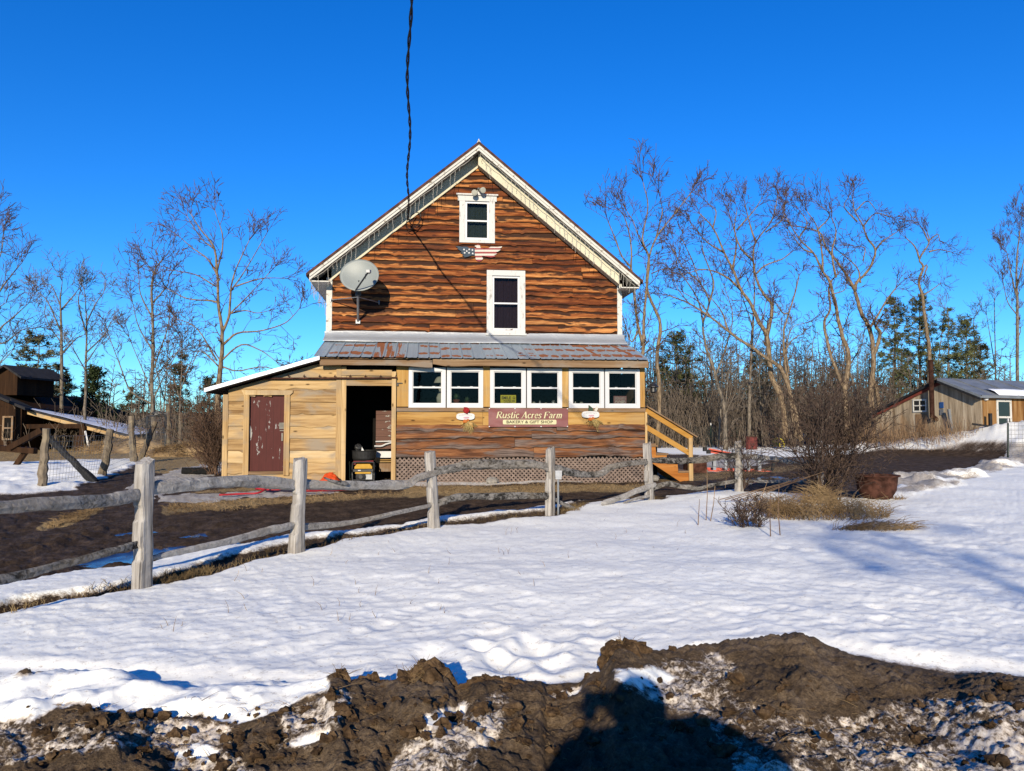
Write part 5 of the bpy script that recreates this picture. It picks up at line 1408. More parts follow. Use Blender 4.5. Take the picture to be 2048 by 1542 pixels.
def door_stack():
    a = P(752, 838, 20.9); b = P(782, 838, 20.9); x0, x1 = a[0], -0.74
    root = thing('plank_stack', ((x0 + x1) / 2, 20.95, 0), 'brown painted planks with flaked paint standing inside the doorway behind the generator', 'planks')
    zs = [.86, 1.06, 1.19, 1.40, 1.62, 1.78, 1.88]; 
    for i in range(len(zs) - 1):
        m = MB(); m.box(x0, x1, 20.9, 20.94, zs[i] + .006, zs[i + 1]); m.build('plank', 'brown_flake', root)
    m = MB(); m.box(x0, x1, 20.88, 20.93, .63, .80); m.build('white_panel', 'white', root)
    m = MB(); m.tube(smoothpath([(x0 - .03, 20.82, .94), (x0 + .15, 20.82, .94), (x0 + .3, 20.82, 1.0), (x1, 20.82, 1.05)]), .022, 6); m.tube([(x0 - .0, 20.83, 1.06), (x1, 20.83, 1.07)], .018, 6); m.build('white_hose', 'white', root)
    m = MB(); m.box(x0 + .1, x1, 20.9, 20.93, .26, .48); m.build('short_board', 'brown_z', root)
    m = MB(); m.box(x0 + .02, x1, 20.9, 20.92, .56, .58); m.box(x0 + .04, x1, 20.9, 20.92, .51, .53); m.build('slat', 'yellow_x', root)
m = M('brown_flaking_paint', 0.8, 0.2); n_ = m.noise(m.vscale(m.obj(), (5, 5, 14)), 1.2, 6.0, 0.7); xx_ = m.sep(m.obj())[0]
c_ = m.mix(m.noise(m.vscale(m.obj(), (2, 2, 30)), 1, 4), (0.11, 0.05, 0.038), (0.24, 0.125, 0.09))
m.col(m.mix(m.rng(m.math('ADD', n_, m.math('MULTIPLY', xx_, 0.35)), 0.60, 0.64), c_, (0.55, 0.57, 0.52))); MT['brown_flake'] = m.m
door_stack()

# red hose, orange tarp
def hoses():
    rg = random.Random(8); m = MB()
    c = on_ground(562, 986); q = []
    for i in range(90):
        t = i * .33; r = .28 + .12 * math.sin(i * .21); q.append(c + V3(r * 1.35 * math.cos(t) + .02 * math.sin(i), r * .9 * math.sin(t), .035 + .0018 * i + .025 * abs(math.sin(i * .7))))
    m.tube(q, .026, 6)
    m.tube(smoothpath([q[0], on_ground(600, 990) + V3(0, 0, .05), on_ground(660, 986) + V3(0, 0, .05), on_ground(745, 981) + V3(0, 0, .05)]), .026, 6)
    m.tube(smoothpath([q[-1], on_ground(520, 992) + V3(0, 0, .05), on_ground(490, 993) + V3(0, 0, .05), on_ground(438, 995) + V3(0, 0, .05)]), .022, 6)
    tag(m.build('red_hose', 'red_hose', smooth=True), 'red hose lying in loose coils on the mud outside the shed', 'hose')
    a = on_ground(652, 972); V = []; F = []; n = 22
    for j in range(n):
        for i in range(n):
            u, v = i / (n - 1) - .5, j / (n - 1) - .5
            h = .34 * math.exp(-((u - .1) ** 2 * 16 + v * v * 14)) + .10 * float(fbm(u * 5, v * 5, 95, 4)) + .05 * abs(float(fbm(u * 11, v * 11, 97, 2)))
            V.append((a[0] + u * .85 + .03 * math.sin(9 * v), a[1] + v * .7, a[2] + max(.015, h)))
    for j in range(n - 1):
        for i in range(n - 1): q0 = j * n + i; F.append((q0, q0 + 1, q0 + n + 1, q0 + n))
    m = MB(); m.add(V, F); tag(m.build('orange_tarp', 'orange_tarp'), 'bright orange tarp crumpled on the ground by the open doorway', 'tarp')
    m = MB(); a = on_ground(618, 975); V = []; F = []
    for j in range(12):
        for i in range(16):
            u, v = i / 15 - .5, j / 11 - .5; V.append((a[0] + u * .9, a[1] + v * .5, a[2] + max(.01, .13 * math.exp(-u * u * 9 - v * v * 12) + .07 * float(fbm(u * 6, v * 6, 99, 3)))))
    for j in range(11):
        for i in range(15): q0 = j * 16 + i; F.append((q0, q0 + 1, q0 + 17, q0 + 16))
    m.add(V, F); tag(m.build('red_cloth', 'red_cloth'), 'dark red cloth heaped beside the orange tarp', 'cloth')
hoses()

# stones at the foot of the lattice
for i, (px, py, r, lb) in enumerate(((985, 968, .16, 'pale fieldstone under the lattice behind the second notched fence post'), (1205, 963, .10, 'small cream fieldstone at the lattice foot near the steps'), (1228, 961, .20, 'wide flat fieldstone at the lattice foot near the steps'),
                                    (1302, 952, .22, 'blocky pale stone at the porch corner beside the stringer'), (1308, 962, .15, 'lower pale stone at the porch corner beside the stringer'))):
    c = on_ground(px, py); m = MB(); m.blob(c + V3(0, 0, r * .4), (r, r * .7, r * .62), 20 + i, .25, 14); tag(m.build('fieldstone', 'stone'), lb, 'stone', 'stones along the porch foot')
# corrugated black pipe by the shed
c = on_ground(394, 950); m = MB(); q = [c + V3(-.42 + .84 * i / 40, 0, .1) for i in range(41)]; m.tube(q, [.10 if i % 2 else .125 for i in range(41)], 12)
tag(m.build('drain_pipe', 'black_rubber'), 'short black corrugated drain pipe lying beside the shed corner shrub', 'pipe')

# cauldron
def cauldron():
    c = G(1754, 1000); root = thing('iron_cauldron', (c[0], c[1], .0), 'rust brown iron kettle sitting in the snow beside the bare shrub', 'kettle')
    m = MB(); m.lathe((c[0], c[1], -.04), [(0, 0), (.14, .02), (.28, .10), (.36, .24), (.385, .42), (.39, .50), (.44, .52), (.44, .545), (.37, .545), (.355, .40), (.3, .24), (0, .14)], 36); m.build('bowl', 'rust', root, smooth=True)
    m = MB(); m.blob((c[0] + .06, c[1] - .375, .37), (.03, .02, .025), 3, .3, 10); m.build('lug', 'rust', root)
cauldron()
# ladder lying beyond the steps
def ladder():
    root = thing('orange_ladder', on_ground(1440, 942), 'orange fibreglass stepladder lying on its side by the icy patch', 'ladder')
    Y = on_ground(1440, 943)[1]
    def q(px, py, dy=0): return P(px, py, Y + dy)
    m = MB(); m.bar(q(1416, 943), q(1542, 945), .06, .10); m.build('side_rail', 'ladder_orange', root)
    m = MB(); m.bar(q(1414, 937, .5), q(1530, 941, .5), .05, .07); m.build('side_rail', 'ladder_orange', root)
    for a, b in (((1417, 899), (1490, 913)), ((1421, 903), (1462, 910))):
        m = MB(); m.bar(q(*a, .2), q(*b, .2), .05, .09); m.build('side_rail', 'ladder_orange', root)
    for a in ((1410, 898), (1417, 903)):
        m = MB(); p = q(*a, .2); m.box(p[0] - .06, p[0] + .06, p[1] - .05, p[1] + .05, p[2] - .07, p[2] + .06); m.build('rubber_foot', 'black_rubber', root)
    for px in (1429, 1452, 1497, 1519):
        m = MB(); m.bar(q(px, 921), q(px, 942), .10, .04, (0, 1, 0)); m.build('rung', 'alu', root)
    m = MB(); m.bar(q(1426, 923, .3), q(1429, 941, .3), .08, .06); m.bar(q(1547, 925, .2), q(1545, 940, .2), .09, .08); m.build('hinge_bracket', 'black_rubber', root)
ladder()
def trough():
    c = on_ground(1397, 946); x0, x1 = P(1379, 946, c[1])[0], P(1414, 946, c[1])[0]
    root = thing('feed_trough', (c[0], c[1], c[2]), 'rust brown open metal trough on the ground behind the newel post', 'trough')
    m = MB(); h = .38; y0, y1 = c[1], c[1] + .6
    for b in ((x0, x1, y0, y0 + .03), (x0, x1, y1 - .03, y1), (x0, x0 + .03, y0 + .032, y1 - .032), (x1 - .03, x1, y0 + .032, y1 - .032)): m.box(*b, c[2] - .03, c[2] + h)
    m.build('tub_wall', 'rust', root)
    m = MB(); m.box(x0 - .02, x1 + .02, y0 - .02, y0 + .0, c[2] + h - .05, c[2] + h + .004); m.box(x0 - .02, x1 + .02, y1 + .0, y1 + .02, c[2] + h - .05, c[2] + h + .004); m.build('rolled_rim', 'rust', root)
trough()
def barrel():
    c = on_ground(1503, 901); root = thing('rusty_barrel', c, 'rusty red steel barrel standing at the wood edge behind the ladder', 'barrel')
    s = mpp(c) * 11.5; h = s * 2.3
    m = MB(); pr = [(0, 0), (s, 0)]
    for k in range(1, 30): z = h * k / 30; pr.append((s * (1.03 if k in (10, 20) else 1.0), z))
    pr += [(s, h), (s * .96, h), (s * .96, h - .03), (0, h - .03)]
    m.lathe(c + V3(0, 0, -.03), pr, 24); m.build('drum', 'rust_red', root)
    m = MB(); m.lathe(c + V3(0, 0, h - .05), [(s * 1.02, 0), (s * 1.04, .02), (s * 1.02, .04)], 24); m.build('rim', 'rust', root)
MT['rust_red'] = m_plain('rusty_red_paint', (0.15, 0.035, 0.03), 0.4, 7, 0.85)
barrel()
def wheel():
    c = on_ground(1556, 896); r = mpp(c) * 13; root = thing('yellow_wheel', c, 'old yellow spoked implement wheel half sunk in the far snow', 'wheel')
    m = MB(); k = [(c[0] + r * math.cos(t), c[1], c[2] + r * .4 + r * math.sin(t)) for t in np.linspace(0, 2 * math.pi, 33)]; m.tube(k, r * .085, 6); m.build('rim', 'wheel_yellow', root)
    m = MB()
    for t in np.linspace(0, 2 * math.pi, 11)[:-1]: m.bar((c[0], c[1], c[2] + r * .4), (c[0] + r * math.cos(t), c[1], c[2] + r * .4 + r * math.sin(t)), r * .07, r * .07)
    m.build('spoke', 'wheel_yellow', root)
wheel()
c = on_ground(1598, 893); m = MB(); m.blob(c + V3(0, 0, .35), (.8, .5, .5), 33, .35, 18); tag(m.build('blue_tarp', 'blue_tarp'), 'faded blue tarp heap at the wood edge behind the shrub', 'tarp')

# ------------------------------------------------------------------ split rail fence
POSTS = [(283, 1185, 923, 41, 0.0), (592, 1112, 920, 33, .03), (868, 1059, 905, 25, -.06), (1100, 1031, 897, 21, .01), (1299, 1004, 888, 20, -.03), (1478, 989, 884, 17, 0), (1640, 976, 880, 15, .02)]
PB = [G(p[0], p[1]) for p in POSTS]
fence = thing('split_rail_fence', PB[2], 'long silver-grey split rail fence with notched posts and wavy rails across the snow edge', 'fence')
def rail_between(i, j, pts, th, seed, jit=.26, off=0.0):
    """pts: photograph positions of the rail's middle; th: thickness in photograph pixels at both ends"""
    A, B = PB[i], PB[j]
    n = np.array([-(B[1] - A[1]), B[0] - A[0], 0]); n = n / np.linalg.norm(n)
    if n[1] < 0: n = -n
    W_ = [on_plane(px, py, A, B) + n * off for px, py in pts]
    W_ = smoothpath(W_, 7); m = MB(); m.rng = random.Random(seed); N = 12; V = []; F = []
    L = len(W_)
    for k, p in enumerate(W_):
        t = k / (L - 1); r = .92 * (th[0] * (1 - t) + th[1] * t) * mpp(p) / 2
        tan = W_[min(k + 1, L - 1)] - W_[max(k - 1, 0)]; tan /= np.linalg.norm(tan)
        u = np.cross(n, tan); u /= np.linalg.norm(u)
        if u[2] < 0: u = -u
        end = min(1.0, .62 + min(t, 1 - t) * 9)
        for q in range(N):
            a = 2 * math.pi * q / N
            rad = r * end * (1 + jit * 2.2 * float(fbm(k * .22 + seed, a * 0 + q * 2.3 + seed * 3, seed, 4)))
            ca, sa = math.cos(a), math.sin(a)
            ca = math.copysign(abs(ca) ** .7, ca); sa = math.copysign(abs(sa) ** .8, sa)
            V.append(p + n * (ca * rad * .62) + u * (sa * rad))
    for k in range(L - 1):
        for q in range(N): a = k * N + q; b = k * N + (q + 1) % N; F.append((a, b, b + N, a + N))
    F += [tuple(range(N - 1, -1, -1)), tuple((L - 1) * N + q for q in range(N))]
    m.add(V, F); m.build('rail', 'grey_x', fence)
def fence_post(i):
    px, pb, pt, w, lean = POSTS[i]; b = PB[i]; h = (pb - pt) * mpp(b); r = .86 * w * mpp(b) / 2
    m = MB(); N = 16; n = 44; V = []; F = []
    a_ = PB[max(i - 1, 0)]; c_ = PB[min(i + 1, len(PB) - 1)]; d = c_ - a_; d /= np.linalg.norm(d); nn = np.array([-d[1], d[0], 0]); nn = nn if nn[1] > 0 else -nn
    for k in range(n + 1):
        z = -.25 + (h + .25) * k / n; t = max(0, z / h)
        s = (1.12 - .16 * t) + .05 * float(vnoise(k * .35, i * 3.7, 4))
        for q in range(N):
            a = 2 * math.pi * q / N; ca, sa = math.cos(a), math.sin(a)
            ca = math.copysign(abs(ca) ** .55, ca); sa = math.copysign(abs(sa) ** .6, sa)
            rad = s * (1 + .22 * float(fbm(q * 1.9 + i * 7, k * .05, 5, 3)) + .07 * float(fbm(q * 3.1, k * .5, 6, 2)))
            ox = r * ca * rad; oy = r * .75 * sa * rad
            # notches that hold the rails on the near upper side and lower side
            if ca < -.2:
                for zc, dz in ((.60 * h, .07), (.29 * h, .07)):
                    if abs(z - zc) < dz: ox *= .74
                if z > .70 * h: ox *= 1.08
            zz = z + (.05 * float(fbm(q * 1.3, i, 8, 2)) + .02 * ca if k == n else 0)
            V.append(b + d * ox + nn * oy + np.array([lean * h * t, 0, zz]))
    for k in range(n):
        for q in range(N): a = k * N + q; e = k * N + (q + 1) % N; F.append((a, e, e + N, a + N))
    F.append(tuple(n * N + q for q in range(N)))
    m.add(V, F); m.build('post', 'grey_z', fence)
for i in range(len(POSTS)): fence_post(i)
# rails: ends run into the posts
PB_m = G(-120, 1300)
PB.append(PB_m)                                  # a post position outside the picture
rail_between(7, 0, [(-140, 1040), (-40, 1022), (44, 1012), (132, 1006), (198, 1002), (246, 995), (290, 984)], (28, 26), 101)
rail_between(7, 0, [(-120, 1185), (9, 1158), (79, 1140), (132, 1127), (198, 1110), (246, 1096), (292, 1084)], (20, 15), 102)
rail_between(0, 1, [(296, 978), (347, 972), (395, 968), (461, 962), (527, 963), (600, 972)], (27, 24), 103)
rail_between(0, 1, [(296, 1118), (373, 1100), (439, 1087), (505, 1069), (549, 1058), (598, 1047)], (13, 17), 104)
rail_between(1, 2, [(584, 967), (659, 971), (725, 970), (791, 970), (817, 968), (835, 956), (880, 943)], (21, 15), 105)
rail_between(1, 2, [(584, 1055), (659, 1050), (725, 1041), (791, 1026), (876, 1008)], (14, 7), 106)
rail_between(2, 3, [(856, 946), (903, 936), (937, 931), (988, 929), (1039, 929), (1073, 929), (1110, 938)], (19, 18), 107)
rail_between(2, 3, [(860, 1010), (885, 1003), (906, 996), (944, 993), (991, 993), (1039, 991), (1108, 993)], (15, 14), 108)
rail_between(3, 4, [(1092, 934), (1114, 938), (1142, 945), (1176, 949), (1200, 947), (1220, 936), (1251, 928), (1306, 922)], (17, 11), 109)
rail_between(3, 4, [(1200, 1007), (1241, 993), (1272, 981), (1308, 968)], (12, 12), 110, .16, -.04)
rail_between(3, 4, [(1236, 1005), (1262, 996), (1289, 991)], (5, 6), 111, .16, -.12)
rail_between(3, 4, [(1104, 990), (1130, 1006), (1165, 1022)], (8, 9), 112, .16, .1)
rail_between(4, 5, [(1292, 920), (1347, 921), (1398, 920), (1449, 913), (1486, 910)], (13, 13), 113)
rail_between(4, 5, [(1296, 980), (1333, 968), (1364, 973), (1398, 976), (1432, 969), (1484, 960)], (11, 8), 114)
rail_between(5, 6, [(1472, 912), (1517, 914), (1550, 919), (1576, 922), (1608, 921), (1648, 922)], (12, 10), 115)
rail_between(5, 6, [(1474, 961), (1520, 963), (1570, 962), (1646, 960)], (6, 6), 116)
PB.pop()
# split end of the rail behind the orange tarp
rail_between(1, 2, [(642, 955), (660, 962), (690, 968)], (4, 9), 117, .12, -.05)
# electric box beside the fourth post
b = PB[3] + np.array([.13, -.05, 0]); root = thing('outlet_box', b, 'grey weatherproof outlet box on a pipe beside a fence post', 'electric box')
q = on_plane(1107, 949, PB[3], PB[4]); m = MB(); m.box(b[0] - .05, b[0] + .05, b[1] - .04, b[1] + .04, q[2] - .07, q[2] + .07); m.box(b[0] - .055, b[0] + .055, b[1] - .05, b[1] - .041, q[2] - .03, q[2] + .075); m.build('box_cover', 'alu', root)
m = MB(); m.tube([(b[0], b[1], -.1), (b[0], b[1], q[2] - .07)], .017, 8); m.build('conduit', 'steel', root)

# ------------------------------------------------------------------ rough posts and wire at the barn yard
def log_tube(a, b, r0, r1, seed, n=12):
    a = np.asarray(a); b = np.asarray(b); rg = random.Random(seed); pts = []
    for k in range(n + 1):
        t = k / n; pts.append(a + (b - a) * t + V3(rg.uniform(-.02, .02), rg.uniform(-.02, .02), 0))
    m = MB(); m.rng = rg; m.tube(pts, [(r0 * (1 - k / n) + r1 * k / n) * rg.uniform(.88, 1.12) for k in range(n + 1)], 9, True, None, None, .08); return m
YARD = thing('yard_fence', on_ground(205, 952), 'rough log post fence strung with wire mesh in front of the barn', 'fence')
yp = []
for i, (bx, by, tx, ty, w) in enumerate(((84, 978, 92, 857, 17), (204, 952, 221, 858, 15), (267, 926, 262, 832, 13), (336, 905, 337, 808, 11), (361, 902, 362, 826, 10), (384, 900, 386, 838, 8))):
    b = on_ground(bx, by); Y = b[1]; t = P(tx, ty, Y); r = w * mpp(b) / 2
    log_tube(b + V3(0, 0, -.1), t, r * 1.1, r * .85, 50 + i).build('post', 'log_z', YARD); yp.append((b, t))
b = on_ground(190, 963); log_tube(P(98, 876, b[1] + .2), b + V3(0, 0, -.05), 6 * mpp(b), 8 * mpp(b), 61).build('brace', 'tar', YARD)
b = on_ground(280, 923); log_tube(P(311, 842, b[1]), b + V3(0, 0, -.05), 5 * mpp(b), 6 * mpp(b), 62).build('brace', 'log_z', YARD)
m = MB()
for (b0, t0), (b1, t1) in zip(yp[:-1], yp[1:]):
    L = np.linalg.norm(b1 - b0); nv = max(4, int(L / .22))
    for k in range(9):
        f = .04 + .82 * k / 8; m.tube([b0 + (t0 - b0) * f, b1 + (t1 - b1) * f], .004, 3, False)
    for k in range(1, nv):
        f = k / nv; a = b0 + (b1 - b0) * f; c = t0 + (t1 - t0) * f; m.tube([a, a + (c - a) * .86], .0035, 3, False)
m.build('wire_mesh', 'wire', YARD)
b = on_ground(312, 912); root = thing('hay_feeder', b, 'black bent tube frame standing in the straw before the lean-to', 'feeder')
x0, x1 = P(294, 860, b[1])[0], P(331, 860, b[1])[0]; zt = P(310, 832, b[1])[2]
m = MB(); m.tube(smoothpath([(x0, b[1], .25), (x0, b[1], zt - .12), (x0 + .12, b[1], zt), (x1 - .12, b[1], zt), (x1, b[1], zt - .12), (x1, b[1], -.05)], 4), .05, 7); m.build('frame', 'dark_metal', root)
m = MB(); m.blob(((x0 + x1) / 2 + .1, b[1], zt + .12), (.35, .1, .12), 5, .5, 12); m.build('hook', 'dark_metal', root)
# steel post with mesh by the track
b = on_ground(2016, 926); root = thing('mesh_fence', b, 'dark green steel post with wire mesh in front of the ploughed snow bank', 'fence')
t = P(2016, 846, b[1]); m = MB(); m.bar(b + V3(0, 0, -.2), t, .05, .04); m.bar(b + V3(0, .03, -.2), t + V3(0, .03, 0), .014, .04); m.build('post', 'tpost', root)
m = MB(); m.bar(t, t + V3(0, 0, .18), .056, .046); m.build('post_tip', 'white', root)
e = b + V3(2.6, -.3, 0); m = MB()
for k in range(9): z = .15 + k * .165; m.tube([b + V3(-.02, -.03, z), e + V3(0, 0, z + .02)], .007, 3, False)
for k in range(19): f = k / 18; m.tube([b + (e - b) * f + V3(0, -.03, .15), b + (e - b) * f + V3(0, -.03, 1.48)], .006, 3, False)
m.build('wire_mesh', 'wire', root)
b2 = on_ground(2006, 922); m = MB()
# garden mesh fence at the wood edge
gp = [on_ground(1340, 893), on_ground(1382, 896), on_ground(1422, 897), on_ground(1475, 895), on_ground(1560, 893), on_ground(1650, 890), on_ground(1730, 890)]
root = thing('garden_fence', gp[2], 'grey green mesh fence on thin white-tipped posts along the wood edge', 'fence')
for p in gp:
    h = 45 * mpp(p); m = MB(); m.bar(p + V3(0, 0, -.1), p + V3(0, 0, h), .05, .05); po = m.build('post', 'tpost', root); m = MB(); m.bar(p + V3(0, 0, h + .001), p + V3(0, 0, h + .14), .06, .06); m.build('post_tip', 'white', po)
m = MB()
for a, c in zip(gp[:-1], gp[1:]):
    h = 41 * mpp(a); L = np.linalg.norm(c - a); nv = int(L / .13)
    for k in range(nv): f = k / nv; p = a + (c - a) * f; m.tube([p, p + V3(0, 0, h)], .009, 3, False)
    for k in range(10): m.tube([a + V3(0, 0, h * k / 9), c + V3(0, 0, 41 * mpp(c) * k / 9)], .008, 3, False)
m.build('wire_mesh', 'green_mesh', root)

# ------------------------------------------------------------------ sticks: many thin tapered twigs as one mesh
def sticks_mesh(name, segs, mat, parent=None, loc=None):
    A = np.array([s[0] for s in segs], float); B = np.array([s[1] for s in segs], float)
    r0 = np.array([s[2] for s in segs])[:, None]; r1 = np.array([s[3] for s in segs])[:, None]
    d = B - A; L = np.linalg.norm(d, axis=1, keepdims=True) + 1e-9; d = d / L
    ref = np.where(np.abs(d[:, 2:3]) < 0.9, np.array([[0, 0, 1.0]]), np.array([[1.0, 0, 0]]))
    s = np.cross(d, ref); s /= np.linalg.norm(s, axis=1, keepdims=True) + 1e-9; u = np.cross(s, d)
    n = len(A); V = np.zeros((n, 6, 3))
    for k in range(3):
        a = 2 * math.pi * k / 3; o = s * math.cos(a) + u * math.sin(a)
        V[:, k] = A + o * r0; V[:, 3 + k] = B + o * r1
    V = V.reshape(-1, 3); i6 = (np.arange(n) * 6)[:, None]
    F = np.concatenate([i6 + np.array([[k, (k + 1) % 3, 3 + (k + 1) % 3, 3 + k]]) for k in range(3)], 1).reshape(-1, 4)
    return raw_mesh(name, V, F, mat, parent, loc)
def raw_mesh(name, V, F, mat, parent=None, loc=None):
    me = bpy.data.meshes.new(name); o = bpy.data.objects.new(name, me); COL.objects.link(o)
    if parent is not None:
        o.parent = parent; V = V - np.array(ORG[parent.name]); ORG[o.name] = ORG[parent.name]
    else:
        c = loc if loc is not None else (V[:, 0].mean(), V[:, 1].mean(), V[:, 2].min()); o.location = c; V = V - np.array(c); ORG[o.name] = tuple(c)
    k = F.shape[1]
    me.vertices.add(len(V)); me.vertices.foreach_set('co', V.astype(np.float32).ravel())
    me.loops.add(F.size); me.loops.foreach_set('vertex_index', F.astype(np.int32).ravel())
    me.polygons.add(len(F)); me.polygons.foreach_set('loop_start', np.arange(0, F.size, k, dtype=np.int32))
    try: me.polygons.foreach_set('loop_total', np.full(len(F), k, np.int32))
    except Exception: pass
    me.update(calc_edges=True); me.materials.append(MT[mat]); return o
def rot_dir(d, ang, az):
    ref = np.array([0, 0, 1.0]) if abs(d[2]) < .9 else np.array([1.0, 0, 0])
    s = np.cross(d, ref); s /= np.linalg.norm(s); u = np.cross(s, d)
    q = d * math.cos(ang) + (s * math.cos(az) + u * math.sin(az)) * math.sin(ang); return q / np.linalg.norm(q)
def twig(segs, p, d, L, r, depth, rg, wig=.24, up=.10, kids=(3, 4), rmin=.008, spread=(.45, 1.0)):
    n = max(2, int(L / .28)); step = L / n; pts = [p]; q = p
    for k in range(n):
        d = d + np.array([rg.uniform(-wig, wig), rg.uniform(-wig, wig), rg.uniform(-wig, wig) + up]); d = d / np.linalg.norm(d)
        q2 = q + d * step; segs.append((q, q2, max(rmin, r * (1 - .65 * k / n)), max(rmin, r * (1 - .65 * (k + 1) / n)))); q = q2; pts.append((q, d))
    if depth > 0:
        for k in range(rg.randint(*kids)):
            i = rg.randint(max(1, n // 3), n); c, dd = pts[i]
            twig(segs, c, rot_dir(dd, rg.uniform(*spread), rg.uniform(0, 6.28)), L * rg.uniform(.42, .72), r * .6, depth - 1, rg, wig, up, kids, rmin, spread)
def traced_tree(name, label, base, paths, conv, Y, twigL=1.3, depth=2, step=.8, bark='bark_tan', tw='twig', seed=0, start=.35, group='bare trees around the farm', ydrift=.5, wig=.24, rmin=.0115, kids=(3, 4), up=.08, sub=None, cat='tree'):
    rg = random.Random(seed); b = P(*conv(*base), Y); gz = -0.1
    root = thing(name, (b[0], Y, 0), label, cat, group)
    tm = MB(); tm.rng = rg; segs = []
    for pi, (pts, w0, w1) in enumerate(paths):
        q = []; yo = 0.0 if pi == 0 else rg.uniform(-ydrift, ydrift); drift = rg.uniform(-ydrift, ydrift) * 1.5
        for k, (x, y) in enumerate(pts):
            t = k / (len(pts) - 1); p = P(*conv(x, y), Y + drift * t * t + (0 if pi == 0 else 0)); q.append(p)
        q = smoothpath(q, 4); s = mpp(q[0])
        n = len(q); rad = [max(.014, .84 * (w0 + (w1 - w0) * (k / (n - 1)) ** .8) * s / 2 * rg.uniform(.93, 1.07)) for k in range(n)]
        for k in range(1, n - 1): q[k] = q[k] + V3(rg.uniform(-1, 1), rg.uniform(-1, 1), rg.uniform(-1, 1)) * rad[k] * .22
        tm.tube(q, rad, 7, True, None, None, .07)
        L = 0; nxt = 0; tot = sum(np.linalg.norm(q[k + 1] - q[k]) for k in range(n - 1)); st = start if pi == 0 else .15
        for k in range(n - 1):
            L += np.linalg.norm(q[k + 1] - q[k]); t = L / tot
            if t > st and L > nxt:
                nxt = L + step * rg.uniform(.6, 1.4); d = q[k + 1] - q[k]; d /= np.linalg.norm(d)
                twig(segs, q[k + 1], rot_dir(d, rg.uniform(.5, 1.15), rg.uniform(0, 6.28)), twigL * rg.uniform(.5, 1.15) * (.7 + .4 * t), max(rmin * 1.6, rad[k] * .4), depth, rg, wig, up, kids, rmin)
        d = q[-1] - q[-2]; d /= np.linalg.norm(d)
        if w1 < 8:
            for k in range(4): twig(segs, q[-1], rot_dir(d, rg.uniform(.1, .7), rg.uniform(0, 6.28)), twigL * rg.uniform(.6, 1.1), max(rmin * 1.5, rad[-1] * .7), depth, rg, wig, up, kids, rmin)
    if sub: sub(segs, rg, b)
    tm.build('trunk', bark, root, smooth=True); sticks_mesh('crown', segs, tw, root)
    return root
zr = lambda x, y: (1200 + x / 2.415, 340 + y / 2.415)
zl = lambda x, y: (x / 2.4875, 380 + y / 2.4875)
idn = lambda x, y: (x, y)
BT = 'bare trees behind the farmhouse'
# --- right of the house
traced_tree('bare_tree', 'crooked bare tree rising right beside the farmhouse eave', (270, 1330), [
    ([(272, 1340), (288, 1100), (275, 900), (292, 750), (250, 640), (226, 560), (236, 430), (270, 330), (330, 250), (440, 110)], 12, 2.2),
    ([(205, 1300), (200, 1050), (210, 850), (213, 700), (222, 600), (236, 430), (205, 330), (232, 180), (208, 60)], 11, 2),
    ([(206, 850), (178, 720), (160, 560), (148, 470), (108, 420), (60, 300), (36, 240)], 8, 1.8), ([(150, 480), (150, 360), (120, 230), (90, 190)], 5, 1.6),
    ([(240, 420), (200, 350), (160, 250), (130, 200)], 4, 1.5), ([(270, 330), (300, 210), (290, 130)], 4, 1.4), ([(190, 760), (150, 830), (110, 710)], 5, 2), ([(250, 500), (300, 480), (340, 480)], 3, 1.4)], zr, 38, 1.25, 2, .62, seed=1, group=BT)
traced_tree('bare_tree', 'bare tree with a hooked side branch between the eave tree and the leaning locust', (603, 1360), [
    ([(604, 1370), (600, 1150), (570, 1050), (545, 950), (510, 850), (498, 740), (527, 640), (482, 540), (442, 430), (400, 340)], 10, 2),
    ([(527, 640), (548, 540), (505, 420), (490, 350)], 6, 1.6), ([(498, 740), (470, 620), (380, 480), (370, 420)], 5, 1.5), ([(555, 1000), (610, 850), (640, 700), (600, 560)], 5, 1.5), ([(480, 540), (400, 470), (350, 380)], 4, 1.5)], zr, 44, 1.3, 2, .65, 'bark_grey', seed=2, group=BT)
traced_tree('bare_tree', 'bare locust leaning far over towards the farmhouse with a long slanting trunk', (965, 1300), [
    ([(972, 1310), (932, 1130), (880, 970), (820, 920), (722, 850), (620, 780), (540, 715), (430, 645), (330, 605)], 13, 2.5),
    ([(620, 780), (590, 690), (530, 610)], 5, 2), ([(430, 645), (380, 580), (360, 540)], 3, 1.4), ([(540, 715), (480, 640), (400, 590)], 4, 1.6)], zr, 43, 1.1, 2, .9, seed=3, group=BT)
traced_tree('bare_tree', 'tall twin-limbed bare locust with the widest crown, mid-way along the row', (890, 1290), [
    ([(892, 1300), (880, 1120), (832, 1010), (815, 900), (804, 790), (770, 740), (730, 650), (682, 580), (640, 480), (600, 400), (545, 280), (480, 210)], 17, 2.4),
    ([(806, 800), (825, 720), (830, 650), (790, 600), (760, 540), (740, 440), (752, 350), (830, 240), (860, 120)], 10, 2),
    ([(755, 500), (800, 460), (880, 430), (918, 400)], 5, 2), ([(740, 440), (682, 380), (650, 290), (662, 190)], 6, 1.8), ([(684, 582), (600, 510), (500, 480), (420, 500)], 6, 1.8),
    ([(640, 480), (658, 340), (620, 200)], 6, 1.8), ([(752, 350), (720, 250), (700, 160)], 5, 1.6), ([(600, 400), (520, 350), (440, 260)], 5, 1.6), ([(545, 280), (560, 200), (520, 160)], 4, 1.5), ([(800, 300), (880, 240), (890, 170)], 4, 1.5), ([(660, 290), (740, 200), (780, 140)], 4, 1.5)], zr, 44, 1.25, 2, .55, seed=4, group=BT)
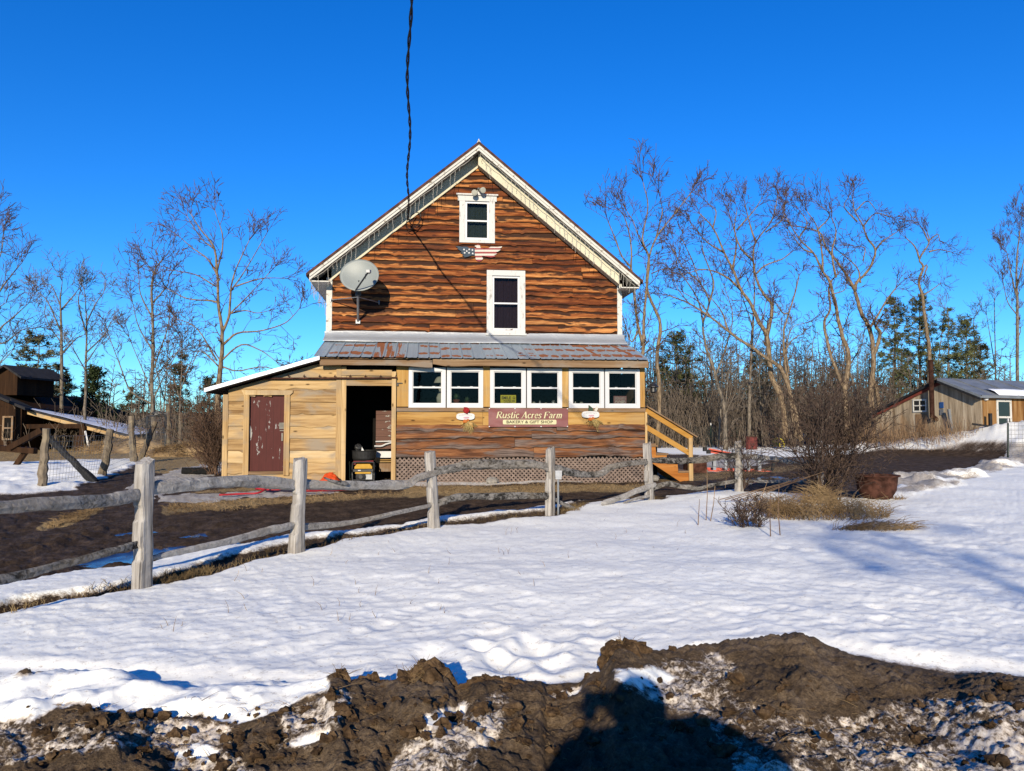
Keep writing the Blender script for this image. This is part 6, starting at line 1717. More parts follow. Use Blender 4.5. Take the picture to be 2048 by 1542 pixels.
traced_tree('bare_tree', 'slim bare locust with a dead jagged top between the two widest crowns', (945, 1290), [
    ([(948, 1300), (912, 1040), (890, 900), (888, 780), (910, 700), (945, 580), (961, 510)], 8, 2.6), ([(912, 695), (880, 688), (852, 645)], 4, 2.5), ([(890, 880), (930, 820), (980, 790)], 4, 1.6), ([(912, 980), (900, 860), (930, 760), (990, 740)], 4, 1.5)], zr, 43, .9, 2, 1.0, seed=5, group=BT)
traced_tree('bare_tree', 'double-stemmed bare locust with twisted stems left of the heaviest trunk', (1190, 1290), [
    ([(1188, 1300), (1185, 1050), (1200, 900), (1162, 780), (1140, 660), (1110, 540), (1075, 490), (1030, 400), (960, 330), (900, 230)], 14, 2.2),
    ([(1180, 1060), (1130, 940), (1090, 800), (1084, 730), (1112, 670), (1104, 590), (1116, 540), (1150, 500)], 9, 3), ([(1076, 492), (1072, 400), (1050, 280), (1000, 200)], 6, 1.8), ([(1030, 400), (980, 380), (910, 290)], 5, 1.6),
    ([(1050, 290), (1110, 220), (1060, 170)], 4, 1.5), ([(1140, 520), (1120, 400), (1140, 300), (1120, 230)], 6, 1.8), ([(960, 330), (1000, 260), (960, 190)], 4, 1.5), ([(1120, 600), (1180, 580), (1190, 540)], 3, 1.5)], zr, 44, 1.2, 2, .55, seed=6, group=BT)
traced_tree('bare_tree', 'heaviest bare locust with a straight pale trunk beside the cabin', (1315, 1340), [
    ([(1317, 1350), (1310, 1100), (1320, 900), (1300, 760), (1260, 690), (1230, 580), (1190, 510), (1150, 450), (1090, 370), (1060, 300), (950, 270)], 15, 2.2),
    ([(1232, 582), (1242, 540), (1300, 480), (1330, 390), (1290, 330), (1270, 270), (1232, 200), (1220, 140)], 8, 2), ([(1330, 390), (1360, 350), (1432, 300)], 5, 1.8), ([(1272, 272), (1330, 210), (1412, 230)], 4, 1.6),
    ([(1258, 545), (1240, 470), (1150, 390)], 5, 2), ([(1320, 900), (1352, 800), (1332, 755)], 9, 7), ([(1302, 765), (1342, 700), (1390, 620), (1428, 572)], 6, 3), ([(1232, 200), (1290, 150), (1330, 190)], 4, 1.5), ([(1242, 250), (1180, 180), (1200, 130)], 4, 1.5),
    ([(1270, 440), (1280, 380), (1250, 370)], 3, 2), ([(1318, 1000), (1340, 1080), (1352, 1200)], 7, 9)], zr, 45, 1.1, 2, .7, seed=7, group=BT, start=.62)
traced_tree('bare_tree', 'slanting bare stem tucked behind the double-stemmed locust', (1245, 1250), [([(1250, 1260), (1230, 1060), (1190, 930), (1170, 800), (1200, 700)], 7, 2), ([(1200, 950), (1260, 850), (1280, 760)], 4, 1.5)], zr, 48, 1.2, 2, .8, 'bark_grey', seed=8, group=BT)
traced_tree('bare_tree', 'lone crooked bare tree with a flat-topped crown above the cabin roof', (1585, 1200), [
    ([(1590, 1210), (1592, 880), (1576, 780), (1560, 630), (1540, 540), (1562, 470), (1543, 430), (1590, 350), (1580, 300)], 11, 2.2),
    ([(1545, 432), (1520, 370), (1480, 330)], 5, 2), ([(1590, 395), (1640, 385), (1700, 397)], 4, 1.6), ([(1560, 605), (1600, 580), (1642, 550)], 4, 1.6), ([(1550, 480), (1580, 460), (1570, 500)], 4, 3), ([(1590, 350), (1560, 290), (1540, 260)], 4, 1.5), ([(1590, 340), (1630, 310), (1640, 340)], 3, 1.5)], zr, 58, 1.3, 2, 1.0, seed=9, group=BT, start=.6)
traced_tree('bare_tree', 'upright bare tree with fine brushy twigs at the edge of the wood past the cabin', (2015, 1200), [
    ([(2016, 1210), (2016, 700), (2012, 450), (2030, 290)], 9, 2), ([(2014, 620), (1980, 480), (1965, 400)], 4, 1.5), ([(2014, 560), (2050, 420), (2060, 300)], 4, 1.5), ([(2014, 700), (1970, 640), (1950, 560)], 3, 1.4)], zr, 60, 1.8, 3, .9, 'bark_grey', seed=10, group=BT, start=.3, up=.3)
traced_tree('bare_tree', 'straight slim bare tree standing between the leaning locust and the hooked tree', (720, 1300), [([(720, 1310), (725, 1000), (738, 750), (746, 600), (742, 480)], 9, 2), ([(726, 900), (780, 760), (800, 640)], 3, 1.4), ([(735, 750), (690, 620), (670, 560)], 3, 1.4)], zr, 47, 1.4, 2, .7, 'bark_grey', seed=11, group=BT)
for i, (x, yb, yt, Y, lb) in enumerate(((1252, 900, 690, 46, 'thin bare sapling close behind the porch corner'), (1268, 905, 640, 50, 'thin pale bare sapling next to the porch corner'), (1436, 898, 690, 46, 'thin pale bare sapling above the ladder'), (1455, 897, 760, 42, 'short bare sapling left of the barrel'),
        (1526, 900, 740, 48, 'thin pale bare sapling behind the barrel'), (1620, 890, 690, 52, 'dark thin bare sapling behind the shrub'), (1640, 892, 800, 46, 'broken pale sapling behind the shrub'), (1800, 880, 640, 62, 'bare sapling behind the cabin chimney'), (1880, 880, 620, 64, 'bare sapling over the cabin ridge'), (1950, 880, 640, 66, 'bare sapling over the cabin metal roof'), (1990, 880, 600, 64, 'tall bare sapling above the cabin porch light'), (1715, 892, 690, 54, 'bare sapling right behind the heaviest locust'), (1560, 895, 640, 50, 'thin bare sapling under the widest crown'))):
    rg = random.Random(i); mid = x + rg.uniform(-8, 8)
    traced_tree('bare_sapling', lb, (x, yb), [([(x, yb + 6), (mid, (yb + yt) / 2), (x + rg.uniform(-10, 10), yt)], 5.0, 1.6), ([(mid, (yb + yt) / 2), (mid + rg.choice((-1, 1)) * 18, yt + 30)], 2.6, 1.3)], idn, Y, 1.3, 2, .6, 'bark_grey', 'twig_grey', 30 + i, .25, 'bare saplings at the wood edge')
# --- left of the house
BL = 'bare trees around the barn yard'
traced_tree('bare_tree', 'largest bare tree with a broad open crown rising behind the shed', (1085, 1150), [
    ([(1080, 1200), (1088, 950), (1100, 850), (1105, 700), (1086, 560), (1080, 400), (1062, 280), (1000, 200), (950, 120)], 14, 2),
    ([(1105, 710), (1140, 620), (1150, 480), (1180, 380), (1240, 250)], 8, 1.8), ([(1086, 560), (1040, 550), (930, 540), (830, 490)], 6, 1.6), ([(1110, 770), (1180, 712), (1300, 700), (1420, 660), (1490, 590)], 6, 1.5),
    ([(1145, 615), (1220, 600), (1280, 612), (1340, 600)], 4, 1.4), ([(1092, 450), (1040, 350), (960, 290), (890, 230)], 5, 1.5), ([(1080, 400), (1110, 250), (1068, 100)], 5, 1.4), ([(1100, 850), (1200, 770), (1300, 800), (1370, 850)], 5, 1.5),
    ([(1080, 850), (980, 690), (880, 640)], 4, 1.4), ([(1170, 480), (1300, 440), (1430, 440)], 4, 1.4), ([(1150, 500), (1220, 400), (1330, 210)], 4, 1.4), ([(1062, 290), (1000, 240), (930, 130)], 4, 1.4), ([(1090, 880), (1000, 800), (960, 860)], 4, 1.5), ([(1140, 620), (1240, 520), (1370, 380)], 4, 1.4), ([(1110, 880), (1180, 900), (1300, 880), (1400, 900)], 4, 1.5), ([(1075, 480), (970, 420), (860, 400)], 4, 1.4)],
    zl, 33, .85, 2, .5, seed=12, group=BL, rmin=.009, start=.3)
traced_tree('bare_tree', 'tall slender bare tree with a broken-looking top between the barn and the shed', (765, 1290), [
    ([(768, 1290), (756, 1000), (761, 700), (755, 500), (770, 400), (805, 350)], 11, 2.5), ([(757, 1065), (650, 1000), (600, 880), (540, 720)], 5, 1.5), ([(756, 1020), (720, 920), (640, 730)], 4, 1.4), ([(760, 900), (830, 700), (845, 590)], 4, 1.4), ([(760, 640), (700, 520), (690, 420)], 4, 1.5),
    ([(760, 560), (830, 480), (840, 430)], 4, 1.5), ([(758, 1050), (830, 900), (920, 740)], 4, 1.4), ([(760, 800), (690, 680), (660, 560)], 4, 1.4), ([(756, 960), (850, 830), (900, 800)], 3, 1.4), ([(768, 420), (720, 350)], 3, 1.5)], zl, 48, 1.3, 2, .5, 'bark_grey', seed=13, group=BL)
traced_tree('bare_tree', 'slim bare tree with a forked open top behind the barn roof', (305, 1150), [([(305, 1150), (305, 700), (300, 560), (310, 455)], 9, 1.6), ([(305, 710), (240, 560), (185, 505)], 4, 1.4), ([(302, 600), (370, 520), (385, 500)], 4, 1.4), ([(305, 820), (380, 740), (420, 720)], 4, 1.4), ([(305, 760), (250, 680), (220, 610)], 3, 1.4), ([(302, 580), (260, 480), (240, 470)], 3, 1.3)], zl, 52, 1.2, 2, .7, 'bark_grey', 'twig_grey', seed=14, group=BL)
traced_tree('bare_tree', 'slim bare tree standing before the dark conical evergreen', (420, 1150), [([(422, 1150), (426, 900), (430, 660), (420, 495)], 8, 1.6), ([(428, 810), (520, 720), (545, 670)], 4, 1.4), ([(430, 660), (480, 560), (510, 520)], 4, 1.4), ([(425, 700), (390, 560), (405, 480)], 4, 1.4), ([(428, 860), (470, 800), (480, 780)], 3, 1.3), ([(425, 900), (370, 800), (340, 760)], 3, 1.3)], zl, 50, 1.2, 2, .7, 'bark_grey', 'twig_grey', seed=15, group=BL)
traced_tree('bare_tree', 'bare tree whose limbs reach in from beyond the barn', (-90, 1150), [([(-90, 1200), (-80, 800), (-90, 600), (-60, 300), (-20, 150)], 16, 3), ([(-85, 800), (0, 690), (80, 620), (145, 560)], 6, 1.5), ([(-85, 640), (0, 500), (60, 420), (110, 360)], 6, 1.5), ([(-70, 420), (0, 330), (20, 210)], 5, 1.5), ([(-80, 760), (20, 760), (100, 700), (140, 690)], 5, 1.4), ([(-85, 700), (-20, 600), (30, 560)], 5, 1.4), ([(-90, 900), (0, 860), (70, 790)], 4, 1.4)], zl, 45, 1.3, 2, .45, 'bark_grey', seed=16, group=BL)
traced_tree('bare_sapling', 'low scrubby bare tree at the foot of the largest bare tree', (900, 1270), [([(900, 1275), (895, 1100), (905, 850), (900, 740)], 5, 1.5), ([(897, 1000), (940, 880), (960, 830)], 3, 1.4), ([(897, 1050), (860, 920), (850, 850)], 3, 1.4)], zl, 46, 1.3, 2, .5, 'bark_grey', 'twig', 17, .2, 'bare saplings at the wood edge')
traced_tree('bare_sapling', 'thin bare sapling close beside the tall slender tree', (820, 1270), [([(820, 1275), (815, 1100), (830, 900), (840, 700)], 4, 1.5), ([(818, 1050), (780, 900), (770, 800)], 3, 1.4)], zl, 49, 1.3, 2, .5, 'bark_grey', 'twig', 18, .2, 'bare saplings at the wood edge')

# ------------------------------------------------------------------ evergreens
def conifer(name, label, base, top, halfw, Y, mat='pine_needles', style='pine', seed=0, bare=.22, group='evergreens'):
    rg = random.Random(seed); nr = np.random.RandomState(seed)
    b = P(*base, Y); t = P(*top, Y); b[2] = min(b[2], 0); H = t[2] - b[2]; Wd = halfw * 1.12 * mpp(t)
    root = thing(name, (b[0], Y, 0), label, 'tree', group)
    m = MB(); m.tube([b + (t - b) * (k / 10) + V3(rg.uniform(-.08, .08), 0, 0) for k in range(11)], [max(.03, .22 * H / 14 * (1 - k / 10.3)) for k in range(11)], 7)
    clumps = []; segs = []
    levels = int(H * (2.3 if style == 'pine' else 3.2))
    for i in range(levels):
        f = bare + (1 - bare) * (i + rg.random()) / levels; z = b + (t - b) * f; g = (f - bare) / (1 - bare)
        if style == 'pine': prof = (.55 + .8 * g) * (1 - g) ** .7 * 1.35 + .06
        else: prof = (1 - g) ** .85 * min(1, .55 + g * 3)
        nb = rg.randint(5, 8) if style == 'pine' else rg.randint(7, 10)
        for k in range(nb):
            az = rg.uniform(0, 6.28); L = Wd * prof * rg.uniform(.55, 1.12) + .15; el = rg.uniform(-.12, .32) if style == 'pine' else rg.uniform(-.25, .35) + .4 * g
            if style == 'pine' and rg.random() < .15: continue
            d = V3(math.cos(az) * math.cos(el), math.sin(az) * math.cos(el), math.sin(el)); e = z + d * L
            segs.append((z, e, max(.02, .035 * L / 2), .012))
            nc = max(2, int(L / (.42 if style == 'pine' else .36)))
            for c in range(nc):
                s = (c + rg.random()) / nc
                if s < (.30 if style == 'pine' else .25): continue
                clumps.append(z + d * L * s + V3(rg.gauss(0, .10), rg.gauss(0, .10), rg.gauss(0.05, .07)) * (1.6 if style == 'pine' else 1.3))
    C = np.array(clumps); per = 22 if style == 'pine' else 18; n = len(C) * per
    cen = np.repeat(C, per, 0); dr = nr.normal(size=(n, 3)); dr[:, 2] = dr[:, 2] * .75 + (.28 if style == 'pine' else -.05); dr /= np.linalg.norm(dr, axis=1, keepdims=True)
    ln = nr.uniform(.20, .44, (n, 1)) if style == 'pine' else nr.uniform(.16, .34, (n, 1)); wd = nr.uniform(.020, .05, (n, 1)) if style == 'pine' else nr.uniform(.03, .075, (n, 1))
    sd_ = np.cross(dr, nr.normal(size=(n, 3))); sd_ /= np.linalg.norm(sd_, axis=1, keepdims=True)
    st = cen + nr.normal(size=(n, 3)) * (.08 if style == 'pine' else .12)
    V = np.stack([st - sd_ * wd, st + sd_ * wd, st + dr * ln], 1).reshape(-1, 3)
    m.build('trunk', 'bark_grey', root, smooth=True); sticks_mesh('limb', segs, 'bark_grey', root)
    raw_mesh('crown', V, np.arange(n * 3).reshape(-1, 3), mat, root)
conifer('pine_tree', 'broad dark pine just past the porch roof behind the bare locusts', (1350, 895), (1352, 662), 62, 58, seed=1, bare=.2)
conifer('pine_tree', 'low dark pine half hidden behind the leaning locust', (1515, 895), (1512, 712), 55, 62, 'far_needles', seed=2, bare=.15)
conifer('pine_tree', 'small far pine between the locust trunks', (1665, 890), (1668, 738), 34, 72, 'far_needles', seed=3, bare=.1)
conifer('pine_tree', 'tall narrow pine left of the crooked flat-topped tree', (1790, 885), (1788, 596), 36, 62, seed=4, bare=.18)
conifer('pine_tree', 'tallest pine right behind the crooked flat-topped tree', (1840, 885), (1838, 590), 40, 64, seed=5, bare=.18)
conifer('pine_tree', 'pine with a ragged top over the cabin ridge', (1897, 885), (1896, 622), 40, 60, seed=6, bare=.2)
conifer('pine_tree', 'shorter pine over the cabin roof beside the ragged pine', (1935, 885), (1934, 640), 30, 64, seed=7, bare=.2)
conifer('pine_tree', 'dark pine crown at the far end of the pines over the metal roof', (1960, 880), (1958, 690), 30, 60, 'far_needles', seed=8, bare=.2)
conifer('pine_tree', 'dark layered pine rising over the barn', (75, 890), (78, 668), 56, 55, 'far_needles', seed=9, bare=.2)
conifer('pine_tree', 'lower dark pine spreading over the barn roof beside the layered pine', (120, 890), (118, 735), 42, 58, 'far_needles', seed=10, bare=.1)
conifer('cedar_tree', 'dense dark green conical evergreen behind the lean-to', (186, 890), (188, 733), 47, 56, 'dark_needles', 'cedar', 11, .06)
conifer('pine_tree', 'dark pine between the cone-shaped evergreen and the tall slender tree', (262, 890), (262, 782), 34, 62, 'far_needles', seed=12, bare=.1)
conifer('spruce_tree', 'narrow dark spruce behind the yard posts', (362, 890), (361, 716), 23, 60, 'far_needles', 'pine', 13, .12)
conifer('pine_tree', 'dark evergreen showing beside the largest bare trunk', (420, 890), (418, 756), 30, 56, 'far_needles', seed=14, bare=.1)
conifer('pine_tree', 'tip of a distant pine over the shed roof', (602, 880), (603, 722), 14, 75, 'far_needles', seed=15, bare=.1)

# ------------------------------------------------------------------ the wood behind: one mass of trunks and brush
def wood():
    rg = random.Random(77); segs = []
    def one(px, Y, h, r, tw):
        p = P(px, 880, Y); p[2] = -.2; d = V3(rg.uniform(-.07, .07), rg.uniform(-.05, .05), 1); n = 5; q = p; pts = []
        for k in range(n):
            d = d + V3(rg.uniform(-.05, .05), 0, 0); q2 = q + d / np.linalg.norm(d) * h / n; segs.append((q, q2, r * (1 - .8 * k / n), r * (1 - .8 * (k + 1) / n))); q = q2; pts.append(q)
        for k in range(tw):
            f = rg.uniform(.25, 1); c = p + (q - p) * f; az = rg.uniform(0, 6.28); el = rg.uniform(.1, 1.1); L = h * .3 * rg.uniform(.3, 1) * (1.15 - f * .7)
            dd = V3(math.cos(az) * math.cos(el), math.sin(az) * math.cos(el), math.sin(el)); e = c + dd * L; segs.append((c, e, .026, .014))
            for j in range(3): s = rg.uniform(.3, .9); segs.append((c + dd * L * s, c + dd * L * s + rot_dir(dd, rg.uniform(.3, .9), rg.uniform(0, 6.28)) * L * .45, .016, .011))
    for i in range(520):
        px = rg.choice((rg.uniform(1290, 1760), rg.uniform(1290, 1760), rg.uniform(1700, 2500), rg.uniform(-500, 640)))
        Y = rg.uniform(52, 95); base = 1.0 if px > 1200 else .72
        one(px, Y, base * rg.uniform(4.5, 10.5) * Y / 70, rg.uniform(.05, .13), 22)
    for i in range(7500):                       # brush
        px = rg.choice((rg.uniform(1280, 1780), rg.uniform(1280, 1780), rg.uniform(1700, 2400), rg.uniform(-400, 640))); Y = rg.uniform(47, 80)
        p = P(px, 880, Y); p[2] = -.1; h = rg.uniform(1.2, 4.8 if px > 1200 else 3.0); d = V3(rg.uniform(-.3, .3), rg.uniform(-.2, .2), 1); mid = p + d * h * .5; e = mid + (d + V3(rg.uniform(-.35, .35), 0, 0)) * h * .5
        segs.append((p, mid, .028, .02)); segs.append((mid, e, .02, .012))
        for k in range(4):
            s = rg.uniform(.2, 1); c = p + (e - p) * s; segs.append((c, c + V3(rg.uniform(-.6, .6), rg.uniform(-.4, .4), rg.uniform(.1, .8)), .015, .011))
    o = sticks_mesh('background_woods', segs, 'brush', loc=(10, 60, 0)); tag(o, 'dense brown leafless woodland and brush beyond the yard', 'woods', kind='stuff')
wood()

# ------------------------------------------------------------------ shrubs, reeds, grass
def shrub(name, label, c, stems, h, rad, seed, depth=3, mat='shrub', kids=(3, 5), r0=.022, rmin=.0045, cat='shrub', wig=.32):
    rg = random.Random(seed); root = thing(name, c, label, cat); st = []; tw = []
    for i in range(stems):
        az = rg.uniform(0, 6.28); lean = rg.uniform(.05, .75); d = V3(math.cos(az) * lean, math.sin(az) * lean * .8, 1); d /= np.linalg.norm(d)
        p = c + V3(rg.uniform(-rad, rad) * .3, rg.uniform(-rad, rad) * .2, -.05); L = h * rg.uniform(.55, 1.0); n = 6; q = p; nodes = []
        for k in range(n):
            d = d + V3(rg.uniform(-.2, .2), rg.uniform(-.2, .2), rg.uniform(-.06, .14)); d /= np.linalg.norm(d); q2 = q + d * L / n
            st.append((q, q2, r0 * (1 - .7 * k / n), r0 * (1 - .7 * (k + 1) / n))); q = q2; nodes.append((q, d))
        for k in range(n):
            for j in range(3): twig(tw, nodes[k][0], rot_dir(nodes[k][1], rg.uniform(.3, 1.0), rg.uniform(0, 6.28)), h * rg.uniform(.16, .36), r0 * .35, depth - 1, rg, wig, .08, kids, rmin)
    sticks_mesh('stem', st, mat, root); sticks_mesh('twigs', tw, mat, root); return root
shrub('bare_shrub', 'dense dark leafless shrub growing against the far fence posts by the iron kettle', on_ground(1650, 1004), 18, 2.1, .9, 3, 3, kids=(2, 3))
shrub('bare_shrub', 'wispy leafless shrub against the corner of the shed', on_ground(428, 950), 26, 2.35, .55, 4, 2, 'twig', (2, 4), .016, .005)
shrub('bare_shrub', 'small twiggy shrub tangled round the last visible fence post', on_ground(1484, 988), 7, 1.25, .2, 5, 2, 'shrub', (2, 3), .014)
shrub('briar_patch', 'low tangle of dark briars sticking out of the snow before the shrub', on_ground(1500, 1062), 16, .42, .5, 6, 2, 'shrub', (1, 3), .007, .0035, 'briars', .5)
def blades(name, label, cat, pts, mat, hrange, bend, r, seed, kind=None, group=None, parts=2, flat=None):
    rg = random.Random(seed); segs = []
    for p in pts:
        h = rg.uniform(*hrange); az = rg.uniform(0, 6.28) if flat is None else rg.gauss(flat, .6); d = V3(rg.gauss(0, bend) + (0 if flat is None else math.cos(flat) * bend * 2), rg.gauss(0, bend) , 1); d /= np.linalg.norm(d); q = p
        for k in range(parts):
            q2 = q + d * h / parts; segs.append((q, q2, r * (1 - k / parts * .6), r * (1 - (k + 1) / parts * .7))); q = q2
            d = d + V3(math.cos(az), math.sin(az) * .6, 0) * bend * 1.6 - V3(0, 0, bend * .5); d /= np.linalg.norm(d)
    o = sticks_mesh(name, segs, mat); return tag(o, label, cat, group, kind)
def scatter(poly, n, seed):
    rg = random.Random(seed); a = np.array(poly, float); out = []
    while len(out) < n:
        x = rg.uniform(a[:, 0].min(), a[:, 0].max()); y = rg.uniform(a[:, 1].min(), a[:, 1].max())
        if sdist(poly, np.array([x]), np.array([y]))[0] > 0: out.append(on_ground(x, y))
    return out
def mound(c, rx, ry, h, n, seed):
    rg = random.Random(seed); out = []
    for i in range(n):
        a = rg.uniform(0, 6.28); s = math.sqrt(rg.random()); x, y = c[0] + rx * s * math.cos(a), c[1] + ry * s * math.sin(a); out.append(V3(x, y, c[2] - .03 + h * (1 - s) * rg.random()))
    return out
blades('dry_grass_clump', 'pale dry grass mound under the dark shrub in the snow', 'dry grass', mound(on_ground(1655, 1040), 1.0, .5, .2, 1150, 1) + mound(on_ground(1640, 1010), .35, .3, .35, 420, 2), 'dry_grass', (.10, .50), .55, .0045, 1, parts=3)
blades('dry_grass_clump', 'brown flattened dry grass trailing from the mound onto the snow', 'dry grass', mound(on_ground(1745, 1066), .60, .20, .05, 300, 3), 'dry_grass', (.12, .42), .6, .0045, 2, parts=3, flat=-.2)
blades('dry_grass_clump', 'tawny bent stalks beside the briars in the snow', 'dry grass', mound(on_ground(1545, 1030), .45, .3, .15, 260, 4), 'dry_grass', (.15, .5), .5, .005, 3, parts=3)
blades('dry_grass_clump', 'small tuft of dry grass at the foot of the iron kettle', 'dry grass', mound(on_ground(1788, 1000), .22, .15, .05, 160, 5), 'dry_grass', (.05, .16), .5, .004, 4)
rg = random.Random(6); segs = []
for px, pb, pt, lean in ((1412, 1047, 940, 2), (1421, 1049, 972, 9), (1396, 1056, 998, 3), (1541, 1080, 985, 0), (1560, 1078, 970, -2), (1506, 1040, 960, 30), (1450, 985, 900, 8)):
    b = on_ground(px, pb); t = P(px + lean, pt, b[1]); segs.append((b, (b + t) / 2 + V3(rg.uniform(-.02, .02), 0, 0), .009, .007)); segs.append((segs[-1][1], t, .007, .004))
for k in range(5): b = on_ground(1500 + k * 12, 1010); segs.append((b + V3(-.6, 0, .05), b + V3(.5 + .1 * k, -.2, .35 + .06 * k), .009, .004))
tag(sticks_mesh('dry_weeds', segs, 'reed'), 'tall thin dry weed stalks standing in the snow by the sixth fence post', 'dry weeds')
def reeds_at(n):
    rg = random.Random(7); out = []
    for i in range(n):
        t = rg.uniform(-.3, 7.5); u = .15 + abs(rg.gauss(0, 1.1)); l, d = 24.36 - .405 * t - .915 * u, 40 + .915 * t - .405 * u
        out.append(np.array([math.sin(YAW) * d + rgt[0] * l, math.cos(YAW) * d + rgt[1] * l, -.1]))
    return out
blades('reed_bed', 'band of tall rust brown dry stems along the cabin wall', 'reeds', reeds_at(1100), 'reed', (.8, 2.2), .17, .012, 8, kind='stuff')
blades('weed_bed', 'dry brown weeds at the wood edge behind the far snow', 'weeds', scatter([(1300, 893), (1300, 887), (1760, 885), (1760, 892)], 1500, 9), 'dull_grass', (.3, 1.2), .25, .013, 10, kind='stuff')
strip = [(20, 1243), (200, 1192), (320, 1168), (430, 1140), (520, 1113), (600, 1094), (760, 1070), (860, 1052), (1000, 1038), (1150, 1018), (1160, 1026), (1000, 1043), (870, 1057), (760, 1074), (640, 1100), (520, 1124), (430, 1152), (330, 1176), (230, 1194), (110, 1218), (20, 1252)]
blades('fence_line_grass', 'short dull brown grass left bare along the foot of the rail fence', 'grass', scatter(strip, 800, 11) + scatter([(300, 1172), (330, 1158), (430, 1138), (425, 1152), (330, 1178)], 900, 12) + scatter([(1110, 1028), (1140, 1016), (1180, 1010), (1160, 1026)], 350, 13) + scatter([(1240, 1003), (1300, 996), (1330, 998), (1300, 1004)], 250, 14), 'dull_grass', (.03, .095), .4, .003, 12, kind='stuff')
blades('snow_stubble', 'single dry grass stems poking through the snow field', 'grass', scatter([(380, 1170), (860, 1075), (1180, 1030), (1400, 1020), (1380, 1100), (900, 1240), (300, 1290)], 55, 22), 'dry_grass', (.03, .12), .35, .0028, 23, kind='stuff')
blades('straw_litter', 'straw and hay scattered over the barn yard and mud', 'straw', scatter([(-60, 925), (60, 900), (330, 886), (450, 886), (450, 922), (300, 922), (60, 922)], 2600, 15) + scatter([(90, 1058), (130, 1036), (205, 1017), (160, 1046)], 500, 16) + scatter([(320, 1014), (640, 990), (860, 984), (700, 1002), (340, 1030)], 900, 17) + scatter([(800, 984), (820, 974), (1290, 968), (1290, 982), (820, 994)], 900, 19), 'dry_grass', (.05, .2), 1.2, .005, 18, kind='stuff')
# hay piles in the barn yard
for px, py, w, h, lb in ((258, 905, 2.6, .75, 'hay pile before the end of the lean-to'), (385, 912, 2.4, .6, 'hay pile beneath the yard posts nearest the shed')):
    c = on_ground(px, py); root = thing('hay_pile', c, lb, 'hay', 'hay piles in the barn yard'); m = MB(); m.blob(c + V3(0, 0, -.1), (w, w * .5, h), px, .28, 30); m.build('core', 'dry_grass', root, smooth=True)
    rg = random.Random(px); sg = []
    for i in range(1500):
        a = rg.uniform(0, 6.28); e = rg.uniform(0, 1.5); p = c + V3(w * math.cos(a) * math.cos(e), w * .5 * math.sin(a) * math.cos(e), h * math.sin(e) - .08); d = V3(rg.gauss(0, 1), rg.gauss(0, 1), rg.gauss(0.2, .5)); d /= np.linalg.norm(d); sg.append((p, p + d * rg.uniform(.15, .4), .012, .006))
    sticks_mesh('loose_hay', sg, 'dry_grass', root)

# ------------------------------------------------------------------ clods and straw on the near bank
def clod(px, py, r, seed, label, hairs):
    c = P(px, py, 0); d = ray(px, py); dep = float(np.interp(px, [0, 650, 1000, 1200, 1420, 1620], [4.3, 4.05, 4.0, 4.2, 4.7, 4.8])); c = CAM + d * dep
    root = thing('earth_clod', c, label, 'clod', 'earth clods on the bank'); m = MB(); m.blob(c, r, seed, .45, 44, 3.2); m.build('lump', 'clod', root, smooth=False)
    if hairs:
        rg = random.Random(seed); sg = []
        for i in range(hairs):
            a = rg.uniform(0, 6.28); e = rg.uniform(-.4, 1.5); q = V3(math.cos(a) * math.cos(e), math.sin(a) * math.cos(e), math.sin(e)); p = c + q * np.array(r) * rg.uniform(.9, 1.02); dd = V3(rg.gauss(0, 1), rg.gauss(0, .6), rg.gauss(-.25, 1)); dd /= np.linalg.norm(dd); L = rg.uniform(.02, .075)
            sg.append((p, p + dd * L * .5 + q * .006, .0016, .0013)); sg.append((sg[-1][1], p + dd * L, .0013, .0008))
        sticks_mesh('roots', sg, 'dry_grass', root)
clod(848, 1392, (.155, .13, .150), 3, 'largest rooty clod of turf on the bank, tufted with straw', 420)
clod(745, 1420, (.19, .14, .135), 5, 'broad dark clod joined to the side of the largest rooty clod', 120)
clod(1252, 1318, (.125, .11, .10), 7, 'brown clod on the snow beside the long earth heap', 60)
clod(682, 1362, (.055, .05, .05), 9, 'small dark clod on the snow lip of the bank', 45)
clod(1345, 1306, (.04, .04, .03), 11, 'tiny clod between the brown clod and the long earth heap', 0)
clod(985, 1385, (.16, .10, .07), 13, 'flat clod in the middle of the bank', 50)
clod(1185, 1368, (.05, .05, .055), 15, 'dark upright clod on the snow lip between the flat clod and the brown clod', 0)
clod(1120, 1404, (.12, .09, .06), 16, 'low clod beside the upright clod', 30)
def bank_straw():
    rg = random.Random(21); sg = []
    for i in range(330):
        px, py = rg.uniform(60, 2000), rg.uniform(1425, 1540)
        dep = 3.3 + (1540 - py) / 160 * .8; p = CAM + ray(px, py) * dep; z = GZ(p[0], p[1]); p = V3(p[0], p[1], z + .006)
        a = rg.uniform(0, 6.28); L = rg.choice((.02, .03, .04, .05, .11)) * rg.uniform(.7, 1.3); d = V3(math.cos(a), math.sin(a), rg.uniform(-.05, .2)); mid = p + d * L * .5 + V3(rg.uniform(-.01, .01), 0, .008); sg.append((p, mid, .0014, .0012)); sg.append((mid, p + d * L + V3(0, 0, rg.uniform(-.004, .008)), .0012, .0007))
    tag(sticks_mesh('bank_straw', sg, 'dry_grass'), 'stray straw stems lying on the earth bank', 'straw', kind='stuff')
bank_straw()
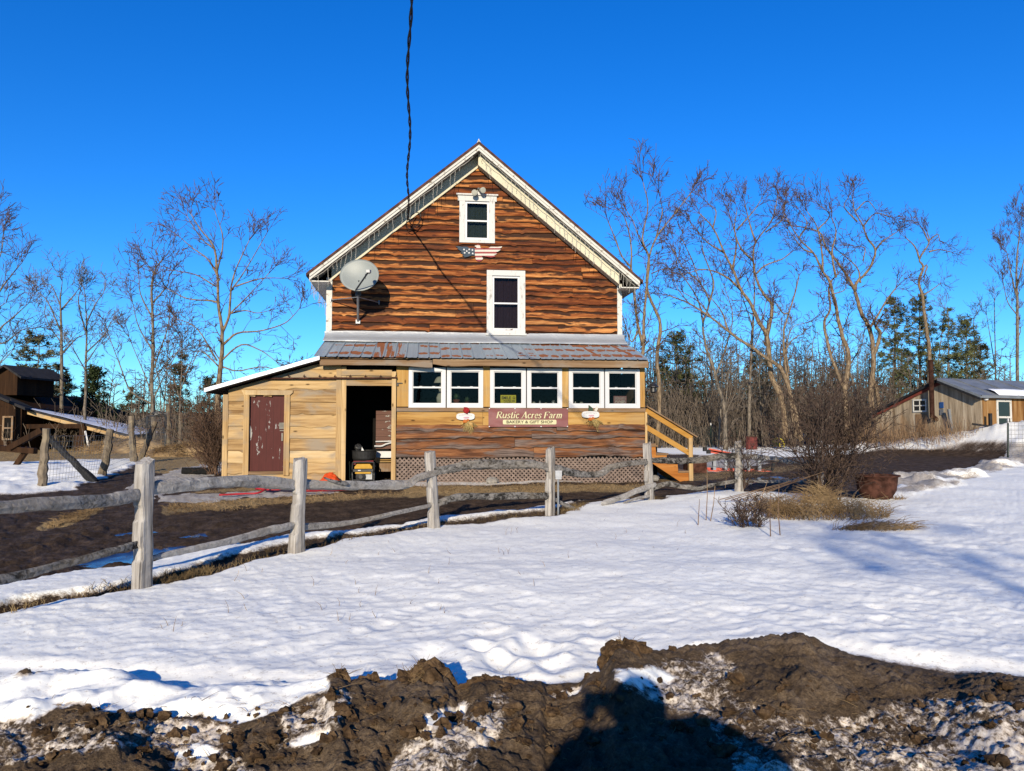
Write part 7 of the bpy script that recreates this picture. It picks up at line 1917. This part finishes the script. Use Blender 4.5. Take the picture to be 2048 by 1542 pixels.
def rubble():
    rg = random.Random(31); m = MB(); m.rng = rg
    for i in range(420):
        if rg.random() < .55: px, py = rg.uniform(30, 1060), rg.uniform(1448, 1545)
        else: px, py = rg.uniform(1000, 2040), rg.uniform(1385, 1545)
        dep = 3.25 + (1545 - py) / 160 * .85; p = CAM + ray(px, py) * dep; z = GZ(p[0], p[1]); r = .008 + .026 * rg.random() ** 4
        m.blob((p[0], p[1], z + r * .35), (r * rg.uniform(.8, 1.4), r, r * rg.uniform(.6, .9)), i % 40, .75, 10, 3.2)
    tag(m.build('mud_rubble', 'clod'), 'small crumbs and lumps of earth littering the bank', 'rubble', kind='stuff')
rubble()

# ------------------------------------------------------------------ barn with its lean-to
def CA(l, d, z): return np.array([math.sin(YAW) * d + rgt[0] * l, math.cos(YAW) * d + rgt[1] * l, z])     # along the view axes
def CP(px, d, py): l = (px - 1024) / FPX * d; p = CA(l, d, 0); q = ray(px, py); t = np.hypot(*p[:2]) / np.hypot(*q[:2]); p[2] = EYE + q[2] * t; return p
barn = thing('barn', CA(-36, 50, 0), 'low dark barn with a snow covered open lean-to', 'barn')
def slab4(a, b, c, d, th):
    m = MB(); a, b, c, d = map(np.asarray, (a, b, c, d)); dn = V3(0, 0, -th)
    m.add([a, b, c, d, a + dn, b + dn, c + dn, d + dn], [(0, 1, 2, 3), (7, 6, 5, 4), (0, 4, 5, 1), (1, 5, 6, 2), (2, 6, 7, 3), (3, 7, 4, 0)]); return m
A_, B_, C_, D_ = CP(42, 45, 814), CP(264, 45, 872), CP(331, 54, 867), CP(132, 54, 822)
slab4(A_, B_, C_, D_, .10).build('lean_to_roof', 'shed_roof', barn)
n = 24; V = []; F = []
for j in range(n + 1):
    for i in range(n + 1):
        u, v = i / n, j / n; u2 = .07 + .93 * u if v < .9 else u; p = (A_ * (1 - u2) + B_ * u2) * (1 - v) + (D_ * (1 - u2) + C_ * u2) * v; V.append(p + V3(0, 0, .05 + .05 * float(fbm(u * 6, v * 5, 141, 3)) + (.03 if 0 < j < n else 0)))
for j in range(n):
    for i in range(n): q = j * (n + 1) + i; F.append((q, q + 1, q + n + 2, q + n + 1))
m = MB(); m.add(V, F); m.build('roof_snow_cover', 'snow', barn, smooth=True)
m = MB(); m.bar(A_ + V3(0, .1, -.22), B_ + V3(0, .1, -.2), .12, .20); m.build('rafter', 'pine_x', barn)
bz = lambda px, d=45: CP(px, d, 850 + FPX * EYE / d)
m = MB(); p = bz(168); m.bar(p, CP(168, 45, 852), .32, .3, (0, 1, 0)); m.bar(p + V3(-.1, 0, 0), p + V3(-.1, 0, .9), .55, .5, (0, 1, 0)); m.build('corner_post', 'barn', barn)
m = MB(); m.bar(CP(46, 45, 853), CP(171, 45, 852), .22, .26); m.build('tie_beam', 'barn', barn)
m = MB(); m.bar(bz(260), CP(258, 45, 872), .14, .14, (0, 1, 0)); m.build('end_post', 'pine_z', barn)
m = MB(); m.bar(CP(181, 44.8, 898), CP(172, 44.9, 862), .10, .08, (0, 1, 0)); m.build('white_prop', 'white', barn)
m = MB(); a, b = bz(-200, 53.8), bz(330, 53.8); m.quad(a, b, b + V3(0, 0, 1.0), a + V3(0, 0, 3.0)); a, b = bz(264, 45.6), bz(332, 53.7); m.quad(a, b, b + V3(0, 0, .85), a + V3(0, 0, .75)); m.build('lean_to_wall', 'brown_z', barn)
# main body
wl = [CP(-320, 44.6, 905), CP(44, 44.6, 905), CP(44, 44.6, 818), CP(-50, 44.6, 780), CP(-320, 44.6, 762)]
m = MB(); m.prism([p for p in wl], CA(0, 12, 0)); bw = m.build('barn_wall', 'barn', barn)
m = MB(); a = CP(8, 44.5, 880); c = CP(28, 44.5, 832)
for x0, x1, z0, z1 in ((a[0], c[0], c[2] - .1, c[2]), (a[0], c[0], a[2], a[2] + .1), (a[0], a[0] + .1, a[2] + .102, c[2] - .102), (c[0] - .1, c[0], a[2] + .102, c[2] - .102), (a[0] + .102, c[0] - .102, (a[2] + c[2]) / 2 - .04, (a[2] + c[2]) / 2 + .04)): m.box(x0, x1, a[1] - .12, a[1] - .02, z0, z1)
wf = m.build('window', 'brown_z', barn); m = MB(); m.box(a[0] + .09, c[0] - .09, a[1] - .05, a[1] - .01, a[2] + .09, c[2] - .09); m.build('pane', 'dark', wf)
slab4(CP(-320, 44, 756), CP(-60, 44, 768), CP(30, 57, 782), CP(-200, 57, 775), .15).build('roof', 'shed_roof', barn)
slab4(CP(-62, 44.1, 767), CP(50, 44.1, 815), CP(146, 55, 823), CP(32, 55, 782), .15).build('roof', 'shed_roof', barn)
m = MB(); q = [CP(-22, 46, 790), CP(33, 46, 790), CP(33, 46, 752), CP(6, 46, 733), CP(-22, 46, 750)]; m.prism(q, CA(.3, 3.2, 0)); m.build('cupola', 'barn', barn)
for a, b in (((4, 729), (40, 753)), ((4, 729), (-32, 752))): slab4(CP(*[a[0], 45.6, a[1]]), CP(b[0], 45.6, b[1]), CP(b[0], 45.6, b[1]) + CA(.4, 4.2, 0), CP(a[0], 45.6, a[1]) + CA(.4, 4.2, 0), .12).build('cupola_roof', 'shed_roof', barn)
# leaning timbers near the barn corner
m = MB(); m.bar(CP(22, 28, 896), CP(86, 28, 860), .20, .2); m.bar(CP(-40, 28.3, 893), CP(74, 28, 902), .22, .2); m.bar(CP(30, 28.2, 940), CP(60, 28.2, 895), .16, .16); tag(m.build('log_brace', 'barn'), 'reddish log timbers braced against the yard post nearest the barn', 'timber')

# ------------------------------------------------------------------ cabin
def CB(l, d, z):                     # the cabin's own axes: along its long wall and along its gable
    if abs(l) < 1 and abs(d) < 1: return CA(.915 * l - .405 * d, .405 * l + .915 * d, z)
    s, t = l - 24.36, (d - 40.0) * .56
    return CA(24.36 + .915 * s - .405 * t, 40 + .405 * s + .915 * t, z)
MT['pipe_rust'] = m_plain('burnt_rusty_pipe', (0.06, 0.028, 0.02), 0.4, 6, 0.9, 0.05)
cb = thing('cabin', CB(30, 46, 0), 'weathered plank cabin with a grey metal roof and rusty stovepipe', 'cabin')
L0, D0, D1, DR = 24.36, 40.0, 51.7, 43.8; zr_, ze, zl_ = 4.02, 3.08, 2.15; LE = 44.0
m = MB(); m.prism([CB(L0, D0 + .02, -.2), CB(L0, D0 + .02, ze - .1), CB(L0, DR, zr_ - .12), CB(L0, D1, zl_ - .1), CB(L0, D1, -.2)], CB(.12, 0, 0)); m.build('gable_wall', 'cabin', cb)
m = MB(); m.prism([CB(L0 + .122, D0, -.2), CB(LE, D0, -.2), CB(LE, D0, ze - .05), CB(L0 + .122, D0, ze - .05)], CB(0, .12, 0)); m.build('long_wall', 'cabin_orange', cb)
slab4(CB(L0 - .45, D0 - .55, ze - .05), CB(LE, D0 - .55, ze - .05), CB(LE, DR, zr_ + .03), CB(L0 - .45, DR, zr_ + .03), .13).build('roof', 'cabin_roof', cb)
slab4(CB(L0 - .3, DR, zr_ + .02), CB(LE, DR, zr_ + .02), CB(LE, D1 + .5, zl_), CB(L0 - .3, D1 + .5, zl_), .13).build('roof', 'tar', cb)
for k in range(12):
    m = MB()
for k in range(9):
    l = L0 + .8 + k * 1.8; m.bar(CB(l, D0 - .54, ze - .03), CB(l, DR, zr_ + .05), .05, .05)
m.build('roof_rib', 'cabin_roof', cb)
m = MB(); m.bar(CB(L0 - .07, DR + .2, zr_ - .20), CB(L0 - .07, D1 + .3, zl_ - .13), .05, .2); m.build('red_trim', 'dark_red', cb)
m = MB(); m.bar(CB(L0 - .4, D0 - .5, ze - .17), CB(L0 - .4, DR, zr_ - .1), .06, .24); m.build('rake_board', 'tar', cb)
V = []; F = []; n = 30
for i in range(n + 1):
    l = L0 + 1.0 + i / n * 8; w = .75 + .22 * float(fbm(i * .35, 2, 151, 3))
    for t in (0, .3, .7, 1): dd = D0 - .57 + w * t * 1.9; V.append(CB(l, dd, ze - .05 + (zr_ + .08 - ze) * (dd - D0 + .55) / (DR - D0 + .55) + (.14 if 0 < t < 1 else .03)))
for i in range(n):
    for k in range(3): q = i * 4 + k; F.append((q, q + 4, q + 5, q + 1))
m = MB(); m.add(V, F); m.build('roof_snow_cover', 'snow', cb, smooth=True)
# stovepipe
p = CB(23.9, 44.4, 1.9); m = MB(); m.tube([p, p + V3(0, 0, 3.1)], .125, 12); m.tube([p + V3(0, 0, .08), p + CB(.5, .1, -.1)], .125, 10); m.tube([p + V3(0, 0, 3.1), p + V3(0, 0, 3.16)], .14, 12); m.build('stovepipe', 'pipe_rust', cb)
def gwin(d0, d1, z0, z1, nm):
    m = MB(); t = .09; l0 = L0 - .06
    for a, b, c, d in ((d0, d1, z0, z0 + t), (d0, d1, z1 - t, z1), (d0, d0 + t, z0 + t, z1 - t), (d1 - t, d1, z0 + t, z1 - t)):
        m.prism([CB(l0, a, c), CB(l0, b, c), CB(l0, b, d), CB(l0, a, d)], CB(.06, 0, 0))
    w = m.build('window', 'peeling', cb)
    m = MB(); m.prism([CB(L0 - .02, d0 + t, z0 + t), CB(L0 - .02, d1 - t, z0 + t), CB(L0 - .02, d1 - t, z1 - t), CB(L0 - .02, d0 + t, z1 - t)], CB(.01, 0, 0)); m.build('pane', 'pane_dark', w)
    m = MB(); m.prism([CB(l0 + .01, (d0 + d1) / 2 - .03, z0 + t), CB(l0 + .01, (d0 + d1) / 2 + .03, z0 + t), CB(l0 + .01, (d0 + d1) / 2 + .03, z1 - t), CB(l0 + .01, (d0 + d1) / 2 - .03, z1 - t)], CB(.03, 0, 0)); m.prism([CB(l0 + .008, d0 + t, (z0 + z1) / 2 - .03), CB(l0 + .008, d1 - t, (z0 + z1) / 2 - .03), CB(l0 + .008, d1 - t, (z0 + z1) / 2 + .03), CB(l0 + .008, d0 + t, (z0 + z1) / 2 + .03)], CB(.033, 0, 0)); m.build('muntin', 'peeling', w)
mm = M('dark_window_glass', 0.08, 0.6); mm.col((0.012, 0.014, 0.016)); MT['pane_dark'] = mm.m
gwin(45.6, 47.1, 2.22, 2.95, 'w')
m = MB(); m.prism([CB(L0 - .03, 45.7, 1.1), CB(L0 - .03, 46.9, 1.1), CB(L0 - .03, 46.9, 2.1), CB(L0 - .03, 45.7, 2.1)], CB(.03, 0, 0)); m.build('patched_board', 'brown_z', cb)
m = MB(); m.prism([CB(L0 - .05, 43.75, 2.42), CB(L0 - .05, 44.15, 2.42), CB(L0 - .05, 44.15, 2.75), CB(L0 - .05, 43.75, 2.75)], CB(.04, 0, 0)); pn = m.build('blue_panel', 'blue_sign', cb); m = MB(); m.prism([CB(L0 - .05, 43.75, 2.05), CB(L0 - .05, 44.15, 2.05), CB(L0 - .05, 44.15, 2.37), CB(L0 - .05, 43.75, 2.37)], CB(.04, 0, 0)); m.build('grey_panel', 'steel', cb)
m = MB(); l0, l1 = 25.55, 26.75
for a, b, c, d in ((l0, l1, 2.72, 2.84), (l0, l0 + .13, .6, 2.718), (l1 - .13, l1, .6, 2.718), (l0 + .132, l1 - .132, 1.86, 1.96)): m.prism([CB(a, D0 - .07, c), CB(b, D0 - .07, c), CB(b, D0 - .07, d), CB(a, D0 - .07, d)], CB(0, .066, 0))
w = m.build('door_frame', 'peeling', cb); m = MB(); m.prism([CB(l0 + .13, D0 - .02, .6), CB(l1 - .13, D0 - .02, .6), CB(l1 - .13, D0 - .02, 2.72), CB(l0 + .13, D0 - .02, 2.72)], CB(0, .018, 0)); m.build('pane', 'pane_dark', w)
p = CB(24.66, D0 - .12, 2.88); m = MB(); m.lathe(p + V3(0, 0, -.12), [(0, .0), (.11, .03), (.13, .12), (.11, .21), (0, .24)], 14); m.bar(p, p + CB(0, .14, 0), .06, .06); m.build('porch_light', 'white', cb)
b_ = CB(24.1, 42.6, 0); m = MB(); m.bar(b_ + V3(.15, 0, 0), b_ + V3(-.1, .1, 2.35), .12, .12, (0, 1, 0)); tag(m.build('pale_pole', 'steel'), 'pale metal pole leaning before the cabin gable', 'pole')
b_ = CB(24.4, 39.2, 0); m = MB(); m.bar(b_, b_ + V3(0, 0, 2.1), .14, .12, (0, 1, 0)); m.bar(b_ + V3(-1.0, 0, 1.55), b_ + V3(1.5, 0, 1.25), .08, .1); tag(m.build('clothes_post', 'tar'), 'dark post with a crossbar standing before the orange cabin boards', 'post')

# ------------------------------------------------------------------ the photographer (stands behind the view, casts the shadow on the bank) and roadside pine
def skin_mesh(name, pts, edges, radii, mat, parent, root_i=0, levels=1):
    me = bpy.data.meshes.new(name); bm = bmesh.new(); lay = bm.verts.layers.skin.verify(); vs = []
    for i, (p, r) in enumerate(zip(pts, radii)):
        v = bm.verts.new(Vector(p)); v[lay].radius = (r, r) if not hasattr(r, '__len__') else r; v[lay].use_root = (i == root_i); vs.append(v)
    for a, b in edges: bm.edges.new((vs[a], vs[b]))
    bm.to_mesh(me); bm.free(); o = bpy.data.objects.new(name + '_tmp', me); COL.objects.link(o)
    o.modifiers.new('s', 'SKIN').use_smooth_shade = True; s = o.modifiers.new('d', 'SUBSURF'); s.levels = levels; s.render_levels = levels
    dg = bpy.context.evaluated_depsgraph_get(); e = bpy.data.meshes.new_from_object(o.evaluated_get(dg)); bpy.data.objects.remove(o); bpy.data.meshes.remove(me)
    m = MB(); m.add([v.co[:] for v in e.vertices], [tuple(p.vertices) for p in e.polygons]); bpy.data.meshes.remove(e)
    return m.build(name, mat, parent, smooth=True)
def person():
    root = thing('person', (.34, -.42, -.12), 'person in a dark winter coat holding a phone out to photograph the farmhouse', 'person')
    hip = (.20, -.42, .80); sL, sR = (-.06, -.38, 1.34), (.42, -.42, 1.38); eL, hL = (-.25, -.27, 1.12), (-.05, -.10, 1.39); eR, hR = (.70, -.34, 1.20), (.10, -.11, 1.39)
    pts = [hip, (.19, -.43, 1.02), (.18, -.42, 1.26), (.16, -.41, 1.40), (.13, -.36, 1.49), (.12, -.35, 1.57), sL, eL, hL, sR, eR, hR, (.24, -.42, .72), (.22, -.40, .36), (.21, -.43, -.04), (.21, -.28, -.09), (.45, -.42, .72), (.47, -.40, .36), (.48, -.43, -.04), (.48, -.28, -.09)]
    ed = [(0, 1), (1, 2), (2, 3), (3, 4), (4, 5), (2, 6), (6, 7), (7, 8), (2, 9), (9, 10), (10, 11), (0, 12), (12, 13), (13, 14), (14, 15), (0, 16), (16, 17), (17, 18), (18, 19)]
    rad = [(.15, .11), (.15, .11), (.17, .11), (.06, .06), (.085, .10), (.075, .09), .065, .05, .032, .065, .05, .032, .09, .06, .045, .04, .09, .06, .045, .04]
    body = skin_mesh('body', pts, ed, rad, 'skin', root)
    ci = [0, 1, 2, 6, 7, 9, 10]; cp = [pts[i] for i in ci] + [tuple(np.array(pts[8]) * .82 + np.array(pts[7]) * .18), tuple(np.array(pts[11]) * .82 + np.array(pts[10]) * .18), (.20, -.42, .70)]
    skin_mesh('coat', cp, [(0, 1), (1, 2), (2, 3), (3, 4), (4, 7), (2, 5), (5, 6), (6, 8), (0, 9)], [(.29, .18), (.29, .18), (.29, .18), .14, .12, .16, .135, .08, .085, (.28, .19)], 'coat', root)
    skin_mesh('trousers', [(.34, -.42, .78), pts[12], pts[13], (.21, -.43, .02), pts[16], pts[17], (.48, -.43, .02)], [(0, 1), (1, 2), (2, 3), (0, 4), (4, 5), (5, 6)], [(.16, .13), .105, .08, .065, .105, .08, .065], 'trousers', root)
    m = MB(); m.blob((.12, -.40, 1.57), (.14, .125, .135), 3, .12, 20); m.build('hair', 'hair', root, smooth=True)
    for dx in (-.033, .033): m = MB(); m.blob((.12 + dx, -.268, 1.53), (.012, .010, .008), 2, 0, 10); m.build('eye', 'white', root)
    m = MB(); m.blob((.12, -.258, 1.505), (.013, .02, .02), 2, .05, 10); m.build('nose', 'skin', root); m = MB(); m.blob((.12, -.262, 1.465), (.026, .008, .007), 2, .05, 10); m.build('mouth', 'fuel_red', root)
    for dx in (-.088, .088): m = MB(); m.blob((.12 + dx, -.36, 1.515), (.012, .022, .03), 2, .1, 10); m.build('ear', 'skin', root)
    # hands: palm, four fingers and thumb
    def hand(w, fdir, side, curl, nm):
        w = np.array(w, float); f = np.array(fdir, float); f /= np.linalg.norm(f); s = np.array(side, float); s -= f * (s @ f); s /= np.linalg.norm(s); c = np.cross(f, s) * curl
        P_ = [w, w + f * .045, w + f * .08]; E_ = [(0, 1), (1, 2)]; R_ = [.024, (.034, .016), (.034, .015)]
        for k, (o, L) in enumerate(((-.030, .062), (-.010, .075), (.010, .070), (.030, .055))):
            b = w + f * .085 + s * o; P_ += [b, b + f * L * .4 + c * L * .12, b + f * L * .65 + c * L * .45, b + f * L * .6 + c * L * .8]; n = len(P_); E_ += [(2, n - 4), (n - 4, n - 3), (n - 3, n - 2), (n - 2, n - 1)]; R_ += [.0095, .009, .0085, .0075]
        b = w + f * .03 - s * .03; P_ += [b, b + f * .03 - s * .025 + c * .015, b + f * .055 - s * .03 + c * .03]; n = len(P_); E_ += [(1, n - 3), (n - 3, n - 2), (n - 2, n - 1)]; R_ += [.012, .0105, .009]
        skin_mesh(nm, P_, E_, R_, 'skin', body)
    hand(hL, (.12, .25, 1), (1, .1, 0), 1, 'hand'); hand(hR, (-.2, .25, 1), (1, -.1, 0), 1, 'hand')
    ph = thing('phone', (0, -.03, 1.44), 'dark phone held up at arm length', 'phone')
    m = MB(); m.box(-.075, .075, -.038, -.030, 1.43, 1.51); m.build('phone_body', 'black_rubber', ph); m = MB(); m.lathe((0, 0, 0), [(0, 0), (.006, 0), (.006, .002), (0, .002)], 10); m.v = [(p[0] + .05, -.030 + p[2], p[1] + 1.495) for p in m.v]; m.build('lens', 'dark_metal', ph)
person()
def shade_pine(x, y, H, wd, bare, seed):
    rg = random.Random(seed); nr = np.random.RandomState(seed); root = thing('roadside_pine', (x, y, -.12), 'tall roadside pine across the road from the farmhouse', 'tree', 'roadside pines'); m = MB(); m.tube([(x, y, -.2), (x + .1, y, H * .5), (x, y, H)], [.16, .11, .02], 8); m.build('trunk', 'bark_grey', root)
    C = []; sg = []
    for i in range(int(H * 1.1)):
        f = bare + (1 - bare) * rg.random(); z = V3(x, y, H * f); g = (f - bare) / (1 - bare)
        for k in range(5):
            az = rg.uniform(0, 6.28); L = wd * (1 - .55 * g) * rg.uniform(.4, 1.1); d = V3(math.cos(az), math.sin(az), rg.uniform(-.1, .3)); e = z + d * L; sg.append((z, e, .018, .008))
            for c in range(1, int(L / .4)): C.append(z + d * L * (c + 1) / (L / .4) + V3(rg.gauss(0, .15), rg.gauss(0, .15), rg.gauss(0, .08)))
    C = np.array(C); per = 4; n = len(C) * per; cen = np.repeat(C, per, 0); dr = nr.normal(size=(n, 3)); dr /= np.linalg.norm(dr, axis=1, keepdims=True); s = np.cross(dr, nr.normal(size=(n, 3))); s /= np.linalg.norm(s, axis=1, keepdims=True)
    V = np.stack([cen - s * .04, cen + s * .04, cen + dr * .4], 1).reshape(-1, 3); sticks_mesh('limb', sg, 'bark_grey', root); raw_mesh('crown', V, np.arange(n * 3).reshape(-1, 3), 'pine_needles', root)
shade_pine(-.5, -19.5, 10.8, 3.6, .45, 5)
